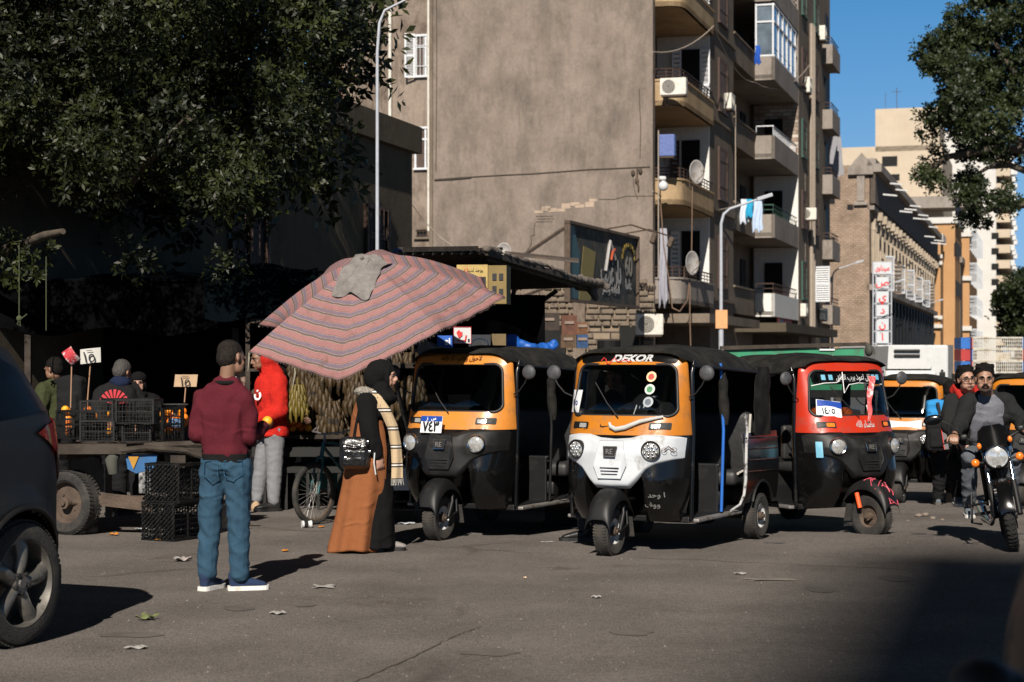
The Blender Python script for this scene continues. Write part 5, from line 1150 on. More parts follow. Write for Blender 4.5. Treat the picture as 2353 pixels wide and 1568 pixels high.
# big tree on the left
rnd=random.Random(11); cl=[]
def inside_left(x,y):
    right=float(np.interp(y,[-200,0,60,110,170,220,300,360,420,480,540,600,640],[880,862,850,815,800,760,745,720,640,620,560,420,330]))
    low=float(np.interp(x,[-250,0,60,130,200,260,330,420,500,560,620,720,820],[560,545,590,520,470,500,545,590,570,530,520,430,300]))
    return x<right and y<low+10
i=0
while len(cl)<190 and i<20000:
    i+=1; x=rnd.uniform(-420,850); y=rnd.uniform(-420,600)
    r=rnd.uniform(.24,.5)
    if not inside_left(x+r*190,y+r*120): continue
    Y=rnd.uniform(18.2,21.5)+max(0,(y-350)/250)*.3
    if noise.noise(V((x*.0075,y*.0075,Y*.15)))<-.02 and rnd.random()<.93: continue
    p=at(x,y,Y); cl.append((p.x,p.y,p.z,r))
for (x,y) in((845,15),(835,60),(800,20),(760,30),(720,60),(700,20),(770,300),(750,250),(740,340),(700,330),(690,380),(660,350),(800,180),(840,90),(780,70),(815,95),(792,60),(820,130),(790,170),(775,120),(765,215),(735,270),(720,300),(640,455),(600,480),(625,395),(60,600),(120,590),(40,560),(330,575),(560,610),(360,610),(95,625)): p=at(x-38,y,19.6); cl.append((p.x,p.y,p.z,.2))
bt=thing('ficus_tree',(-7.2,21.5,0),0,'huge dark-leaved tree filling the upper left over the market','tree')
off=V((7.2,-21.5,0)); cl=[(c[0]+7.2,c[1]-21.5,c[2],c[3]) for c in cl]
foliage('crown',bt,cl,19000,.072,LF1,3,w=.38)
back=[]
for i in range(150):
    x=rnd.uniform(-500,800); y=rnd.uniform(-500,420); 
    if x>700 and y>200: continue
    p=at(x,y,rnd.uniform(22.2,26))+off; back.append((p.x,p.y,p.z,rnd.uniform(.6,1.1)))
foliage('inner_leaves',bt,back,13000,.16,LF1,9,shell=.1)
m=MB(); m.tube([(0,0,-.1),(.1,.1,1.5),(.0,0,3.2),(.4,0,5),(.3,.3,8)],[.5,.38,.34,.28,.12],12)
for k in range(9):
    a=k*1.3; m.tube([(.1,0,3+.35*k),(1.2*math.cos(a),1.0*math.sin(a),4+.4*k),(2.6*math.cos(a),2.0*math.sin(a),5+.35*k)],[.17,.11,.04],8)
q=lambda x,y,Y:at(x,y,Y)+off
m.tube([(0,0,4.2),(.3,-.6,4.0),q(-60,600,20.6),q(60,560,19.8),q(100,542,19.2),q(145,532,18.8)],[.16,.13,.09,.06,.045,.03],8); m.tube([q(300,420,20.5),q(430,270,19.2),q(455,285,19)],[.05,.03,.02],6); m.build('trunk',BARK,bt,smooth=60)
rp=mat('rope_green',(.05,.06,.025),.9)
for x,y0,y1,lab in((44,560,690,'thin rope with a knotted loop hanging under the tree'),(106,590,760,'plain thin rope hanging under the tree beside the knotted one')):
    m=MB(); m.tube([at(x,y0,18.6),at(x,y1,18.6)],.006,5)
    if x==44:
        m.ell(at(44,732,18.6),(.03,.02,.03)); m.tube([at(44,y1,18.6),at(44,735,18.6),at(40,745,18.6),at(47,750,18.6),at(46,735,18.6),at(62,722,18.6)],.007,5)
    tag(m.build('rope',rp,None,smooth=60),lab,'rope')
# right-hand tree
cl=[]; i=0
def inside_r(x,y): 
    left=float(np.interp(y,[-60,10,50,90,130,170,215,250,300,330,370,410,450,500,530,560],[2250,2235,2175,2135,2105,2115,2150,2130,2105,2130,2112,2110,2140,2200,2230,2300])); return x>left+16 and y<float(np.interp(x,[2100,2200,2260,2353,2500],[420,500,515,440,430]))
while len(cl)<230 and i<9000:
    i+=1; x=rnd.uniform(2095,2700); y=rnd.uniform(-300,520)
    if not inside_r(x,y): continue
    if y>380 and noise.noise(V((x*.016,y*.016,4)))<-.12: continue
    p=at(x,y,rnd.uniform(57,64)); cl.append((p.x,p.y,p.z,rnd.uniform(.22,.45)*1.6*(.75 if y>300 else 1.1)))
for (x,y) in((2120,128),(2135,150),(2128,310),(2118,400),(2128,410),(2190,30),(2230,5),(2150,90),(2215,500),(2235,505),(2250,470),(2330,470)): p=at(x,y,60); cl.append((p.x,p.y,p.z,.33))
rt=thing('street_tree',(18.3,60.5,-.5),0,'broad green tree leaning in from the upper right corner','tree'); o_=V((-18.3,-60.5,.5))
cl=[(c[0]-18.3,c[1]-60.5,c[2]+.5,c[3]) for c in cl]; foliage('crown',rt,cl,24000,.14,LF2,5,shell=.3,w=.5)
m=MB(); q=lambda x,y,Y:at(x,y,Y)+o_
m.tube([(0,0,0),(-.1,0,3.5),(-.1,0,6.5)],[.55,.42,.38],12)
for pts in([(2460,430),(2380,400),(2320,380),(2270,385),(2200,430)],[(2460,430),(2400,300),(2340,180),(2280,90)],[(2460,440),(2353,470),(2300,470),(2240,500)],[(2460,400),(2300,300),(2200,200),(2140,140)],[(2420,350),(2300,340),(2180,360),(2125,400)]): m.tube([V((-.1,0,6.5))]+[q(x,y,60) for x,y in pts],[.34]+[.2,.14,.10,.07,.03][:len(pts)],7)
m.build('trunk',BARK,rt,smooth=60)
ft=thing('street_tree',gp(2345,150),0,'small dark tree low on the far right above the crate stack','tree'); fl=ft.location; c2=[]
for i in range(50):
    x=rnd.uniform(2305,2480); y=rnd.uniform(640,790); 
    if x<2330 and y<680: continue
    p=at(x,y,rnd.uniform(147,153)); c2.append((p.x-fl.x,p.y-fl.y,p.z-fl.z,rnd.uniform(.8,1.5)))
foliage('crown',ft,c2,3500,.32,LF2,8,shell=.3,w=.55); MB().tube([(0,0,0),(0,0,5)],[.3,.2],8).build('trunk',BARK,ft)

# ---------- umbrella ----------
UO=V(((864-CX)/FD*17,17,EYE+(HY-715)/FD*17)); ua=V((1.11,-.25,.12)).normalized(); un=V((-.2,-.475,.857)).normalized(); ub=un.cross(ua).normalized()
if ub.z<0: ub=-ub
UR=1.19; UH=.53
U=thing('market_umbrella',(UO.x,UO.y,0),0,'large tilted pink and mauve striped market umbrella with a grey rag on top','umbrella'); uo=V((0,0,UO.z))
UD=[(10,2),(11,52),(-24,6),(40,-16),(9,2),(-45,-36),(-25,9),(-19,-39)]
UDV=[V((a/4600*17,0,-b_/4600*17)) for a,b_ in UD]
def um(t,rho,lift=0):  # t in sectors 0..8
    k=math.floor(t); f=t-k; a0,a1=2*PI*k/8,2*PI*(k+1)/8
    rk=lambda rr_:UH*(1-rr_**1.45)
    p=(ua*math.cos(a0)+ub*math.sin(a0)).lerp(ua*math.cos(a1)+ub*math.sin(a1),f); e=4*f*(1-f)
    sc=1-e*(.035 if k%8!=4 else .33)*rho**5
    sag=.035*e*rho
    p=p+UDV[k%8].lerp(UDV[(k+1)%8],f)/UR*rho**.8
    return uo+p*UR*rho*sc+un*(rk(rho)+lift-sag+.006*math.sin(t*23+rho*9)*rho)
UM=bpy.data.materials.new('umbrella_stripes'); UM.use_nodes=True; nt=UM.node_tree; N=nt.nodes; Lk=nt.links; b=N['Principled BSDF']; b.inputs['Roughness'].default_value=.9; b.inputs['Specular IOR Level'].default_value=.1
uv=N.new('ShaderNodeUVMap'); sp=N.new('ShaderNodeSeparateXYZ'); Lk.new(uv.outputs[0],sp.inputs[0]); ml=N.new('ShaderNodeMath'); ml.operation='MULTIPLY'; ml.inputs[1].default_value=10.4; Lk.new(sp.outputs['Y'],ml.inputs[0])
fr=N.new('ShaderNodeMath'); fr.operation='FRACT'; Lk.new(ml.outputs[0],fr.inputs[0]); cr=N.new('ShaderNodeValToRGB'); cr.color_ramp.interpolation='CONSTANT'; e=cr.color_ramp.elements
PK=(.265,.135,.13,1); PU=(.155,.118,.148,1); CR_=(.33,.245,.185,1); GY=(.135,.108,.098,1); DK=(.07,.05,.05,1)
e[0].position=0; e[0].color=PK; e[1].position=.30; e[1].color=DK
for p_,c_ in((.318,PK),(.34,CR_),(.362,PU),(.64,CR_),(.662,GY),(.70,DK),(.72,GY),(.76,DK),(.78,GY),(.82,CR_),(.84,PK)): z=e.new(p_); z.color=c_
Lk.new(fr.outputs[0],cr.inputs[0])
tc=N.new('ShaderNodeTexCoord'); n1=N.new('ShaderNodeTexNoise'); n1.inputs['Scale'].default_value=3.5; n1.inputs['Detail'].default_value=8; n1.inputs['Roughness'].default_value=.7; Lk.new(tc.outputs['Object'],n1.inputs['Vector'])
mr=N.new('ShaderNodeMapRange'); mr.inputs[1].default_value=.54; mr.inputs[2].default_value=.70; mr.inputs[4].default_value=.6; Lk.new(n1.outputs[0],mr.inputs[0])
mp=N.new('ShaderNodeMapping'); mp.inputs['Scale'].default_value=(9,9,2); mp.inputs['Rotation'].default_value=(.3,.5,.2); Lk.new(tc.outputs['Object'],mp.inputs[0]); n2=N.new('ShaderNodeTexNoise'); n2.inputs['Scale'].default_value=1; n2.inputs['Detail'].default_value=5; Lk.new(mp.outputs[0],n2.inputs['Vector'])
m2=N.new('ShaderNodeMapRange'); m2.inputs[1].default_value=.64; m2.inputs[2].default_value=.72; m2.inputs[4].default_value=.7; Lk.new(n2.outputs[0],m2.inputs[0]); mx_=N.new('ShaderNodeMath'); mx_.operation='MAXIMUM'; Lk.new(mr.outputs[0],mx_.inputs[0]); Lk.new(m2.outputs[0],mx_.inputs[1])
x=N.new('ShaderNodeMix'); x.data_type='RGBA'; Lk.new(mx_.outputs[0],x.inputs[0]); Lk.new(cr.outputs[0],x.inputs[6]); x.inputs[7].default_value=(.13,.075,.06,1)
n4=N.new('ShaderNodeTexNoise'); n4.inputs['Scale'].default_value=55; n4.inputs['Detail'].default_value=3; Lk.new(tc.outputs['Object'],n4.inputs['Vector']); r4=N.new('ShaderNodeMapRange'); r4.inputs[3].default_value=.75; r4.inputs[4].default_value=1.25; Lk.new(n4.outputs[0],r4.inputs[0]); cb=N.new('ShaderNodeCombineColor')
for i in range(3): Lk.new(r4.outputs[0],cb.inputs[i])
x2=N.new('ShaderNodeMix'); x2.data_type='RGBA'; x2.blend_type='MULTIPLY'; x2.inputs[0].default_value=1; Lk.new(x.outputs[2],x2.inputs[6]); Lk.new(cb.outputs[0],x2.inputs[7]); Lk.new(x2.outputs[2],b.inputs['Base Color'])
m=MB(); NU,NVv=128,40; m.grid(lambda u,v:um(u*8*.99999,max(.002,v)),NU,NVv); co_=m.build('canopy',UM,U,smooth=25,fix=False); me=co_.data; ul=me.uv_layers.new(name='UVMap'); 
for lp in me.loops:
    i,j=divmod(lp.vertex_index,NU+1); ul.data[lp.index].uv=(j/NU,i/NVv)
co_.modifiers.new('s','SOLIDIFY').thickness=.006
m=MB()
for k in range(8): m.tube([um(k,v/10,-.015) for v in range(1,11)],.008,5)
m.build('ribs',STL,U)
m=MB()
for k in range(480):
    t=k/60
    if 4.0<t<5.0 and k%2: continue
    p=um(t,1.0); q_=um(t,1.008+.005*math.sin(k*7.3)); m.tube([p,p+(q_-p)*.9+V((0,0,-.006-.006*math.sin(k*3.1)))],.0014,3)
m.build('frayed_edge',mat('fray',(.16,.11,.09),.95,var=.5,vs=20),U)
m=MB(); m.tube([uo+un*(UH+.03),uo-un*.6,uo-un*((UO.z-.02)/un.z)],.022,8); m.build('pole',STL,U,smooth=60)
m=MB(); m.tube([um(5,1.0),um(5,1.0)+V((.0,0,-.06)),um(5,1)+V((-.01,0,-.17))],[.004,.01,.003],5); m.build('tie_string',mat('string',(.25,.23,.17),.9),U); m=MB(); m.tube([um(5.45,.97),um(5.45,.97)+V((.01,0,-.1)),um(5.45,1)+V((0,0,-.2))],[.004,.009,.003],5); m.build('tie_string',MATS['string'],U)
RAG=mat('grey_rag',(.17,.155,.145),.95,var=.3,vs=12,bump=.6,bs=30)
def rag(u,v):
    TL,TR,BR,BL=(893,644),(983,652),(930,722),(832,722); f=lambda i:(TL[i]*(1-u)+TR[i]*u)*(1-v)+(BL[i]*(1-u)+BR[i]*u)*v
    dx=f(0)-909+3*math.sin(v*8)*(abs(u-.5)*2)-10*math.exp(-((v-.3)/.12)**2)*(1 if u>.6 else 0); dy=f(1)-658+4*math.sin(u*9); det=310*(-161)-44*(-34); p=(dx*(-161)-44*dy)/det; q=(310*dy+34*dx)/det
    rho=math.hypot(p,q); t=(math.atan2(q,p)/(2*PI)*8)%8
    return um(min(t,7.9999),max(.01,rho),.03+.012*math.sin(u*13+v*6)+.010*math.sin(v*17+u*5))
o=MB().thick(rag,28,28,(0,0,-.006)).build('rag',RAG,None,smooth=60); o.location=U.location; tag(o,'crumpled grey rag lying over the umbrella top','rag')
# ---------- crates, cart, fruit ----------
CRB=mat('crate_black',(.006,.0062,.006),.5,var=.5,vs=30,spec=.35,dirt=(.018,.017,.014),dirt_s=8,dirt_a=(.5,.75))
def crate_mesh(w=.5,d=.33,h=.31,diag=False):
    m=MB(); t=.018
    for sx in(-1,1):
        for sy in(-1,1): m.box((sx*(w/2-t/2),sy*(d/2-t/2),h/2),(t*1.6,t*1.6,h))
    for z in(t/2,h-t/2,h*.5):
        for s in(-1,1): m.box((0,s*(d/2-.006),z),(w,.012,t*(1.3 if z>h*.6 else .8))); m.box((s*(w/2-.006),0,z),(.012,d,t*(1.3 if z>h*.6 else .8)))
    for s in(-1,1):
        n=11
        for k in range(1,n): m.bar((-w/2+w*k/n,s*(d/2-.008),0),(-w/2+w*k/n,s*(d/2-.008),h),.006)
        for k in range(1,7): m.bar((s*(w/2-.008),-d/2+d*k/7,0),(s*(w/2-.008),-d/2+d*k/7,h),.006)
        for k in(1,2,3,5,6): 
            m.bar((-w/2,s*(d/2-.01),h*k/7),(w/2,s*(d/2-.01),h*k/7),.005)
    for k in range(1,12): m.bar((-w/2+w*k/12,-d/2,.01),(-w/2+w*k/12,d/2,.01),.008)
    for k in range(1,8): m.bar((-w/2,-d/2+d*k/8,.01),(w/2,-d/2+d*k/8,.01),.008)
    if diag:
        for k in range(-7,8):
            a=k/8; x0=max(-1,-1+2*a) if a>0 else -1; 
            p=[(x,x-2*a) for x in np.linspace(-1,1,21) if abs(x-2*a)<=1]
            if len(p)>1: m.bar((p[0][0]*w/2,p[0][1]*d/2*-1,-.002),(p[-1][0]*w/2,p[-1][1]*d/2*-1,-.002),.009)
    return m
cm=crate_mesh().build('tmpcrate',CRB); CM1=cm.data; bpy.data.objects.remove(cm); cm=crate_mesh(.36,.34,.42,True).build('tmpcrate',CRB); CM2=cm.data; bpy.data.objects.remove(cm)
CG='black lattice fruit crates around the cart'
def crate(p,rz,label,me=None,rot=None,s=1,m_=None,group=CG):
    o=bpy.data.objects.new('fruit_crate',me or CM1); COL.objects.link(o); o.location=p; o.rotation_euler=rot or (0,0,rz); o.scale=(s,)*3 if not hasattr(s,'__len__') else s
    return tag(o,label,'crate',group)
# stack lying on its side on the ground: lattice bottoms face the street
crate(gp(362,16.35)+V((0,0,.34/2)),0,'black crate on its side, lower of the two stacked left of the man\'s legs',CM2,rot=(R(-90),0,R(-28))); crate(gp(372,16.35)+V((0,0,.34*1.5+.005)),0,'black crate on its side, upper of the two stacked left of the man\'s legs',CM2,rot=(R(-90),R(0),R(-24)))
crate(gp(418,16.8)+V((0,0,.17)),0,'dark crate on its side behind the lower stacked crate',CM2,rot=(R(-90),0,R(-20))); crate(gp(424,16.8)+V((0,0,.515)),0,'dark crate on its side behind the upper stacked crate',CM2,rot=(R(-90),0,R(-18)))
WOOD=mat('old_wood',(.034,.025,.018),.9,var=.5,vs=5,bump=.5,bs=20,dirt=(.05,.04,.03)); YC=17.2
C=thing('market_cart',gp(300,YC),R(-8),'worn wooden fruit cart with a car wheel at its left end','cart'); DZ=EYE-(1022-HY)/FD*YC
m=MB()
for k in range(6): m.box((-.02+.03*math.sin(k*2),-.35+.24*k,DZ-.03),(1.7-.06*(k%3),.2,.05),rot=(0,.012*math.sin(k*4),.02*math.sin(k)))
m.box((-.35,-.5,DZ-.02),(1.0,.08,.09),rot=(0,-.01,.02)); m.tube([(.1,-.52,DZ-.03),(.35,-.54,DZ),(.7,-.5,DZ-.03),(1.0,-.45,DZ-.13)],.028,7); m.tube([(.3,-.48,DZ+.01),(.75,-.4,DZ+.03),(1.0,-.3,DZ)],.03,7); m.build('deck',WOOD,C)
m=MB(); 
for x_ in(-.5,.5): m.box((x_,.3,DZ-.09),(.07,1.4,.08))
m.box((.02,-.3,.33),(1.05,.06,.07)); m.box((.1,-.36,.31),(.5,.02,.12),rot=(0,.1,0)); m.cyl((-.5,-.3,.3),(.7,-.3,.3),.03); m.bar((.28,-.4,DZ-.1),(.3,-.4,.3),.025); m.bar((-.4,.5,DZ-.1),(-.4,.5,.1),.05); m.build('undercarriage',RUST,C)
m=MB(); m.prism([(.12,-.47,DZ-.07),(.42,-.47,DZ-.07),(.40,-.47,DZ-.19),(.22,-.47,DZ-.24),(.14,-.47,DZ-.2)],(0,.02,0)); tp=m.build('painted_bracket',mat('bracket_blue',(.02,.10,.25),.7,dirt=(.1,.08,.06)),C)
m=MB(); m.prism([(.15,-.475,DZ-.085),(.25,-.475,DZ-.085),(.20,-.475,DZ-.2)],(0,-.01,0)); m.build('painted_triangle',mat('tri_yellow',(.4,.2,.02),.7),tp)
m=MB(); m.tube([(.02,-.46,DZ-.06),(.0,-.5,DZ-.12),(.01,-.48,DZ-.24)],[.05,.06,.045],8); m.build('rolled_cloth',mat('cloth_dkgrey',(.06,.06,.05),.9),C,smooth=60)
m=MB(); m.box((.3,-.45,.54),(.11,.03,.28)); m.build('torn_poster',mat('poster_torn',(.3,.3,.3),.9,var=.6,vs=15,dirt=(.02,.02,.02),dirt_s=12,dirt_a=(.4,.55)),C)
m=MB(); m.box((.62,-.45,DZ-.12),(.14,.08,.12)); m.build('wood_block',WOOD,C)
wc=wheel(C,(0,0,0),r=.295,w=.19,rimm=RUST,rr_=.19,name='cart_wheel'); wc.parent=C; wc.matrix_basis=Matrix.Translation(C.matrix_basis.to_3x3().transposed()@(V(((170-CX)/FD*17.0,17.0,.295))-V(C.location)) if False else V((0,0,0)))
wl=Matrix.Rotation(R(8),3,'Z')@(V(((163-CX)/FD*17.0,17.0,.295))-C.location); wc.location=wl; wc.rotation_euler=(0,0,R(-28+8))
def onc(x,y,dy=0): # point on/over the cart at photo x,y
    return at(x,y,YC-.35+dy)
zt_=lambda y:EYE-(y-HY)/FD*(YC-.35)
def cr_at(x,yb,rz,label,s=.9,dy=0,me=None):
    p=at(x,yb,YC-.3+dy); return crate(p,R(rz),label,me or CM1,s=s)
cr_at(174,1009,-60,'small black crate at the left end of the cart deck',(.45,.9,.85),.0)
cr_at(228,1014,4,'black crate in front on the cart deck, lower left stack',(.62,.8,.62)); cr_at(228,967,2,'black crate on top of the lower left stack on the cart',(.6,.8,.6),.05)
cr_at(270,1012,-70,'tall black crate seen end-on between the two front stacks',(.6,.8,1.25),.25)
cr_at(318,1014,3,'black crate under the tilted one near the cart middle',(.52,.8,.54),.1); cr_at(320,973,-6,'black crate sitting tilted on top near the cart middle',(.72,.85,.72),.05)
cr_at(368,1013,-35,'black crate at the right end of the cart deck',(.7,.8,1.0),.25); cr_at(138,1008,10,'black crate of oranges half hidden by the parked car',(.5,.8,.6),.4)
cr_at(395,1050,20,'dark crate under the cart\'s right end',(.6,.7,.8),.9)
ORF=[mat('orange_peel',(.85,.35,.02),.5,bump=.2,bs=120),mat('orange_deep',(.8,.2,.012),.5,bump=.2,bs=120),mat('tangerine',(.85,.28,.02),.45,bump=.2,bs=120)]
OM=[MB().ell((0,0,0),(.038,.038,.035),nu=14,nv=9) for _ in range(3)]; om=[]
for k in range(3): o=OM[k].build('tmp',ORF[k],None,smooth=180); om.append(o.data); bpy.data.objects.remove(o)
def oranges(spots,label,group,s=1):
    for i,p in enumerate(spots):
        o=bpy.data.objects.new('orange',om[i%3]); COL.objects.link(o); o.location=p; o.scale=(s,)*3; o.rotation_euler=(i,i*2,0); tag(o,label,'orange',group)
sp_=[]
for r_ in range(5):
    for q_ in range(7-r_): sp_.append(at(655+q_*9+r_*4+rnd.uniform(-2,2),985-r_*8.2,20+rnd.uniform(-.1,.15)))
oranges(sp_,'orange in the heap on the dark stall beside the boy in red','oranges heaped on the stall beside the boy in red',1.05)
sp_=[at(398+rnd.uniform(0,28),990-rnd.uniform(0,45),17.7+rnd.uniform(-.05,.2)) for _ in range(26)]; oranges(sp_,'orange piled at the right end of the cart behind the blue box','oranges at the right end of the cart')
sp_=[at(rnd.choice([140,148,156,205,213,246,372,378,384])+rnd.uniform(-4,4),rnd.uniform(940,995),17.5+rnd.uniform(0,.2)) for _ in range(26)]; oranges(sp_,'orange glimpsed through the black crate lattice on the cart','oranges inside the cart crates')
m=MB(); m.rbox((0,0,0),(.13,.1,.085),.01); o=m.build('fruit_box',mat('box_blue',(.12,.22,.4),.6,var=.4,vs=30),None); o.location=at(404,972,17.35); tag(o,'pale blue cardboard box among the oranges on the cart','box')
o=MB().lathe([(0,-.03),(.08,-.03),(.125,.0),(.128,.0),(.08,-.034)],axis='z',n=28).build('scale_basin',STL,None,smooth=60); o.location=at(402,929,17.3); tag(o,'flat steel basin resting on the crates below the cardboard price card','basin')
m=MB(); m.cyl((0,0,0),(0,0,.09),.02); o_2=m.build('basin_stand',STL,o); o_2.location=(0,0,-.12)
def sign(name,x,y,w,h,px,py,Y,m_,txt,label,tilt=0,curl=.0,ink=INK,sz=.1):
    S=thing(name,at(px,py,Y),0,label,'price sign'); b=S.location; c=at(x,y,Y)-b; s=Y/FD; W_,H_=w*s,h*s; ca,sa=math.cos(tilt),math.sin(tilt)
    f=lambda u,v:c+V((ca*(u-.5)*W_-sa*(v-.5)*H_+.06*(v-.5)*W_,-.03*math.sin(u*PI)*curl*8,sa*(u-.5)*W_+ca*(v-.5)*H_))
    card=MB().thick(f,12,4,(0,.004,0)).build('card',m_,S,smooth=60)
    if txt: letter(txt,sz,ink,card,c+V((0,-.022-.03*curl*8,-.015)),(ca,0,sa),(-sa,0,ca),bold=0); MB().box(c+V((.0,-.024-.03*curl*8,H_*.36)),(W_*.3,.003,.006),rot=(0,-tilt,0)).build('overline',ink,card)
    MB().tube([(0,.02,0),(c.x*.5,.02,c.z*.5),(c.x,.02,c.z)],.006,6).build('stick',mat('stick_wood',(.35,.2,.12),.8),S); return S
CARDW=mat('card_white',(.5,.49,.45),.8,var=.08); CARDB=mat('cardboard',(.42,.29,.18),.85,var=.12)
sign('price_sign',208,818,47,34,198,945,17.2,CARDW,'١٥','white price card with 15 on a tall stick, leaning over the crates',R(6),.1,sz=.15)
sign('price_sign',427,875,52,28,423,925,17.5,CARDB,'١٥','brown cardboard price card with 15 standing by the steel basin',0,0,sz=.13)
F=sign('price_sign',164,818,38,24,161,938,17.0,mat('flag_card',(.45,.42,.42),.8,dirt=(.4,.03,.04),dirt_s=7,dirt_a=(.48,.52)),None,'narrow folded red and white card on a stick left of the white price card',R(-52),.2)
# stall table, teal tricycle box, bananas
m=MB(); m.box((0,0,.43),(1.0,.9,.06)); 
for a in(-.46,.46):
    for b_ in(-.4,.4): m.box((a,b_,.2),(.05,.05,.46))
for k in range(9): m.box((-.46+.115*k,-.43,.2),(.03,.02,.4))
m.box((0,-.2,.62),(.98,.4,.1)); T=thing('fruit_stall',gp(693,20.2),0,'dark slatted stall table carrying the orange heap','stall'); m.build('table',mat('stall_dark',(.010,.010,.009),.8),T); MB().box((0,-.1,.78),(1.0,.5,.04)).build('tray',WOOD,T)
T=thing('banana_stand',gp(775,20.6),0,'teal-fronted stand behind the bicycle with sacking over it','stall'); MB().box((0,0,.4),(.75,.5,.42)).build('teal_box',mat('teal_paint',(.012,.10,.085),.7,dirt=(.03,.03,.025)),T)
m=MB().thick(lambda u,v:(-.6+1.3*u,-.28+.03*math.sin(u*14),.98-.38*v*(.8+.2*math.sin(u*7))),24,10,(0,.02,0)); m.build('sacking',mat('sacking',(.05,.045,.03),.95,bump=.8,bs=18),T,smooth=60)
m=MB(); 
for a in(-1.0,1.15): m.bar((a,.0,0),(a,0,2.1),.05)
m.bar((-1.0,0,2.05),(1.15,0,2.05),.05); m.bar((-1.0,0,1.5),(1.15,0,1.5),.03); m.build('hanging_frame',WOOD,T)
BAN=[mat('banana_shaded_tone',(.045,.025,.005),.6,var=.6,vs=12,dirt=(.008,.005,.002),dirt_s=12),mat('banana_sunlit_tone',(.11,.08,.010),.5,var=.3,vs=14,dirt=(.02,.014,.004),dirt_s=12,dirt_a=(.55,.7))]  # same fruit in two tones: darkened as if shaded, brightened as if sunlit
def bunch_mesh(seed):
    r=random.Random(seed); m=MB(); m.tube([(0,0,.26),(0,0,-.02)],[.014,.02],6)
    for t in range(4):
        for k in range(10):
            a=k*2*PI/10+t*.3; z=.17-.062*t; ra=.085+.014*t; c,s=math.cos(a),math.sin(a); pts=[(c*.02,s*.02,z),(c*ra*.8,s*ra*.8,z+.01),(c*ra*1.1,s*ra*1.1,z-.05),(c*ra*1.05,s*ra*1.05,z-.11),(c*ra*.9,s*ra*.9,z-.155)]
            m.tube(pts,[.010,.020,.024,.021,.008],7)
    return m
bm_=[]
for k in range(3): o=bunch_mesh(k).build('tmp',BAN[0],None,smooth=60); bm_.append(o.data); bpy.data.objects.remove(o)
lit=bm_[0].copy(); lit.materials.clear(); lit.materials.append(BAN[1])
k=0
for row,y in enumerate((862,915,968)):
    for x in range(690,965,36):
        if row==2 and (x>800 and x<880): continue
        o=bpy.data.objects.new('banana_bunch',bm_[k%3]); COL.objects.link(o); o.location=at(x+8*math.sin(k*3),y+5*math.sin(k*5),20.3+.25*math.sin(k*2)); o.rotation_euler=(0,0,k); o.scale=(1.15,1.15,1.25); tag(o,'bunch of bananas coloured dark for the shade, hanging behind the bicycle','bananas','banana bunches hanging behind the bicycle'); k+=1
o=bpy.data.objects.new('banana_bunch',lit); COL.objects.link(o); o.location=at(684,930,19.6); o.scale=(.8,.8,1.1); tag(o,'banana bunch coloured brighter yellow as if sunlit, beside the boy in red','bananas')
# ---------- bicycle ----------
B=thing('bicycle',gp(722,18.0),R(-126),'old teal bicycle with a thick front tyre under the umbrella','bicycle'); TEAL=mat('teal_frame',(.012,.09,.10),.45,var=.3,dirt=(.05,.04,.03),dirt_s=14)
def bwheel(x):
    w_=thing('wheel',(x,0,.305)); w_.parent=B; m=MB().lathe([(.262,-.018),(.285,-.026),(.302,-.016),(.307,0),(.302,.016),(.285,.026),(.262,.018)],axis='y',n=48); m.build('tyre',RUB,w_,smooth=50)
    MB().lathe([(.262,-.014),(.25,-.010),(.25,.010),(.262,.014)],axis='y',n=48).build('rim',RUST,w_,smooth=50)
    m=MB(); m.cyl((0,-.05,0),(0,.05,0),.018)
    for k in range(28): a=2*PI*k/28; m.tube([(.016*math.cos(a+.5),.02*(-1)**k,.016*math.sin(a+.5)),(.252*math.cos(a),0,.252*math.sin(a))],.0022,3)
    m.build('spokes',STL,w_); return w_
bwheel(0); bwheel(-1.02)
m=MB()
for s in(-1,1): m.tube([(0,s*.05,.305),(-.06,s*.05,.55),(-.10,s*.03,.66)],.012,7); m.tube([(-1.02,s*.05,.305),(-.62,s*.02,.33)],.010,6); m.tube([(-1.02,s*.05,.305),(-.72,s*.02,.74)],.010,6)
m.tube([(-.10,-.05,.655),(-.10,.05,.655)],.014,6); m.tube([(-.10,0,.64),(-.14,0,.80)],.02,8); m.tube([(-.13,0,.76),(-.60,0,.35)],.016,8); m.tube([(-.14,0,.80),(-.72,0,.74)],.014,8); m.tube([(-.60,0,.33),(-.75,0,.86)],.015,8); m.build('frame',TEAL,B,smooth=60)
m=MB(); m.tube([(-.15,0,.80),(-.155,0,.88)],.013,7); m.tube([(-.3,-.24,.93),(-.2,-.2,.90),(-.155,0,.88),(-.2,.2,.90),(-.3,.24,.93)],.011,7); m.build('handlebar',STL,B,smooth=60)
m=MB(); m.rbox((-.78,0,.89),(.24,.13,.05),.02); m.build('saddle',SEAT,B); m=MB(); m.lathe([(.085,-.004),(.09,0),(.085,.004)],c=(-.6,.05,.33),n=24); m.tube([(-.6,.06,.33),(-.6,.08,.18),(-.6,.14,.18)],.009,5); m.build('crank',STL,B)
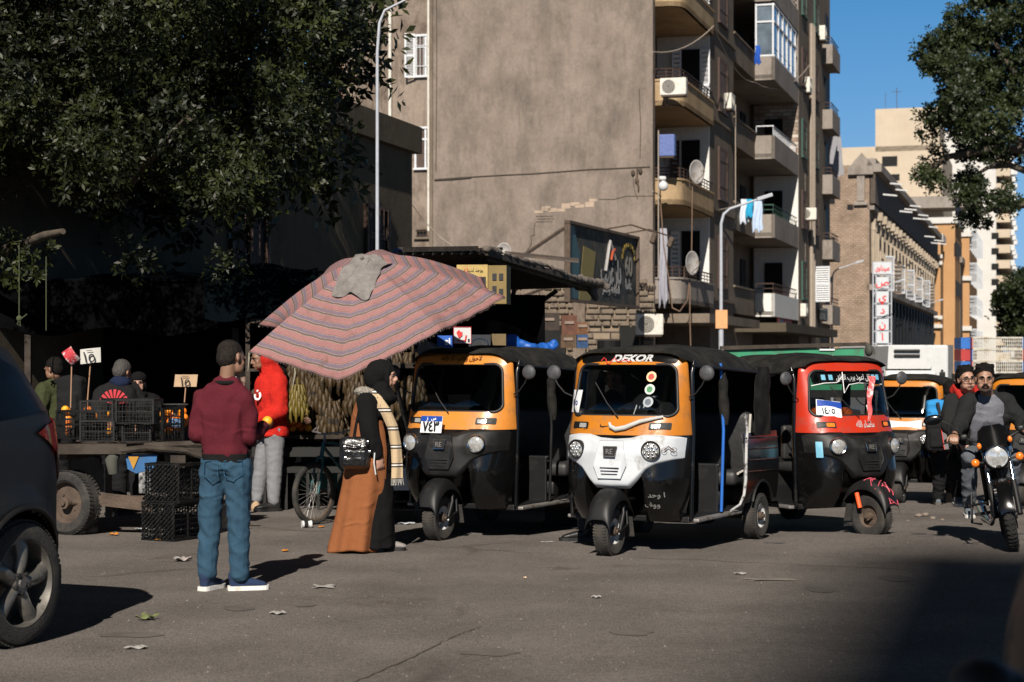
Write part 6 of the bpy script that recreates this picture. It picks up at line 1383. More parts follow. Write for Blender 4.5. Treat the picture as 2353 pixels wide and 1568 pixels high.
# ---------- small things on the ground ----------
CKM=mat('crack_tar',(.06,.05,.042),.95); rc=random.Random(8)
def crackline(pts,w=.02,seed=0):
    m=MB(); P=[]
    for (x0,y0),(x1,y1) in zip(pts[:-1],pts[1:]):
        for k in range(14): t=k/14; P.append((x0+(x1-x0)*t+rc.uniform(-3,3),y0+(y1-y0)*t+rc.uniform(-1.2,1.2)))
    W3=[]
    for x,y in P: Y=6765/(y-HY); W3.append(V(((x-CX)/FD*Y,Y,.004)))
    vs=[];
    for i,p in enumerate(W3):
        d=(W3[min(i+1,len(W3)-1)]-W3[max(0,i-1)]).normalized(); n=V((-d.y,d.x,0)); h=w*(.3+.7*rc.random()); vs+=[p+n*h/2,p-n*h/2]
    m.add(vs,[(2*i,2*i+1,2*i+3,2*i+2) for i in range(len(W3)-1)]); o=m.build('road_crack',CKM,g); return o
crackline([(1108,1440),(1040,1465),(930,1520),(800,1575)],.014); crackline([(300,1290),(420,1275),(560,1262)],.006)
STM=mat('oil_stain',(.098,.086,.075),.9,var=.3,vs=4); 
for (x,y,a,b_) in((552,1398,.10,.14),(700,1392,.07,.09),(1880,1352,.09,.3),(1450,1455,.13,.12),(300,1460,.2,.1),(2060,1330,.12,.2),(1120,1500,.16,.12)):
    Y=6765/(y-HY); c=V(((x-CX)/FD*Y,Y,.0035)); n=26; m=MB(); rr_=[1+.35*noise.noise(V((x+math.cos(2*PI*k/n)*1.3,math.sin(2*PI*k/n)*1.3,y))) for k in range(n)]
    m.add([c]+[c+V((a*rr_[k]*math.cos(2*PI*k/n),b_*rr_[k]*math.sin(2*PI*k/n),0)) for k in range(n)],[(0,1+k,1+(k+1)%n) for k in range(n)]); m.build('oil_patch',STM,g)
gm=MB()
for k in range(500):
    y=1160+400*rc.random()**.8; x=rc.uniform(150,2340); Y=6765/(y-HY); X=(x-CX)/FD*Y; s_=rc.uniform(.003,.009); z_=gz(X,Y); a=rc.uniform(0,3)
    gm.add([(X+s_*math.cos(a),Y+s_*math.sin(a),z_),(X+s_*math.cos(a+2.1),Y+s_*math.sin(a+2.1),z_),(X+s_*math.cos(a+4.2),Y+s_*math.sin(a+4.2),z_),(X,Y,z_+s_)],[(0,1,3),(1,2,3),(2,0,3)])
tag(gm.build('grit',[mat('grit_pale',(.15,.135,.12),.95,var=.6,vs=3)],None),'loose pale grit and crumbs scattered over the road','grit',kind='stuff')
m=MB(); m.cyl((-.04,0,.035),(.04,0,.035),.035,.03,16); m.cyl((.04,0,.035),(.055,0,.035),.036,.036,16); o=m.build('paper_cup',mat('cup_white',(.6,.6,.6),.6),None,smooth=40); o.location=gp(712,18)+V((0,-.35,0)); o.rotation_euler=(0,0,.35); tag(o,'black and white paper cup lying by the bicycle wheel','cup'); m=MB().cyl((-.02,0,.035),(.018,0,.035),.0365,.034,16); m.build('black_sleeve',INK,o)
def rock(x,y,s,label,m_=None,name='stone',cat='stone'):
    Y=6765/(y-HY); mb=MB().ell((0,0,0),s,nu=20,nv=14); me=mb
    o=mb.build(name,m_ or mat('stone_grey',(.16,.13,.105),.95,var=.3,bump=.6,bs=12),None,smooth=70)
    for v in o.data.vertices: v.co*=1+.35*noise.noise(v.co*9+V((x,0,0)))
    o.location=((x-CX)/FD*Y,Y,s[2]*.7); tag(o,label,cat); return o
rock(200,1226,(.09,.06,.042),'broken stone wedged in front of the cart wheel')
rock(188,1228,(.05,.05,.045),'smaller stone against the cart wheel, left piece')
sk=mat('pale_sack',(.30,.26,.21),.95,var=.35,vs=20,bump=.9,bs=35)
m=MB(); m.ell((0,0,.13),(.10,.09,.17)); o=voxel('sack',m,sk,None,.012,1,disp=folds(.02,(12,12,12),3)); o.location=gp(508,17.4); tag(o,'pale plastic sack standing behind the man\'s legs','sack')
rock(588,1174,(.05,.05,.07),'small paper-wrapped block beside the sandal',mat('kraft',(.35,.24,.15),.9),'paper_block','block')
def litter(x,y,w,d,m_,label,kind='paper_scrap',cat='litter',h=.012,sd=0):
    Y=6765/(y-HY); r=random.Random(sd+int(x)); n=9; pts=[]
    mb=MB(); ph=r.uniform(0,6)
    mb.thick(lambda u,v:((u-.5)*w*(1+.25*math.sin(v*7+ph)),(v-.5)*d*(1+.3*math.sin(u*6+ph)),h*(.6+.5*math.sin(u*8+ph)*math.cos(v*5+ph))+.003),10,6,(0,0,-.003)); o=mb.build(kind,m_,None,smooth=60); o.location=((x-CX)/FD*Y,Y,gz((x-CX)/FD*Y,Y)+.004); o.rotation_euler=(0,0,r.uniform(-.4,.4)); tag(o,label,cat); return o
PAP=mat('paper_dull',(.3,.29,.27),.9,var=.2,vs=20); ORP=mat('peel_orange',(.6,.22,.02),.7); GRN=mat('leaf_scrap',(.12,.14,.05),.8)
litter(420,1290,.12,.12,mat('wrapper',(.35,.33,.32),.5,var=.5,vs=30,dirt=(.3,.04,.02),dirt_s=20,dirt_a=(.58,.62)),'crumpled printed wrapper on the road left of the man',kind='wrapper',h=.03)
litter(744,1351,.13,.12,PAP,'torn grey paper scrap on the road right of the navy shoes'); litter(638,1412,.09,.08,PAP,'small torn paper scrap below the man\'s shoes'); litter(313,1492,.11,.06,PAP,'flat pale paper strip near the bottom left'); litter(338,1425,.10,.10,GRN,'dry green leaf on the road by the car\'s shadow',kind='dry_leaf',h=.03)
litter(262,1231,.07,.08,ORP,'bright orange peel on the road below the crates',kind='orange_peel',h=.02); litter(367,1243,.06,.06,ORP,'duller orange peel right of the crate corner',kind='orange_peel'); litter(655,1268,.05,.07,ORP,'orange peel lying just left of the woman\'s hem',kind='orange_peel'); litter(738,1213,.05,.06,ORP,'orange peel beside the paper cup',kind='orange_peel')
litter(934,1205,.12,.13,mat('paper_white',(.5,.52,.55),.8),'white paper sheet between the woman and the front wheel'); litter(325,1218,.11,.07,mat('paper_white',(.5,.52,.55),.8),'white paper scrap beside the lowest crate'); litter(1705,1421,.10,.06,PAP,'pale scrap on the open road',kind='paper_scrap') if False else None
litter(1770,1334,.30,.09,mat('card_flat',(.17,.15,.125),.95,var=.2),'flattened piece of cardboard on the open road',kind='flat_cardboard',h=.006); litter(1206,1331,.02,.03,mat('cig',(.7,.5,.35),.8),'cigarette end on the open road',kind='cigarette_end'); litter(1370,1355+20,.06,.05,PAP,'small pale scrap right of the cigarette end'); litter(1258,1247,.09,.03,PAP,'thin paper strip left of the hidden man\'s shoe',h=.004)
litter(1700,1421-100,.08,.06,PAP,'pale scrap in front of the middle taxi'); litter(1780,1248,.16,.05,mat('bag_dark',(.08,.08,.085),.6),'flattened dark plastic strip in the shade of the middle taxi',h=.004)
for k,(x,y) in enumerate(((2110,1152),(2126,1150),(2143,1158),(2085,1166),(2165,1162))): rock(x,y,(.045-.004*k,.04,.025),['pale rubble lump behind the red taxi, biggest one','pale rubble lump next to the biggest one','rubble lump nearest the walking man','brown rubble lump by the red taxi tyre','small rubble lump at the walking man\'s heel'][k],name='rubble_stone').location.z+=gz(4.5,21)
# ---------- dark SUV at the left edge ----------
SUVM=mat('suv_paint',(.009,.0092,.009),.5,metal=0,spec=.35,var=.2,dirt=(.02,.02,.018),dirt_s=3,dirt_a=(.45,.8))
def car(name,loc,rz,label,paint,cx=1.25,Hs=1,simple=False):
    T=thing(name,loc,rz,label,'car'); Z_=[.26,.33,.6,.9,1.1,1.24,1.30,1.52,1.67,1.75,1.78]; XR=[-.50,-.62,-.68,-.67,-.65,-.63,-.60,-.42,-.28,-.14,.05]; YW=[.72,.78,.83,.845,.845,.835,.82,.785,.75,.62,.4]
    f=lambda z,A:float(np.interp(z,Z_,A)); n=5.0
    def SP(th,z,off=0):
        a=cx-f(z,XR)+off; b=f(z,YW)+off; c,s=math.cos(th),math.sin(th); return V((cx-a*abs(c)**(2/n),b*abs(s)**(2/n),z))
    def SC(x,z,off=0):
        a=cx-f(z,XR)+off; b=f(z,YW)+off; c=min(1,max(0,(cx-x)/a))**(n/2); s=math.sqrt(max(0,1-c*c)); p=V((cx-a*c**(2/n),b*s**(2/n),z)); 
        d=math.hypot(x,z-.36)                     # flared wheel arch
        p.y+=.035*math.exp(-((d-.43)/.07)**2)*(1 if d>.38 else 1); return p
    m=MB()
    for sd in(1,-1):
        vs=[];fs=[];A_,B_=100,64
        for i in range(B_+1):
            z=.27+(1.78-.27)*i/B_
            for j in range(A_+1):
                th=PI/2*(j/A_); p=SP(th,z); 
                if p.x>-.55: q_=SC(p.x,z); p.y=q_.y if abs(q_.y-p.y)<.08 else p.y
                vs.append(V((p.x,p.y*sd,p.z)))
        for i in range(B_):
            for j in range(A_):
                a=i*(A_+1)+j; c=(vs[a]+vs[a+A_+2])/2
                if math.hypot(c.x,c.z-.36)>.40 or abs(c.y)<.5: fs.append((a,a+1,a+A_+2,a+A_+1))
        m.add(vs,fs)
        m.grid(lambda u,v,sd=sd:(lambda z:(cx+2.0*u,sd*f(z,YW)*(1-.12*max(0,u-.6)),z-.65*max(0,u-.45)*(max(0,z-1.1)>0)*min(1,(z-1.0)*1.6)))(.27+1.51*v),30,24)
    m.grid(lambda u,v:(.3+(cx+1.0-.3)*v,(u*2-1)*.4,1.78),6,6); m.build('body',paint,T,smooth=50)
    outl=[(-.50,1.30),(-.44,1.31),(-.20,1.31),(.25,1.27),(.62,1.245),(.68,1.30),(.60,1.58),(.40,1.635),(.08,1.62),(-.10,1.56),(-.35,1.40)]
    def dens(o_): 
        r=[]
        for (a,b) in zip(o_,o_[1:]+o_[:1]):
            for k in range(5): r.append((a[0]+(b[0]-a[0])*k/5,a[1]+(b[1]-a[1])*k/5))
        return r
    for sd in(1,-1):
        g=patch(MB(),dens([(max(x,-.42+(1.31-z)*-.9),z) for x,z in outl]),lambda x,z:V((1,sd,1))*SC(x,z,.006) if False else V((SC(x,z,.006).x,sd*SC(x,z,.006).y,z)),8).build('quarter_window',DGL2,T,smooth=60)
        patch(MB(),dens([(.78,1.245),(1.7,1.22),(1.7,1.6),(.72,1.62)]),lambda x,z:V((x,sd*(f(z,YW)+.008),z)),6).build('door_window',DGL2,T,smooth=60)
        # tail lamp wraps the corner
        o_=[(2,1.265),(22,1.27),(50,1.235),(58,1.19),(40,1.05),(26,.90),(15,.80),(3,.80)]
        def tl(a,z,sd=sd):
            p=SP(R(a*1.05),z,.016); return V((p.x,sd*p.y,z))
        t_=patch(MB(),dens(o_),tl,8).build('tail_light',REDL,T,smooth=60)
        patch(MB(),dens([(8,1.10),(22,1.11),(24,1.0),(10,.96)]),lambda a,z:tl(a,z)*1.0+V((-.004,sd*.004,0)),4).build('lamp_cell',mat('lamp_bright',(.6,.03,.02),.15),t_,smooth=60)
        m=MB(); m.tube([SC(-.35,.62,.01),SC(-.60,.66,.006),SP(R(8),.68,.006)],.006,5); m.tube([SC(.46,.36+.0,.012),SC(.47,.8,.006),SC(.40,1.22,.006)],.006,5); m.tube([SC(.42*math.cos(R(a)),.36+.42*math.sin(R(a)),.014) for a in range(-5,186,10)],.016,6)
        m.v=[(a,b*sd,c) for a,b,c in m.v]; m.build('seams_and_arch_lip',BLKM,T,smooth=60)
        w=thing('wheel',(0,sd*.745,.355),0 if sd>0 else PI); w.parent=T; h=.11; r=.355
        m=MB().lathe([(.25,-h),(.30,-h*1.02),(.335,-h*.9),(.352,-h*.6),(r,0),(.352,h*.6),(.335,h*.9),(.30,h*1.02),(.25,h)],axis='y',n=64)
        for k in range(70):
            a=2*PI*k/70
            for s in(-1,1): m.box((math.cos(a)*.354,s*h*.5,math.sin(a)*.354),(.008,h*.6,.02),Euler((0,-a,0)).to_matrix())
        m.build('tyre',RUB,w,smooth=40)
        ALY=mat('alloy_grey',(.17,.16,.145),.4,metal=.6,var=.25,vs=10,dirt=(.08,.075,.065),dirt_s=9)
        m=MB().lathe([(.255,h*.95),(.245,h*.98),(.235,h*.6),(.225,-h*.8),(.25,-h*.9)],axis='y',n=48); m.lathe([(0,-.03),(.2,-.05),(.23,-.05)],axis='y',n=32); rm=m.build('rim',ALY,w,smooth=50)
        m=MB()
        for k in range(5):
            a=R(90+72*k); ca,sa=math.cos(a),math.sin(a); pa,pb=-sa,ca
            def spk(u,v,ca=ca,sa=sa,pa=pa,pb=pb): 
                rr0=.035+.205*v; wd=.030+.026*(v**1.5)+.012*(1-v); tw=.03*math.sin(v*2.2); x_=(u*2-1)*wd+tw; yb=.055+.03*(1-(u*2-1)**2)+.02*math.sin(v*PI)*.5; return V((ca*rr0+pa*x_,yb,sa*rr0+pb*x_))
            m.thick(spk,8,12,(0,-.02,0))
        m.cyl((0,.03,0),(0,.088,0),.07,.06,20); m.build('spokes',ALY,w,smooth=50)
        for k in range(5): a=R(126+72*k); MB().cyl((.058*math.cos(a),.06,.058*math.sin(a)),(.058*math.cos(a),.1,.058*math.sin(a)),.013,n=8).build('lug_nut',GASK,w)
        m=MB().cyl((0,.088,0),(0,.096,0),.03,.028,16); m.build('centre_cap',ALY,w)
    m=MB()
    for sd in(1,-1): m.lathe([(.40,.3),(.42,.80)],axis='y',n=24) if False else None
    m.box((.9,0,.32),(3.0,1.3,.14)); m.box((0,0,.5),(.95,1.1,.5)); m.build('underbody',BLKM,T)
    return T,SC,SP
DGL2=mat('suv_glass',(.003,.003,.0035),.3,var=.2,spec=.1)
SV,SC,SP=car('parked_car',(-3.51,10.63,0),R(-113),'dark grey parked car cut off at the left edge, red tail light showing',SUVM)
# second car, brown, just beside the camera at the lower right
BRN=mat('brown_paint',(.05,.030,.021),.45,metal=.2,var=.2,dirt=(.07,.055,.04),dirt_s=5)
C2=thing('near_car',(0,0,0),0,'edge of a brown car with dark red mirror in the lower right corner','car')
ed=[(2353,1290),(2338,1335),(2322,1390),(2308,1440),(2297,1490),(2289,1540),(2284,1600),(2283,1700),(2290,1850)]
def bc(u,v):
    k=v*(len(ed)-1); i=min(int(k),len(ed)-2); t=k-i; x=ed[i][0]*(1-t)+ed[i+1][0]*t; y=ed[i][1]*(1-t)+ed[i+1][1]*t
    p=at(x,y,3.6); a=u*PI*.5; return V((p.x+.85*(1-math.cos(a)),p.y-.0+1.9*(u-.15),p.z+.10*(1-math.cos(a))*(1-v)))
m=MB().thick(bc,24,30,(.02,0,0)); m.build('body_side',BRN,C2,smooth=60)
m=MB(); m.grid(lambda u,v:(lambda p:V((p.x+.85+.8*v,p.y,p.z+.1)))(bc(u,0)) if False else (lambda p:V((p.x+.9*v,p.y,p.z+.04*v)))(bc(u,0)),12,6); m.build('bonnet',BRN,C2,smooth=60)
mb=MB(); c=at(2262,1578,2.6); mb.ell(c,(.047,.07,.042)); mb.ell(c+V((.03,0,-.01)),(.04,.06,.036)); mb.tube([c,c+V((.12,.1,-.05))],.02,8); voxel('mirror',mb,mat('mirror_red',(.018,.006,.005),.6),C2,.006,2)
# unseen tall block added behind the photographer to shade the lower right road
T=thing('shade_block',(-14.95,-107.2,0),KR,'unseen tall block added behind the viewpoint to shade the right-hand road','building'); MB().box((13,-30,45),(26,60,90.6)).build('wall',PLB,T)
m=MB()
for i in range(27):
    for j in range(9): m.box((-.02,-4-6*j,4+3.2*i),(.1,1.6,1.6))
m.build('window_openings',WIND,T)

# ---------- market shed, stone wall, canopy ----------
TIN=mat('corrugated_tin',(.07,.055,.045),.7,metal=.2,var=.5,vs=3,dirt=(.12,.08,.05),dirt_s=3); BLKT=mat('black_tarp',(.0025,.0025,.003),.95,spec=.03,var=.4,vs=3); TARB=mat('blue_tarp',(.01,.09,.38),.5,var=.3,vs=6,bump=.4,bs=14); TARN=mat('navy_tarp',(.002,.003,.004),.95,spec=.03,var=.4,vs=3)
def corr(mb,A_,B_,C_,D_,amp=.03,nw=26,t=.01):
    A_,B_,C_,D_=map(V,(A_,B_,C_,D_)); n=(B_-A_).cross(D_-A_).normalized()
    mb.thick(lambda u,v:(A_*(1-u)+B_*u)*(1-v)+(D_*(1-u)+C_*u)*v+n*amp*math.sin(u*nw*2*PI),nw*6,3,V((0,0,-t)))
S=thing('shed_roof',(0,0,0),0,'rusty corrugated shed roof with sagging cloth edge between the umbrella and billboard','shed'); m=MB(); PA,PB,PC,PD=at(915,578,18.6),at(1116,577,20),at(1372,655,24),at(1165,662,27)
PX=at(935,652,26)
corr(m,PB,PC,PD,V((-1.2,26,2.75)),.025,22); corr(m,at(921,577,18.4),PB,V((-1.2,26,2.75)),V((-1.7,25,2.8)),.025,12); m.build('tin_sheets',TIN,S)
m=MB(); m.bar(PB+V((0,0,-.02)),PC+V((0,0,-.02)),.05,.06); m.bar(PB+V((0,.25,-.07)),PC+V((0,.25,-.07)),.04); 
for k in range(9): p=V(at(921,579,18.4)).lerp(PB,k/9); m.bar(p+V((0,0,-.02)),p+V((.25,1.2,.1)),.05,.03); 
m.bar(at(921,574,18.4),at(1095,571,19.8),.05); m.bar(at(1182,666,24),at(1165,730,24),.06); m.bar(at(1280,668,24.5),at(1183,735,24.5),.06); m.bar(at(1165,700,24),at(1185,703,24),.04)
for x in(1020,1110,1165): m.bar(V(at(x,600,22.5)),V((at(x,600,22.5).x,22.5,0)),.06)
m.build('rafters',WOOD,S)
m=MB(); 
pth=[PB+V((0,-.03,.03)),PB.lerp(PC,.25)+V((0,-.03,.02)),PB.lerp(PC,.5)+V((0,-.03,.04)),PB.lerp(PC,.8)+V((0,-.03,.0)),PC+V((.05,-.05,.02)),PC+V((.15,-.05,-.05))]; m.tube(pth,[.035,.022,.022,.03,.05,.02],8); m.ell(PC+V((-.15,-.05,-.02)),(.16,.05,.06)); m.tube([PC+V((-.25,-.06,.1)),PC+V((-.05,-.07,-.08)),PC+V((-.02,-.07,-.2))],[.05,.07,.02],7)
voxel('cloth_edge',m,mat('cloth_brown',(.11,.09,.075),.95,var=.4,vs=8,bump=.6,bs=20),S,.02,1,disp=folds(.03,(6,6,6),2))
m=MB().thick(lambda u,v:at(1160+170*u,583+17*u-6*math.sin(v*PI),30+4*v),20,4,(0,0,-.03)); m.build('rear_sheets',TIN,S)
o=MB().thick(lambda u,v:at(903+22*u,575+8*v-4*math.sin(u*3),18.3+.2*v),6,5,(0,.02,-.01)).build('tarp_corner',TARB,None); tag(o,'bright blue tarp corner at the left end of the shed roof','tarp')
# stone wall below the billboard
W_=thing('stone_wall',(0,0,0),0,'rough stone-block wall with dark arched doorway beneath the billboard','wall')
yw=54; s=yw/FD; xl,xr=(1150-CX)*s,(1503-CX)*s; zt=EYE+(HY-652)*s
MB().box(((xl+xr)/2,yw+.5,zt/2-.3),(xr-xl,.9,zt+.6)).build('wall',STN,W_)
m=MB(); r=random.Random(2)
for i in range(22):
    x=xl
    while x<xr-.2:
        w=r.uniform(.2,.5); z=.2+i*.178
        if not(( (1370-CX)*s<x+w/2<(1430-CX)*s and z<2.6)): m.rbox((x+w/2,yw+.04,z),(w-.04,r.uniform(.1,.24),.145),.03,seg=1)
        x+=w
m.build('stone_blocks',mat('stone_block',(.17,.135,.10),.95,var=.45,vs=3,bump=.8,bs=6,dirt=(.06,.045,.035),dirt_s=3),W_)
m=MB(); m.box(((1218-CX)*s,yw-.1,3.0),(.5,.25,2.4)); m.box(((1330-CX)*s,yw-.08,2.4),(.35,.25,2.6)); m.build('pilaster',PLC,W_)
m=MB(); m.tube([((1399-CX)*s,yw-.12,0),((1399-CX)*s,yw-.12,2.2)],.36,14); m.box(((1255-CX)*s,yw-.2,1.3),(1.1,.1,2.6)); m.box(((1450-CX)*s,yw-.2,1.2),(.7,.1,2.8)); m.build('doorway',WIND,W_)
m=MB(); corr(m,at(1455,650,53),at(1508,660,53),at(1506,668,52),at(1452,660,52),.04,8); m.box(((1330-CX)*s,yw-.4,1.35),(4.6,1.2,.1)); m.build('awning_sheet',TIN,W_)
# market behind the cart: black sheets added to read as deep shade
S=thing('market_shed',(0,0,0),0,'low market shelter, black sheets added to read as deep shade behind the cart','shed')
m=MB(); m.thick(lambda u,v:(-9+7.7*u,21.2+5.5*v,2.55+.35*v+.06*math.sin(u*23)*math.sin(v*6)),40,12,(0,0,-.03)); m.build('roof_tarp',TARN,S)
m=MB(); m.thick(lambda u,v:(-9+7.9*u,23.6+.08*math.sin(u*60),2.7*(1-v)),80,6,(0,.03,0)); m.thick(lambda u,v:(-9+6.6*u,21.22+.02*math.sin(u*50),2.56-.62*v+.05*math.sin(u*31)),80,6,(0,.02,0)); m.thick(lambda u,v:(-2.9+3.3*u,22.2+.06*math.sin(u*40),2.4*(1-v)),40,6,(0,.03,0)); m.build('dark_backing',BLKT,S)
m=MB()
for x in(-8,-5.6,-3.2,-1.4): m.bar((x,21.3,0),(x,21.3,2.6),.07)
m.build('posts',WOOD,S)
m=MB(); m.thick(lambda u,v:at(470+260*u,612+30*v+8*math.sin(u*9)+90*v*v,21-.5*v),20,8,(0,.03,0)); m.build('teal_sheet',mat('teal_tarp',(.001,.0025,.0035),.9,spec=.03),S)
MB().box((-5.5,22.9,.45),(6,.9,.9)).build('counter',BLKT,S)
# sign boxes and goods in the middle
def frame_sign(name,label,x0,x1,y0,y1,Y,m_,rz=0,cat='sign',d=.06):
    c=at((x0+x1)/2,(y0+y1)/2,Y); s=Y/FD; T=thing(name,c,rz,label,cat); MB().box((0,0,0),((x1-x0)*s,d,(y1-y0)*s)).build('panel',m_,T); return T,s
YP=mat('poster_yellow',(.42,.30,.10),.7,var=.12,dirt=(.25,.17,.07)); 
T,s=frame_sign('poster_box','yellow poster box with Arabic lettering hanging under the shed roof',1050,1122,609,700,19.2,YP,R(-8)); MB().box((.255,.17,0),(.20,.32,.40),rot=(0,0,.0)).build('side_panel',mat('poster_yellow_shaded',(.20,.14,.05),.8),T)  # side face gets a darkened yellow, its shade put into the colour
letter(ar('يوجد لدينا'),.05,mat('ink_olive',(.06,.05,.02),.7),T,(.03,-.035,.15),(1,0,0),(0,0,1),maxw=.17); letter(ar('ك'),.09,RINK,T,(-.08,-.035,.14),(1,0,0),(0,0,1)); m=MB(); m.box((.1,-.034,.02),(.09,.01,.12)); m.box((.1,-.034,-.13),(.1,.01,.1)); m.build('print_block',INK,T); letter('K',.045,RINK,T,(.1,-.043,.05),(1,0,0),(0,0,1),bold=.002)
m=MB(); 
for (a,b) in((.23,.08),(.3,.08),(.23,-.05),(.3,-.08)): m.box((a,.005,b),(.045,.012,.07))
m.build('print_block',INK,T)
T,s=frame_sign('product_sign','white sign with red arrow mark and red border standing on the goods',1042,1082,752,790,18.6,WHT2,R(4)); w_,h_=20*s,19*s
m=MB(); m.tube([(-w_,-.035,-h_),(w_,-.035,-h_),(w_,-.035,h_),(-w_,-.035,h_),(-w_,-.035,-h_)],.004,4); m.prism([(-.06,-.034,.03),(-.035,-.034,.055),(-.01,-.034,.03),(.0,-.034,.04),(-.0,-.034,.0),(-.03,-.034,-.03),(-.045,-.034,-.01)],(0,-.008,0)); m.tube([(-.05,-.035,-.05),(.03,-.035,-.055),(.04,-.035,.0),(.03,-.035,-.06)],.008,5); m.build('red_mark',RINK,T); m=MB(); m.box((.065,-.035,-.05),(.018,.01,.03)); m.build('small_print',INK,T)
T,s=frame_sign('drinks_crate','blue drinks crate with white lettering left of the red-arrow sign',1006,1040,772,800,18.9,mat('crate_blue',(.01,.09,.42),.5),0,'crate',.3); letter('si',.10,WINK,T,(.03,-.155,0),(1,0,0),(0,0,1),bold=.003)
T,s=frame_sign('drinks_crate','dark crate with faint round emblem right of the red-arrow sign',1078,1128,770,812,19.4,mat('crate_dk',(.012,.014,.018),.5),0,'crate',.3); letter('si',.08,mat('ink_faint',(.05,.06,.07),.6),T,(.05,-.155,0),(1,0,0),(0,0,1)); MB().tube([(.0+.09*math.cos(R(a)),-.155,.06*math.sin(R(a))) for a in range(0,361,30)],.004,4).build('emblem_ring',mat('ring_blue',(.01,.03,.08),.6),T)
T,s=frame_sign('carton','brown printed carton beside the dark drinks crate',1128,1160,768,812,19.6,mat('carton_br',(.14,.10,.045),.8),R(5),'carton',.3)
for i,(x0,x1,y0,y1,c_,lb) in enumerate(((1290,1325,725,770,(.09,.035,.02),'reddish carton stacked highest on the wall ledge'),(1325,1350,742,768,(.12,.05,.02),'small orange-brown carton on the wall ledge'),(1288,1322,770,800,(.07,.04,.02),'dull carton below the reddish one'),(1325,1350,770,800,(.015,.05,.13),'blue carton right of the dull carton'),(1240,1285,720,760,(.03,.02,.015),'dark carton at the left of the ledge stack'))):
    T,s=frame_sign('carton',lb,x0,x1,y0,y1,40,mat('ctn%d'%i,c_,.8,var=.4,vs=9),0,'carton',.5); m=MB(); m.box((0,-.27,.05),(.2,.02,.06)); m.build('label_print',mat('lbl',(.2,.15,.12),.7),T)
m=MB(); m.thick(lambda u,v:at(960+90*u**1.0*(.5+.5*v)-0*v,776+38*v*(1-.1*u)+ (1-v)*u*16,18.4+.5*(1-v)+.04*math.sin(u*12)),40,12,(0,.01,-.01))
ST=mat('grey_striped',(.2,.19,.17),.95); n_=ST.node_tree; wv=n_.nodes.new('ShaderNodeTexWave'); wv.inputs['Scale'].default_value=16; wv.bands_direction='DIAGONAL'; tc=n_.nodes.new('ShaderNodeTexCoord'); n_.links.new(tc.outputs['Object'],wv.inputs[0]); cr=n_.nodes.new('ShaderNodeValToRGB'); cr.color_ramp.elements[0].color=(.05,.05,.05,1); cr.color_ramp.elements[1].color=(.26,.25,.23,1); cr.color_ramp.elements[0].position=.35; cr.color_ramp.elements[1].position=.6; n_.links.new(wv.outputs[0],cr.inputs[0]); n_.links.new(cr.outputs[0],n_.nodes['Principled BSDF'].inputs['Base Color'])
tag(m.build('striped_cloth',ST,None,smooth=60),'grey and white striped cloth sloping down behind the umbrella edge','cloth')
mb=MB(); cap(mb,[at(1168,800,20),at(1195,792,20),at(1225,800,20),at(1262,800,20.2),at(1274,792,20.2)],[.05,.06,.035,.045,.05]); mb.ell(at(1178,795,20),(.10,.1,.12)); o=voxel('tarp_bundle',mb,TARB,None,.014,1,disp=folds(.03,(8,8,8),6)); tag(o,'crumpled blue tarp rolled on top of the stall goods','tarp')
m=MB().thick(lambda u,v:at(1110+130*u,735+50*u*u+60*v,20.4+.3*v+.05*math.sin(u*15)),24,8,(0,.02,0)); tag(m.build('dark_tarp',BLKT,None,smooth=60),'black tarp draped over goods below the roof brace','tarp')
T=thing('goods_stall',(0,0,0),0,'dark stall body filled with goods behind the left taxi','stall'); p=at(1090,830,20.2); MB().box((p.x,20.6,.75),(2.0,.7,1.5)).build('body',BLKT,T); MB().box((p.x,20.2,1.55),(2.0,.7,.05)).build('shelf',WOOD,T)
# white panel van parts glimpsed behind the woman and between taxis
T=thing('white_trolley',gp(925,18.6),0,'low white trolley glimpsed between the woman and the left taxi','trolley'); MB().box((0,0,.42),(.5,.5,.22)).build('tray',WHT,T); m=MB(); m.tube([(-.25,-.27,.3),(-.1,-.27,.2),(.25,-.27,.2)],.012,6); m.box((0,-.1,.12),(.5,.4,.02)); 
for a in(-.2,.2): m.cyl((a,-.2,.06),(a,-.16,.06),.06)
m.build('undercarriage',GASK,T)
T=thing('white_trolley',gp(1298,18.6),0,'white and tan cupboard glimpsed between the left and middle taxis','cupboard'); MB().box((0,0,.9),(.4,.4,.36)).build('upper_panel',WHT,T); MB().box((0,0,.63),(.4,.4,.18)).build('lower_panel',mat('tan_board',(.4,.29,.15),.8),T); MB().box((0,0,.27),(.4,.4,.54)).build('base',BLKM,T)
# ---------- green lorry side, cooler van, crate load ----------
GR=mat('lorry_green',(.02,.21,.10),.55,var=.15,dirt=(.05,.1,.06)); T=thing('green_lorry',gp(1820,24.5),0,'green lorry with a wooden top rail parked behind the middle and red taxis','lorry'); b=T.location; q=lambda x,y,Y=24.5:at(x,y,Y)-b
m=MB(); m.prism([q(1640,806),q(1985,800),q(1985,900),q(1640,900)],(0,.06,0)); m.build('side_board',GR,T); m=MB().prism([q(1640,806)+V((0,2,0)),q(1985,800)+V((0,2,0)),q(1985,900)+V((0,2,0)),q(1640,900)+V((0,2,0))],(0,.06,0)); m.build('side_board',GR,T); m=MB(); m.bar(q(1655,800),q(1988,791),.10,.05); m.build('top_rail',WOOD,T); m=MB()
for (x,w) in((1735,7),(1788,9),(1845,4),(1905,12)): m.prism([q(x,826)-V((0,.01,0)),q(x+w,826)-V((0,.01,0)),q(x+w*.6,816)-V((0,.01,0))],(0,-.01,0))
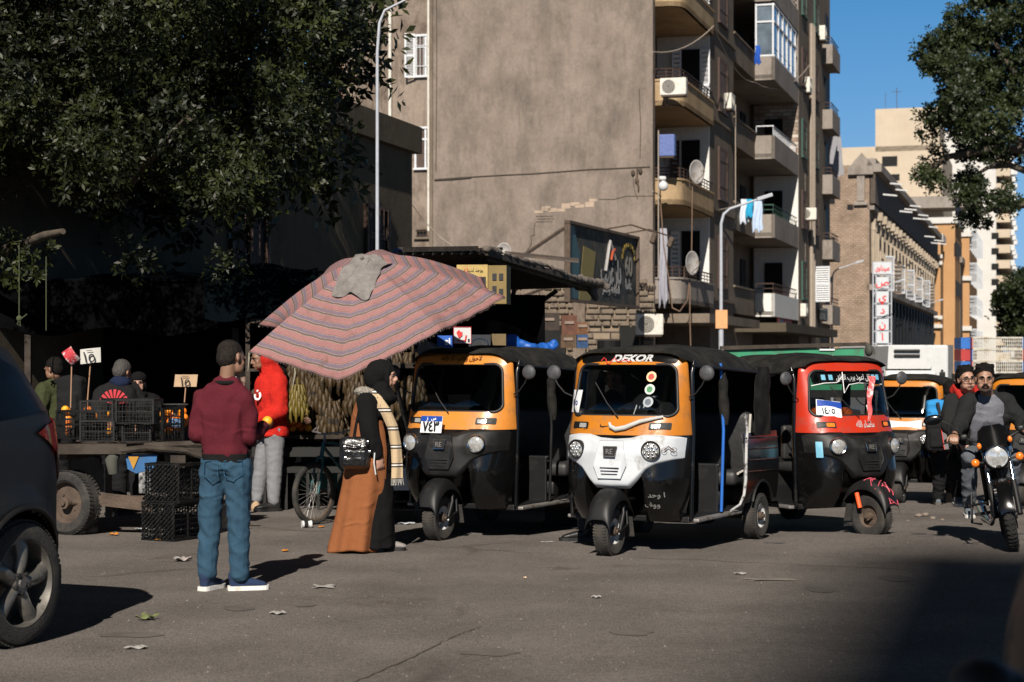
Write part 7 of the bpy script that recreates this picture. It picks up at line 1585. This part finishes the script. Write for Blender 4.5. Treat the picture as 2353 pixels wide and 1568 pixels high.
m.box(q(1900,804)-V((0,.02,0)),(.2,.01,.02)); m.build('white_lettering',WINK,T); m=MB(); m.box(q(1815,960)+V((0,1,0)),(1.9,1.9,.2)); m.box(q(1815,905)+V((0,1,0)),(2.0,2.1,.1)); m.build('chassis',BLKM,T)
for dx in(-.7,.7): wheel(T,V((dx,.1,.42)),r=.42,w=.25,rr_=.22)
m=MB(); m.ell(q(1996,806),(.05,.1,.08)); m.tube([q(1988,790),q(2003,800),q(2006,815)],.03,6); m.build('rail_bundle',mat('cloth_dkgrey',(.06,.06,.05),.9),T)
T=thing('cooler_van',gp(2105,45),0,'white refrigerated box van with cooling unit over the cab','van'); b=T.location; q=lambda x,y,Y=45:at(x,y,Y)-b
p=q(2015,793); p2=q(2180,793); MB().rbox(((p.x+p2.x)/2,2.6,(p.z+.7)/2),(p2.x-p.x,5.2,p.z-.7),.05).build('box_body',WHT2,T); MB().box((p2.x+.08,2.7,(p.z+.7)/2),(.16,5.0,p.z-.7)).build('box_side',mat('van_grey',(.07,.075,.08),.6),T)
m=MB(); a,b2=q(2042,795,43.6),q(2148,848,43.6); m.prism([(a.x,-1.4,a.z),(b2.x,-1.4,a.z-.02),(b2.x-.1,-1.4,b2.z),(a.x-.03,-1.4,b2.z)],(0,1.45,0)); m.build('cooling_unit',WHT2,T); m=MB(); 
for yy in(806,817): c=q(2095,yy,43.5); m.rbox((c.x-.1,-1.44,c.z),(.62,.06,.06),.02)
m.build('unit_vents',INK,T)
a,b2=q(2040,850,43.5),q(2150,905,43.5); m=MB(); m.rbox(((a.x+b2.x)/2,-.75,(b2.z)/2+.4),(b2.x-a.x+.1,1.4,b2.z+.3),.08,seg=3); m.rbox(((a.x+b2.x)/2,-.6,(a.z+b2.z)/2+.1),(b2.x-a.x,1.1,a.z-b2.z+.15),.1,seg=3); m.build('cab',WHT2,T,smooth=40); m=MB(); m.rbox(((a.x+b2.x)/2,-1.18,(a.z+b2.z)/2+.1),(b2.x-a.x-.12,.06,a.z-b2.z-.05),.05); m.build('windscreen',mat('van_screen',(.02,.05,.05),.1),T); m=MB(); m.tube([(b2.x+.05,-1.2,1.3),(b2.x+.2,-1.3,1.45),(b2.x+.2,-1.3,1.9)],.03,6); m.rbox((b2.x+.2,-1.32,1.7),(.14,.06,.3),.03); m.build('mirror',BLKM,T)
for dx in(-.6,.75): wheel(T,V((dx,-.6,.35)),r=.35,w=.22,rr_=.2)
T=thing('crate_lorry',gp(2300,40),0,'flatbed lorry carrying the stacked poultry crates at the right','lorry'); b=T.location; p=at(2222,858,40)-b; m=MB(); m.box((.45,1.2,p.z-.1),(1.9,2.4,.15)); m.build('flat_bed',WOOD,T); m=MB(); m.box((.45,1.2,p.z-.4),(1.7,2.2,.3)); m.build('chassis',BLKM,T)
for dx in(-.2,1.1): wheel(T,V((dx,.2,.38)),r=.38,w=.24,rr_=.2)
PC=[mat('poultry_white',(.5,.48,.42),.6,dirt=(.3,.25,.18),dirt_s=6),mat('poultry_blue',(.02,.12,.4),.5),mat('poultry_red',(.35,.03,.03),.5)]
def pcrate():
    m=MB(); w,d,h=1.06,.62,.255
    for z in(.012,h-.012): 
        for s_ in(-1,1): m.box((0,s_*(d/2),z),(w,.02,.03)); m.box((s_*w/2,0,z),(.02,d,.03))
    for k in range(27): m.box((-w/2+w*k/26,-d/2,h/2),(.014,.012,h-.03)); m.box((-w/2+w*k/26,d/2,h/2),(.014,.012,h-.03))
    for z in(.33,.66): m.box((0,-d/2,h*z),(w,.012,.012))
    m.box((0,0,.01),(w-.03,d-.03,.01)); m.box((0,0,h-.03),(w-.03,d-.03,.008)); return m
o=pcrate().build('tmp',PC[0]); pm_=o.data; bpy.data.objects.remove(o)
for r_ in range(3):
    for c_ in range(2):
        T=thing('poultry_crate',at(2284+122*c_,857-27.2*r_,39.6),0,['bottom','middle','top'][r_]+(' white slatted crate with blue and red ends, left stack on the lorry' if c_==0 else ' white slatted crate of the right-hand stack at the photo edge'),'crate','poultry crates stacked on the lorry')
        o=bpy.data.objects.new('slats',pm_); COL.objects.link(o); o.parent=T
        for s_,mm in((-1,PC[2-(r_+c_)%2]),(1,PC[1+(r_)%2])): MB().box((s_*.535,0,.127),(.035,.62,.245)).build('end_panel',mm,T)
        if c_==0: MB().box((-.66,.1,.127),(.2,.6,.24)).build('side_panel',PC[1+(r_)%2],T)
# ---------- motorcycle and riders ----------
MP=gp(2331,15.5); MC=thing('motorcycle',MP,0,'black motorcycle with round headlight and small visor riding towards the camera','motorcycle'); MC.rotation_euler=(R(10),0,R(-103))
def tyre_w(par,x,r,w,name):
    o=thing(name,(x,0,r)); o.parent=par; h=w/2; MB().lathe([(r*.78,-h*.9),(r*.9,-h),(r*.975,-h*.6),(r,0),(r*.975,h*.6),(r*.9,h),(r*.78,h*.9)],axis='y',n=56).build('tyre',RUB,o,smooth=50)
    m=MB()
    for k in range(44):
        a=2*PI*k/44
        for s in(-1,1): m.box((math.cos(a)*r*.995,s*h*.45,math.sin(a)*r*.995),(.010,h*.7,.012),Euler((0,-a,0)).to_matrix()@Euler((.5*s,0,0)).to_matrix())
    m.build('tread',RUB,o); m=MB().lathe([(r*.79,-h*.7),(r*.72,-h*.5),(r*.72,h*.5),(r*.79,h*.7)],axis='y',n=40); m.cyl((0,-h*1.6,0),(0,h*1.6,0),.035)
    for k in range(5): a=2*PI*k/5; m.bar((0,0,0),(r*.74*math.cos(a),0,r*.74*math.sin(a)),.03,.02)
    m.lathe([(.07,h*1.2),(.12,h*1.2),(.12,h*1.35),(.07,h*1.35)],axis='y',n=28); m.build('rim',BLKM,o,smooth=40); return o
tyre_w(MC,0,.30,.095,'front_wheel'); tyre_w(MC,-1.28,.30,.11,'rear_wheel')
m=MB()
for s in(-1,1): m.tube([(0,s*.10,.30),(-.10,s*.10,.50),(-.14,s*.10,.58)],[.026,.026,.024],10)
m.build('fork_legs',BLKM,MC,smooth=50); m=MB()
for s in(-1,1): m.tube([(-.14,s*.10,.58),(-.24,s*.10,.84)],.018,10)
m.build('fork_tubes',CHR,MC,smooth=50)
MB().thick(lambda u,v:(math.cos(R(10+120*u))*.325,(v*2-1)*.06,.30+math.sin(R(10+120*u))*.325-.02*(v*2-1)**2),20,6,(0,0,.006)).build('fender',BLK,MC,smooth=60)
H=thing('headlight',(-.10,0,.80)); H.parent=MC
MB().lathe([(0,-.12),(.06,-.11),(.095,-.05),(.102,.0),(.10,.02),(.092,.025),(.088,.005)],axis='x',n=32).build('shell',CHR,H,smooth=50); MB().lathe([(0,.025),(.05,.02),(.088,.006),(.088,-.01)],axis='x',n=32).build('lens',LENS,H,smooth=60)
MB().thick(lambda u,v:(-.09-.10*v-.04*((u*2-1)**2)*2,(u*2-1)*(.135-.03*v**3)*(1 if v<.8 else 1-(v-.8)*1.6),.87+.20*v),16,10,(-.006,0,0)).build('visor',BLK,MC,smooth=60)
m=MB(); m.box((-.18,0,.72),(.12,.2,.05)); m.tube([(-.1,0,.7),(-.3,0,.86),(-.6,0,.78),(-.95,0,.72)],.03,8); m.tube([(-.25,0,.75),(-.3,0,.4),(-.7,0,.28),(-.8,0,.7)],.022,8)
for s in(-1,1): m.tube([(-1.28,s*.1,.3),(-.75,s*.08,.33)],.022,8); m.tube([(-1.28,s*.12,.32),(-1.1,s*.12,.68)],.028,8)
m.build('frame',BLKM,MC,smooth=50)
m=MB(); m.ell((-.50,0,.84),(.27,.15,.13)); m.ell((-.36,0,.84),(.13,.13,.11)); voxel('fuel_tank',m,BLK,MC,.012,2)
MB().rbox((-1.0,0,.80),(.62,.24,.09),.04,seg=3).build('saddle',SEAT,MC,smooth=50)
m=MB(); m.rbox((-.5,0,.40),(.28,.2,.26),.04); m.cyl((-.46,-.13,.34),(-.46,.13,.34),.08)
for k in range(6): m.box((-.42,0,.46+.025*k),(.19,.19,.01))
m.build('engine',STL,MC,smooth=40); m=MB(); m.tube([(-.36,-.06,.45),(-.26,-.1,.30),(-.45,-.14,.22),(-.9,-.18,.24),(-1.35,-.2,.32)],[.02,.022,.025,.04,.045],10); m.build('exhaust',CHR,MC,smooth=50)
m=MB(); m.tube([(-.42,-.37,.98),(-.33,-.28,1.0),(-.25,-.1,.93),(-.25,.1,.93),(-.33,.28,1.0),(-.42,.37,.98)],.013,8)
for s in(-1,1): m.tube([(-.44,s*.40,.98),(-.36,s*.30,1.0)],.02,8); m.tube([(-.33,s*.26,.99),(-.28,s*.34,.98),(-.29,s*.42,.97)],.007,6); m.rbox((-.31,s*.24,1.0),(.07,.06,.05),.015)
m.build('handlebar',GASK,MC,smooth=50)
m=MB().tube([(-.02,-.30,.42),(-.02,-.30,.43),(-.2,-.15,.42)],.012,6); m.build('side_bar',BLKM,MC,smooth=50); m=MB(); m.tube([(-.25,-.22,.24),(-.3,-.3,.26),(-.4,-.26,.5)],.011,6); m.build('crash_bar',BLKM,MC,smooth=50); m=MB().tube([(-.62,-.1,.30),(-.62,-.27,.30)],.014,6); m.build('foot_peg',BLKM,MC); m=MB().tube([(-.62,.1,.30),(-.62,.27,.30)],.014,6); m.build('foot_peg',BLKM,MC,smooth=50)
for s in(-1,1):
    I=MB().ell((-.16,s*.185,.77),(.03,.036,.036)).build('indicator',AMB,MC,smooth=180); MB().tube([(-.17,s*.09,.76),(-.17,s*.16,.77)],.009,6).build('stalk',GASK,I)
    M=MB().tube([(-.31,s*.25,1.02),(-.25,s*.33,1.12),(-.24,s*.40,1.17)],.008,6).build('mirror_arm',GASK,MC,smooth=60); mb=MB().ell((-.24,s*.47,1.19),(.02,.085,.045)); mb.build('mirror',BLK,M,smooth=180)
for s,z in((-1,.93),(1,.95)): MB().ell((-.10,s*.13,z-.02),(.02,.02,.028)).build('amber_reflector',AMB,MC,smooth=180)
def PJ(root): return lambda x,y,Y:tuple(at(x,y,Y)-root)
def figure(x,Y,label,P,**k):
    root=gp(x,Y); q=PJ(root); J={}
    for a,b in P.items():
        if a in('head','neck','chest','waist','hip'): J[a]=q(*b)
        elif a in('sh','el','wr','kn','an'): J[a]=[q(*c) for c in b]
        else: J[a]=b
    return person(root,label,J,**k),J,root
GRYK=clothes_mat('grey_marl',(.17,.175,.20),120,var=.3,bump=.6); DKG=clothes_mat('dark_cardigan',(.016,.017,.017),120,var=.3); GJ=clothes_mat('grey_jeans',(.10,.11,.125),150,var=.25); SNK=mat('sneaker_grey',(.12,.14,.16),.8,var=.3,vs=30)
# rider
pr,J,root=figure(2262,16.4,'motorcycle rider with moustache, grey jersey under a dark open cardigan',dict(head=(2262,870,16.2),hf=(-.14,-1,-.16),neck=(2268,906,16.33),chest=(2266,955,16.4),waist=(2262,1000,16.5),hip=(2259,1040,16.62),lat=(1,.05,0),
 sh=[(2226,925,16.36),(2309,922,16.4)],el=[(2208,972,16.3),(2346,968,16.35)],wr=[(2193,1000,15.95),(2356,992,15.98)],kn=[(2228,1050,16.05),(2330,1050,16.1)],an=[(2226,1164,16.35),(2318,1164,16.4)],hand=[((-.25,-.9,-.25),(0,.1,-1),1.0),((.3,-.9,-.25),(0,.1,-1),1.0)],hs=1.0,vox=.006),skin=mat('skin_rider',(.27,.15,.095),.5,var=.1,vs=14))
faceparts(pr,J['head'],J['hf'],s=1.0,beard=True,stache=True); hairv(pr,J['head'],J['hf'],HAIR,s=1.0,vol=.009)
torso(pr,J,GRYK,'jersey',.0,amp=.012,vox=.011,sleeve=.1,seed=5,hem=V(J['hip'])+V((0,0,.0)))
mb=MB(); sh=[V(p) for p in J['sh']]; el=[V(p) for p in J['el']]; wr=[V(p) for p in J['wr']]; ch=V(J['chest']); nk=V(J['neck']); hp=V(J['hip'])
for i in(0,1):
    sgn=-1 if i==0 else 1
    cap(mb,[sh[i],(sh[i]+el[i])/2,el[i],(el[i]+wr[i])/2,el[i].lerp(wr[i],.82)],[.082,.076,.070,.064,.05])
    cap(mb,[nk+V((sgn*.055,.02,-.01)),sh[i]+V((-sgn*.04,0,-.0)),ch+V((sgn*.145,-.0,0)),V(J['waist'])+V((sgn*.155,.02,0)),hp+V((sgn*.17,.02,-.02))],[.045,.075,.075,.07,.065])
loft(mb,[(hp+V((0,.09,-.05)),.19,.07,(1,0,0)),(V(J['waist'])+V((0,.07,0)),.17,.07,(1,0,0)),(ch+V((0,.07,0)),.18,.075,(1,0,0)),(nk+V((0,.05,-.03)),.09,.05,(1,0,0))])
voxel('cardigan',mb,DKG,pr,.011,2,disp=folds(.014,(9,9,7),8)); trousers(pr,J,GJ,'jeans',.012,.010,9,vox=.011,ank=.056)
for i in(0,1): a=V(J['an'][i]); shoe(pr,(a.x,a.y,0),(-.15,-1,0),SNK,SOLW,.27,solez=a.z-.09)
J0=None
# passenger
pp,J,root=figure(2225,17.1,'young passenger with glasses in red-lined black hooded jacket behind the rider',dict(head=(2220,872,16.85),hf=(.12,-1,-.05),hu=(-.12,0,1),neck=(2222,905,16.95),chest=(2226,960,17.0),waist=(2228,1000,17.1),hip=(2232,1035,17.2),lat=(1,0,0),
 sh=[(2188,925,16.98),(2266,925,17.0)],el=[(2182,980,16.85),(2275,980,16.9)],wr=[(2205,1010,16.6),(2265,1010,16.6)],kn=[(2196,1060,16.75),(2290,1060,16.8)],an=[(2200,1140,16.95),(2286,1140,16.95)],hs=.95),skin=SKINL)
faceparts(pp,J['head'],J['hf'],J['hu'],s=.95,glasses=True); hairv(pp,J['head'],J['hf'],HAIR,J['hu'],.96,vol=.010)
torso(pp,J,DKG,'jacket',.025,amp=.014,seed=15); mb=MB(); nk=V(J['neck'])
cap(mb,[nk+V((-.10,.04,.06)),nk+V((-.07,-.07,-.03)),nk+V((-.02,-.11,-.12)),nk+V((-.02,-.12,-.22))],[.035,.03,.025,.02]); cap(mb,[nk+V((.10,.04,.05)),nk+V((.07,-.07,-.03)),nk+V((.02,-.1,-.12))],[.035,.03,.02]); cap(mb,[nk+V((-.1,.06,.03)),nk+V((.1,.06,.03))],[.05,.05])
voxel('red_hood_lining',mb,clothes_mat('red_lining',(.33,.02,.015),80),pp,.01,1); trousers(pp,J,clothes_mat('black_trousers',(.010,.010,.011),120),'trousers',.02,.012,9)
for i in(0,1): a=V(J['an'][i]); shoe(pp,(a.x,a.y,0),(-.1,-1,0),SNK,SOLW,.26,solez=a.z-.09)
# man walking away with backpacks
pk,J,root=figure(2168,24.3,'young man walking away between taxi and motorcycle carrying blue and black backpacks',dict(head=(2184,898,24.2),hf=(.35,.9,-.1),neck=(2180,918,24.25),chest=(2174,955,24.3),waist=(2170,990,24.3),hip=(2168,1022,24.3),lat=(1,-.1,0),
 sh=[(2149,935,24.3),(2199,935,24.3)],el=[(2140,978,24.35),(2212,975,24.3)],wr=[(2145,1015,24.2),(2214,1010,24.1)],kn=[(2160,1085,24.2),(2186,1080,24.5)],an=[(2155,1146,24.3),(2182,1125,24.9)]))
BT=clothes_mat('black_trousers',(.010,.010,.011),120)
hairv(pk,J['head'],J['hf'],HAIR,vol=.008); torso(pk,J,clothes_mat('black_top',(.012,.012,.013),120),'jacket',.02,amp=.012,seed=25); trousers(pk,J,BT,'trousers',.028,.014,29,ank=.07)
for i in(0,1): a=V(J['an'][i]); shoe(pk,(a.x,a.y,0),(.1,1,-.9 if i else 0),SNK,mat('sole_dark',(.08,.07,.06),.8),.27,solez=a.z-.08)
T=thing('backpack',root,0,'bright blue backpack with dark strap high on the walking man','backpack'); q=PJ(root); backpack(T,q(2152,950,23.98),(0,1,0),.27,.34,.16,clothes_mat('bag_blue',(.03,.22,.5),60)); MB().tube([q(2154,925,23.85),q(2160,950,23.84),q(2163,975,23.84)],.022,6).build('strap',clothes_mat('strap_dark',(.03,.03,.035),60),T)
T=thing('backpack',root,0,'black backpack with a red-edged stripe hanging low beside the walking man','backpack'); backpack(T,q(2160,1000,23.75),(.05,1,0),.36,.42,.18,clothes_mat('bag_black',(.012,.012,.013),60)); m=MB(); m.box(V(q(2171,1008,23.6)),(.06,.02,.28),rot=(0,-.15,0)); m.build('stripe',mat('stripe_grey',(.14,.13,.13),.7),T); m=MB(); m.box(V(q(2166,1008,23.59)),(.008,.02,.28),rot=(0,-.15,0)); m.build('stripe_edge',RINK,T)
# ---------- people at the market ----------
def bust(x,Y,label,P,coat,hair=HAIR,skin=SKIN,hvol=.004,seed=1,face=False,tr_=BT,hs=1.0,name='jacket',grow=.025,gl=False,nohair=False,stand=True):
    P=dict(P); xx=P['hip'][0]; Yh=P['hip'][2]; yb=HY+EYE*FD/Yh
    if 'kn' not in P: P['kn']=[(xx-9,yb-100,Yh),(xx+9,yb-100,Yh)]; P['an']=[(xx-10,yb-17,Yh),(xx+10,yb-17,Yh)]
    P['hs']=hs; T,J,root=figure(x,Y,label,P,skin=skin); torso(T,J,coat,name,grow,amp=.014,seed=seed)
    if not nohair: hairv(T,J['head'],J['hf'],hair,vol=hvol,s=hs)
    trousers(T,J,tr_,'trousers',.02,.012,seed); 
    if face: faceparts(T,J['head'],J['hf'],s=hs,glasses=gl)
    for i in(0,1): a=V(J['an'][i]); shoe(T,(a.x,a.y,0),V(J['hf']).cross(V((0,0,1))).cross(V((0,0,1)))*-1,BLKM,BLKM,.27)
    return T,J,root
OLV=clothes_mat('olive_cloth',(.040,.046,.020),90,var=.3); 
T,J,root=bust(128,19.6,'man in olive jacket looking left, black backpack on, behind the cart',dict(head=(124,849,19.55),hf=(-.85,.45,-.25),neck=(130,876,19.6),chest=(132,915,19.6),waist=(132,955,19.6),hip=(132,990,19.6),lat=(.85,.5,0),sh=[(100,897,19.45),(160,897,19.8)],el=[(92,945,19.4),(172,945,19.8)],wr=[(102,970,19.2),(160,985,19.7)]),OLV,seed=31,skin=SKIN)
B_=thing('backpack',root,0,'black backpack on the olive-jacketed man','backpack'); q=PJ(root); backpack(B_,q(165,918,19.35),(.3,1,0),.30,.48,.17,clothes_mat('bag_black',(.012,.012,.013),60)); MB().tube([q(128,874,19.42),q(140,885,19.38),q(155,900,19.32)],.03,6).build('strap',clothes_mat('bag_black',(.012,.012,.013),60),B_)
BJ=clothes_mat('black_jacket',(.012,.012,.013),90,var=.3)
T,J,root=bust(268,19.0,'balding man bent over the crates in black jacket with a red fan print',dict(head=(281,856,18.95),hf=(.45,.85,-.5),neck=(276,884,18.9),chest=(268,915,18.9),waist=(266,955,19.0),hip=(266,990,19.1),lat=(1,.1,0),sh=[(237,905,18.9),(305,900,19.0)],el=[(224,945,18.85),(322,940,18.95)],wr=[(240,965,18.7),(310,965,18.8)]),BJ,hair=HAIRG,seed=33,skin=mat('skin_tan',(.26,.135,.085),.5),grow=.035)
c=V(PJ(root)(262,912,18.68)); m=MB()
for k in range(9):
    a=R(12+152*k/8); a2=a+R(12); r1,r0=.15,.02; b=V((.0,0,-.075)); m.thick(lambda u,v,a=a,a2=a2:c+b+V(((r0+(r1-r0)*v)*-math.cos(a+(a2-a)*u),-.005-.03*math.sin(v*1.2)*0+.10*(((r0+(r1-r0)*v)*math.cos(a))**2)*8*.3,(r0+(r1-r0)*v)*math.sin(a+(a2-a)*u))),3,6,(0,.01,0))
m.build('fan_print',mat('print_red2',(.45,.03,.04),.8),T); letter('DISCUS',.045,mat('print_white',(.4,.4,.4),.8),T,c+V((0,-.02,-.10)),(1,0,0),(0,0,1)) if False else None
mb=MB(); nk=V(J['neck']); mb.ell(nk+V((0,.0,.02)),(.11,.10,.07)); voxel('navy_collar',mb,clothes_mat('navy_cloth',(.010,.016,.04),90),T,.012,1,disp=folds(.012,(12,12,12),3))
T,J,root=bust(320,20.2,'woman in black knitted cap facing the camera behind the bent man',dict(head=(318,880,20.1),hf=(.1,-1,-.15),neck=(320,905,20.2),chest=(322,935,20.2),waist=(322,970,20.2),hip=(322,1000,20.2),lat=(1,0,0),sh=[(292,922,20.2),(352,922,20.2)],el=[(288,960,20.1),(356,960,20.1)],wr=[(300,980,19.9),(345,980,19.9)]),BLKC,skin=SKINL,seed=35,face=True,nohair=True,hs=.93)
mb=MB(); h=V(J['head']); mb.ell(h+V((0,.01,.05)),(.092,.108,.075)); mb.ell(h+V((0,.05,-.03)),(.09,.07,.11)); mb.ell(h+V((0,.03,-.13)),(.10,.09,.05)); voxel('knitted_cap',mb,BLKC,T,.009,1)
T,J,root=bust(648,20.1,'dark-faced man in grey top standing behind the boy in red',dict(head=(641,868,20.05),hf=(-.3,-1,-.05),neck=(645,895,20.15),chest=(650,930,20.2),waist=(650,970,20.2),hip=(650,1005,20.2),lat=(1,-.2,0),sh=[(622,912,20.2),(676,912,20.2)],el=[(618,955,20.15),(690,950,20.1)],wr=[(625,985,20),(700,965,19.6)]),clothes_mat('dark_grey_top',(.03,.03,.03),90),skin=SKIND,seed=37,face=True,hs=.97)
T,J,root=bust(588,20.6,'man in brown-grey coat half hidden behind the boy\'s face',dict(head=(560,880,20.8),hf=(.2,-1,-.1),neck=(565,905,20.9),chest=(580,930,20.6),waist=(582,970,20.6),hip=(582,1005,20.6),lat=(1,.2,0),sh=[(556,915,20.6),(606,912,20.6)],el=[(548,955,20.6),(612,955,20.5)],wr=[(555,985,20.4),(605,985,20.3)]),clothes_mat('taupe_coat',(.07,.055,.042),90),skin=SKIND,seed=39)
# man hidden behind the middle taxi: shoe and trouser leg show
T,J,root=figure(1345,16.55,'man hidden behind the middle taxi, only one black shoe and trouser hem showing',dict(head=(1420,868,16.6),hf=(-1,-.1,0),neck=(1412,905,16.6),chest=(1400,950,16.6),waist=(1392,1000,16.55),hip=(1385,1040,16.55),lat=(0,1,0),sh=[(1406,930,16.42),(1406,930,16.78)],el=[(1398,985,16.4),(1398,985,16.8)],wr=[(1385,1025,16.4),(1385,1025,16.8)],kn=[(1352,1130,16.45),(1375,1130,16.65)],an=[(1340,1216,16.42),(1372,1216,16.7)]))
torso(T,J,BJ,'jacket',.02,seed=41); trousers(T,J,clothes_mat('slate_trousers',(.03,.036,.045),100),'trousers',.01,.008,9); hairv(T,J['head'],J['hf'],HAIR)
for i in(0,1): a=V(J['an'][i]); shoe(T,(a.x,a.y,0),(-1,-.1,0),mat('shoe_black',(.008,.008,.008),.45),GASK,.29,.046)
# person bent forward inside the middle taxi
M2=Matrix.Translation(t2.location)@Matrix.Rotation(t2.rotation_euler.z,4,'Z'); L2=lambda x,y,z:tuple(V((x,y,z)))
T=person(t2.location,'driver bent forward inside the middle taxi, black jacket with three white stripes',dict(head=(-.62,-.02,1.00),hf=(.75,-.2,-.65),hu=(.6,0,.8),neck=(-.76,.02,1.10),chest=(-.88,.04,1.02),waist=(-.98,.02,.86),hip=(-1.0,0,.70),lat=(0,1,0),sh=[(-.74,.20,1.12),(-.74,-.18,1.12)],el=[(-.58,.24,1.02),(-.60,-.26,.98)],wr=[(-.52,.05,.92),(-.5,-.14,.92)],kn=[(-.68,.14,.72),(-.68,-.14,.72)],an=[(-.66,.14,.36),(-.66,-.14,.36)],hs=.98))
T.rotation_euler=(0,0,t2.rotation_euler.z); Jd=dict(neck=(-.76,.02,1.12),chest=(-.88,.04,1.04),waist=(-.98,.02,.88),hip=(-1.0,0,.72),lat=(0,1,0),sh=[(-.74,.20,1.16),(-.74,-.18,1.12)],el=[(-.58,.24,1.04),(-.60,-.26,.98)],wr=[(-.52,.05,.92),(-.5,-.14,.92)],kn=[(-.68,.14,.72),(-.68,-.14,.72)],an=[(-.66,.14,.36),(-.66,-.14,.36)])
BJ2=clothes_mat('track_jacket',(.02,.02,.022),90); mb=MB(); cap(mb,[(-.95,0,.95),(-.80,.02,1.13),(-.70,.03,1.18),(-.60,.05,1.10)],[.17,.18,.14,.10]); mb.ell((-.72,.0,1.14),(.15,.24,.12)); jk=voxel('jacket_back',mb,BJ2,T,.012,2,disp=folds(.01)); torso(T,Jd,BJ2,'jacket',.03,seed=43); trousers(T,Jd,BT,'trousers'); hairv(T,(-.62,-.02,1.00),(.75,-.2,-.65),HAIR,(.6,0,.8))
m=MB()
for k in range(3): m.tube([(-.52,.035*k-.02,1.10),(-.575,.035*k+.0,1.22),(-.66,.035*k+.02,1.285),(-.76,.035*k+.04,1.30)],.008,5)
m.build('white_stripes',WINK,T)
# cloth-wrapped passenger in the red taxi
mb=MB(); cap(mb,[(-1.7,-.2,.7),(-1.75,-.2,1.0),(-1.7,-.18,1.2)],[.2,.2,.12]); mb.ell((-1.45,-.3,.68),(.25,.15,.12)); o=voxel('bedding_bundle',mb,clothes_mat('tan_cloth',(.38,.25,.11),30,var=.4),None,.015,2,disp=folds(.04,(6,6,6),2)); o.location=t3.location; o.rotation_euler=t3.rotation_euler; tag(o,'tan and yellow cloth bundle on the red taxi rear seat','bundle')
mb=MB(); cap(mb,[(-.6,.15,.95),(-.62,-.15,.97)],[.09,.09]); o=voxel('dashboard_cloth',mb,clothes_mat('orange_cloth',(.6,.12,.03),30),None,.015,1,disp=folds(.02)); o.location=t3.location+V((0,0,.17)); o.rotation_euler=t3.rotation_euler; tag(o,'orange cloth on the red taxi dashboard','cloth')
# ---------- world, sun, camera ----------
SUN_AZ=(-.145,-.989)   # direction towards the sun on the ground
w=bpy.data.worlds.new("World"); sc.world=w; w.use_nodes=True; nt=w.node_tree
sky=nt.nodes.new('ShaderNodeTexSky'); sky.sky_type='NISHITA'; sky.sun_disc=False
sky.sun_elevation=R(36); sky.sun_rotation=math.atan2(SUN_AZ[0],SUN_AZ[1])
sky.altitude=200; sky.air_density=1.3; sky.dust_density=.0; sky.ozone_density=6
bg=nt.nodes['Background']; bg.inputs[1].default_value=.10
def wn(t): return nt.nodes.new(t)
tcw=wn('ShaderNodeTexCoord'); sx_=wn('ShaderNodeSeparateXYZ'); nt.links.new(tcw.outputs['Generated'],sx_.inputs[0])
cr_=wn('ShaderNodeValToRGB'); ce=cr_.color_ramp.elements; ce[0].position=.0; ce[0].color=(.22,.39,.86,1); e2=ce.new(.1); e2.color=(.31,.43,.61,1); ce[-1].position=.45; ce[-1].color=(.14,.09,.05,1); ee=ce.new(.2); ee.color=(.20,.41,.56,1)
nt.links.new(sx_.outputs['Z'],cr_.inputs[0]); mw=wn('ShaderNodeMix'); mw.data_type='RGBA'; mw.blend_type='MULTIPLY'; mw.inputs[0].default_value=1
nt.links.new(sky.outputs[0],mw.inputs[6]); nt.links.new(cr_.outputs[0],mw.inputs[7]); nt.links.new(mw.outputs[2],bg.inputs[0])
l=bpy.data.lights.new('sun','SUN'); l.energy=5; l.angle=R(.5); l.color=(1,.92,.82)
lo=bpy.data.objects.new('sun',l); COL.objects.link(lo)
lo.rotation_euler=V((-SUN_AZ[0]*math.cos(R(36)),-SUN_AZ[1]*math.cos(R(36)),-math.sin(R(36)))).to_track_quat('-Z','Y').to_euler()
c=bpy.data.cameras.new('camera'); co=bpy.data.objects.new('camera',c); COL.objects.link(co); sc.camera=co
c.lens=36*FD/2353; c.sensor_width=36; co.rotation_euler=(R(90),0,0); co.location=(0,0,EYE); c.shift_y=(HY-784)/2353; c.clip_end=3000; c.clip_start=.05
c.dof.use_dof=True; c.dof.focus_distance=15.5; c.dof.aperture_fstop=4
vs=sc.view_settings; vs.view_transform='Standard'; vs.look='None'; vs.exposure=.45; vs.gamma=1; vs.use_curve_mapping=False

bpy.context.view_layer.update()
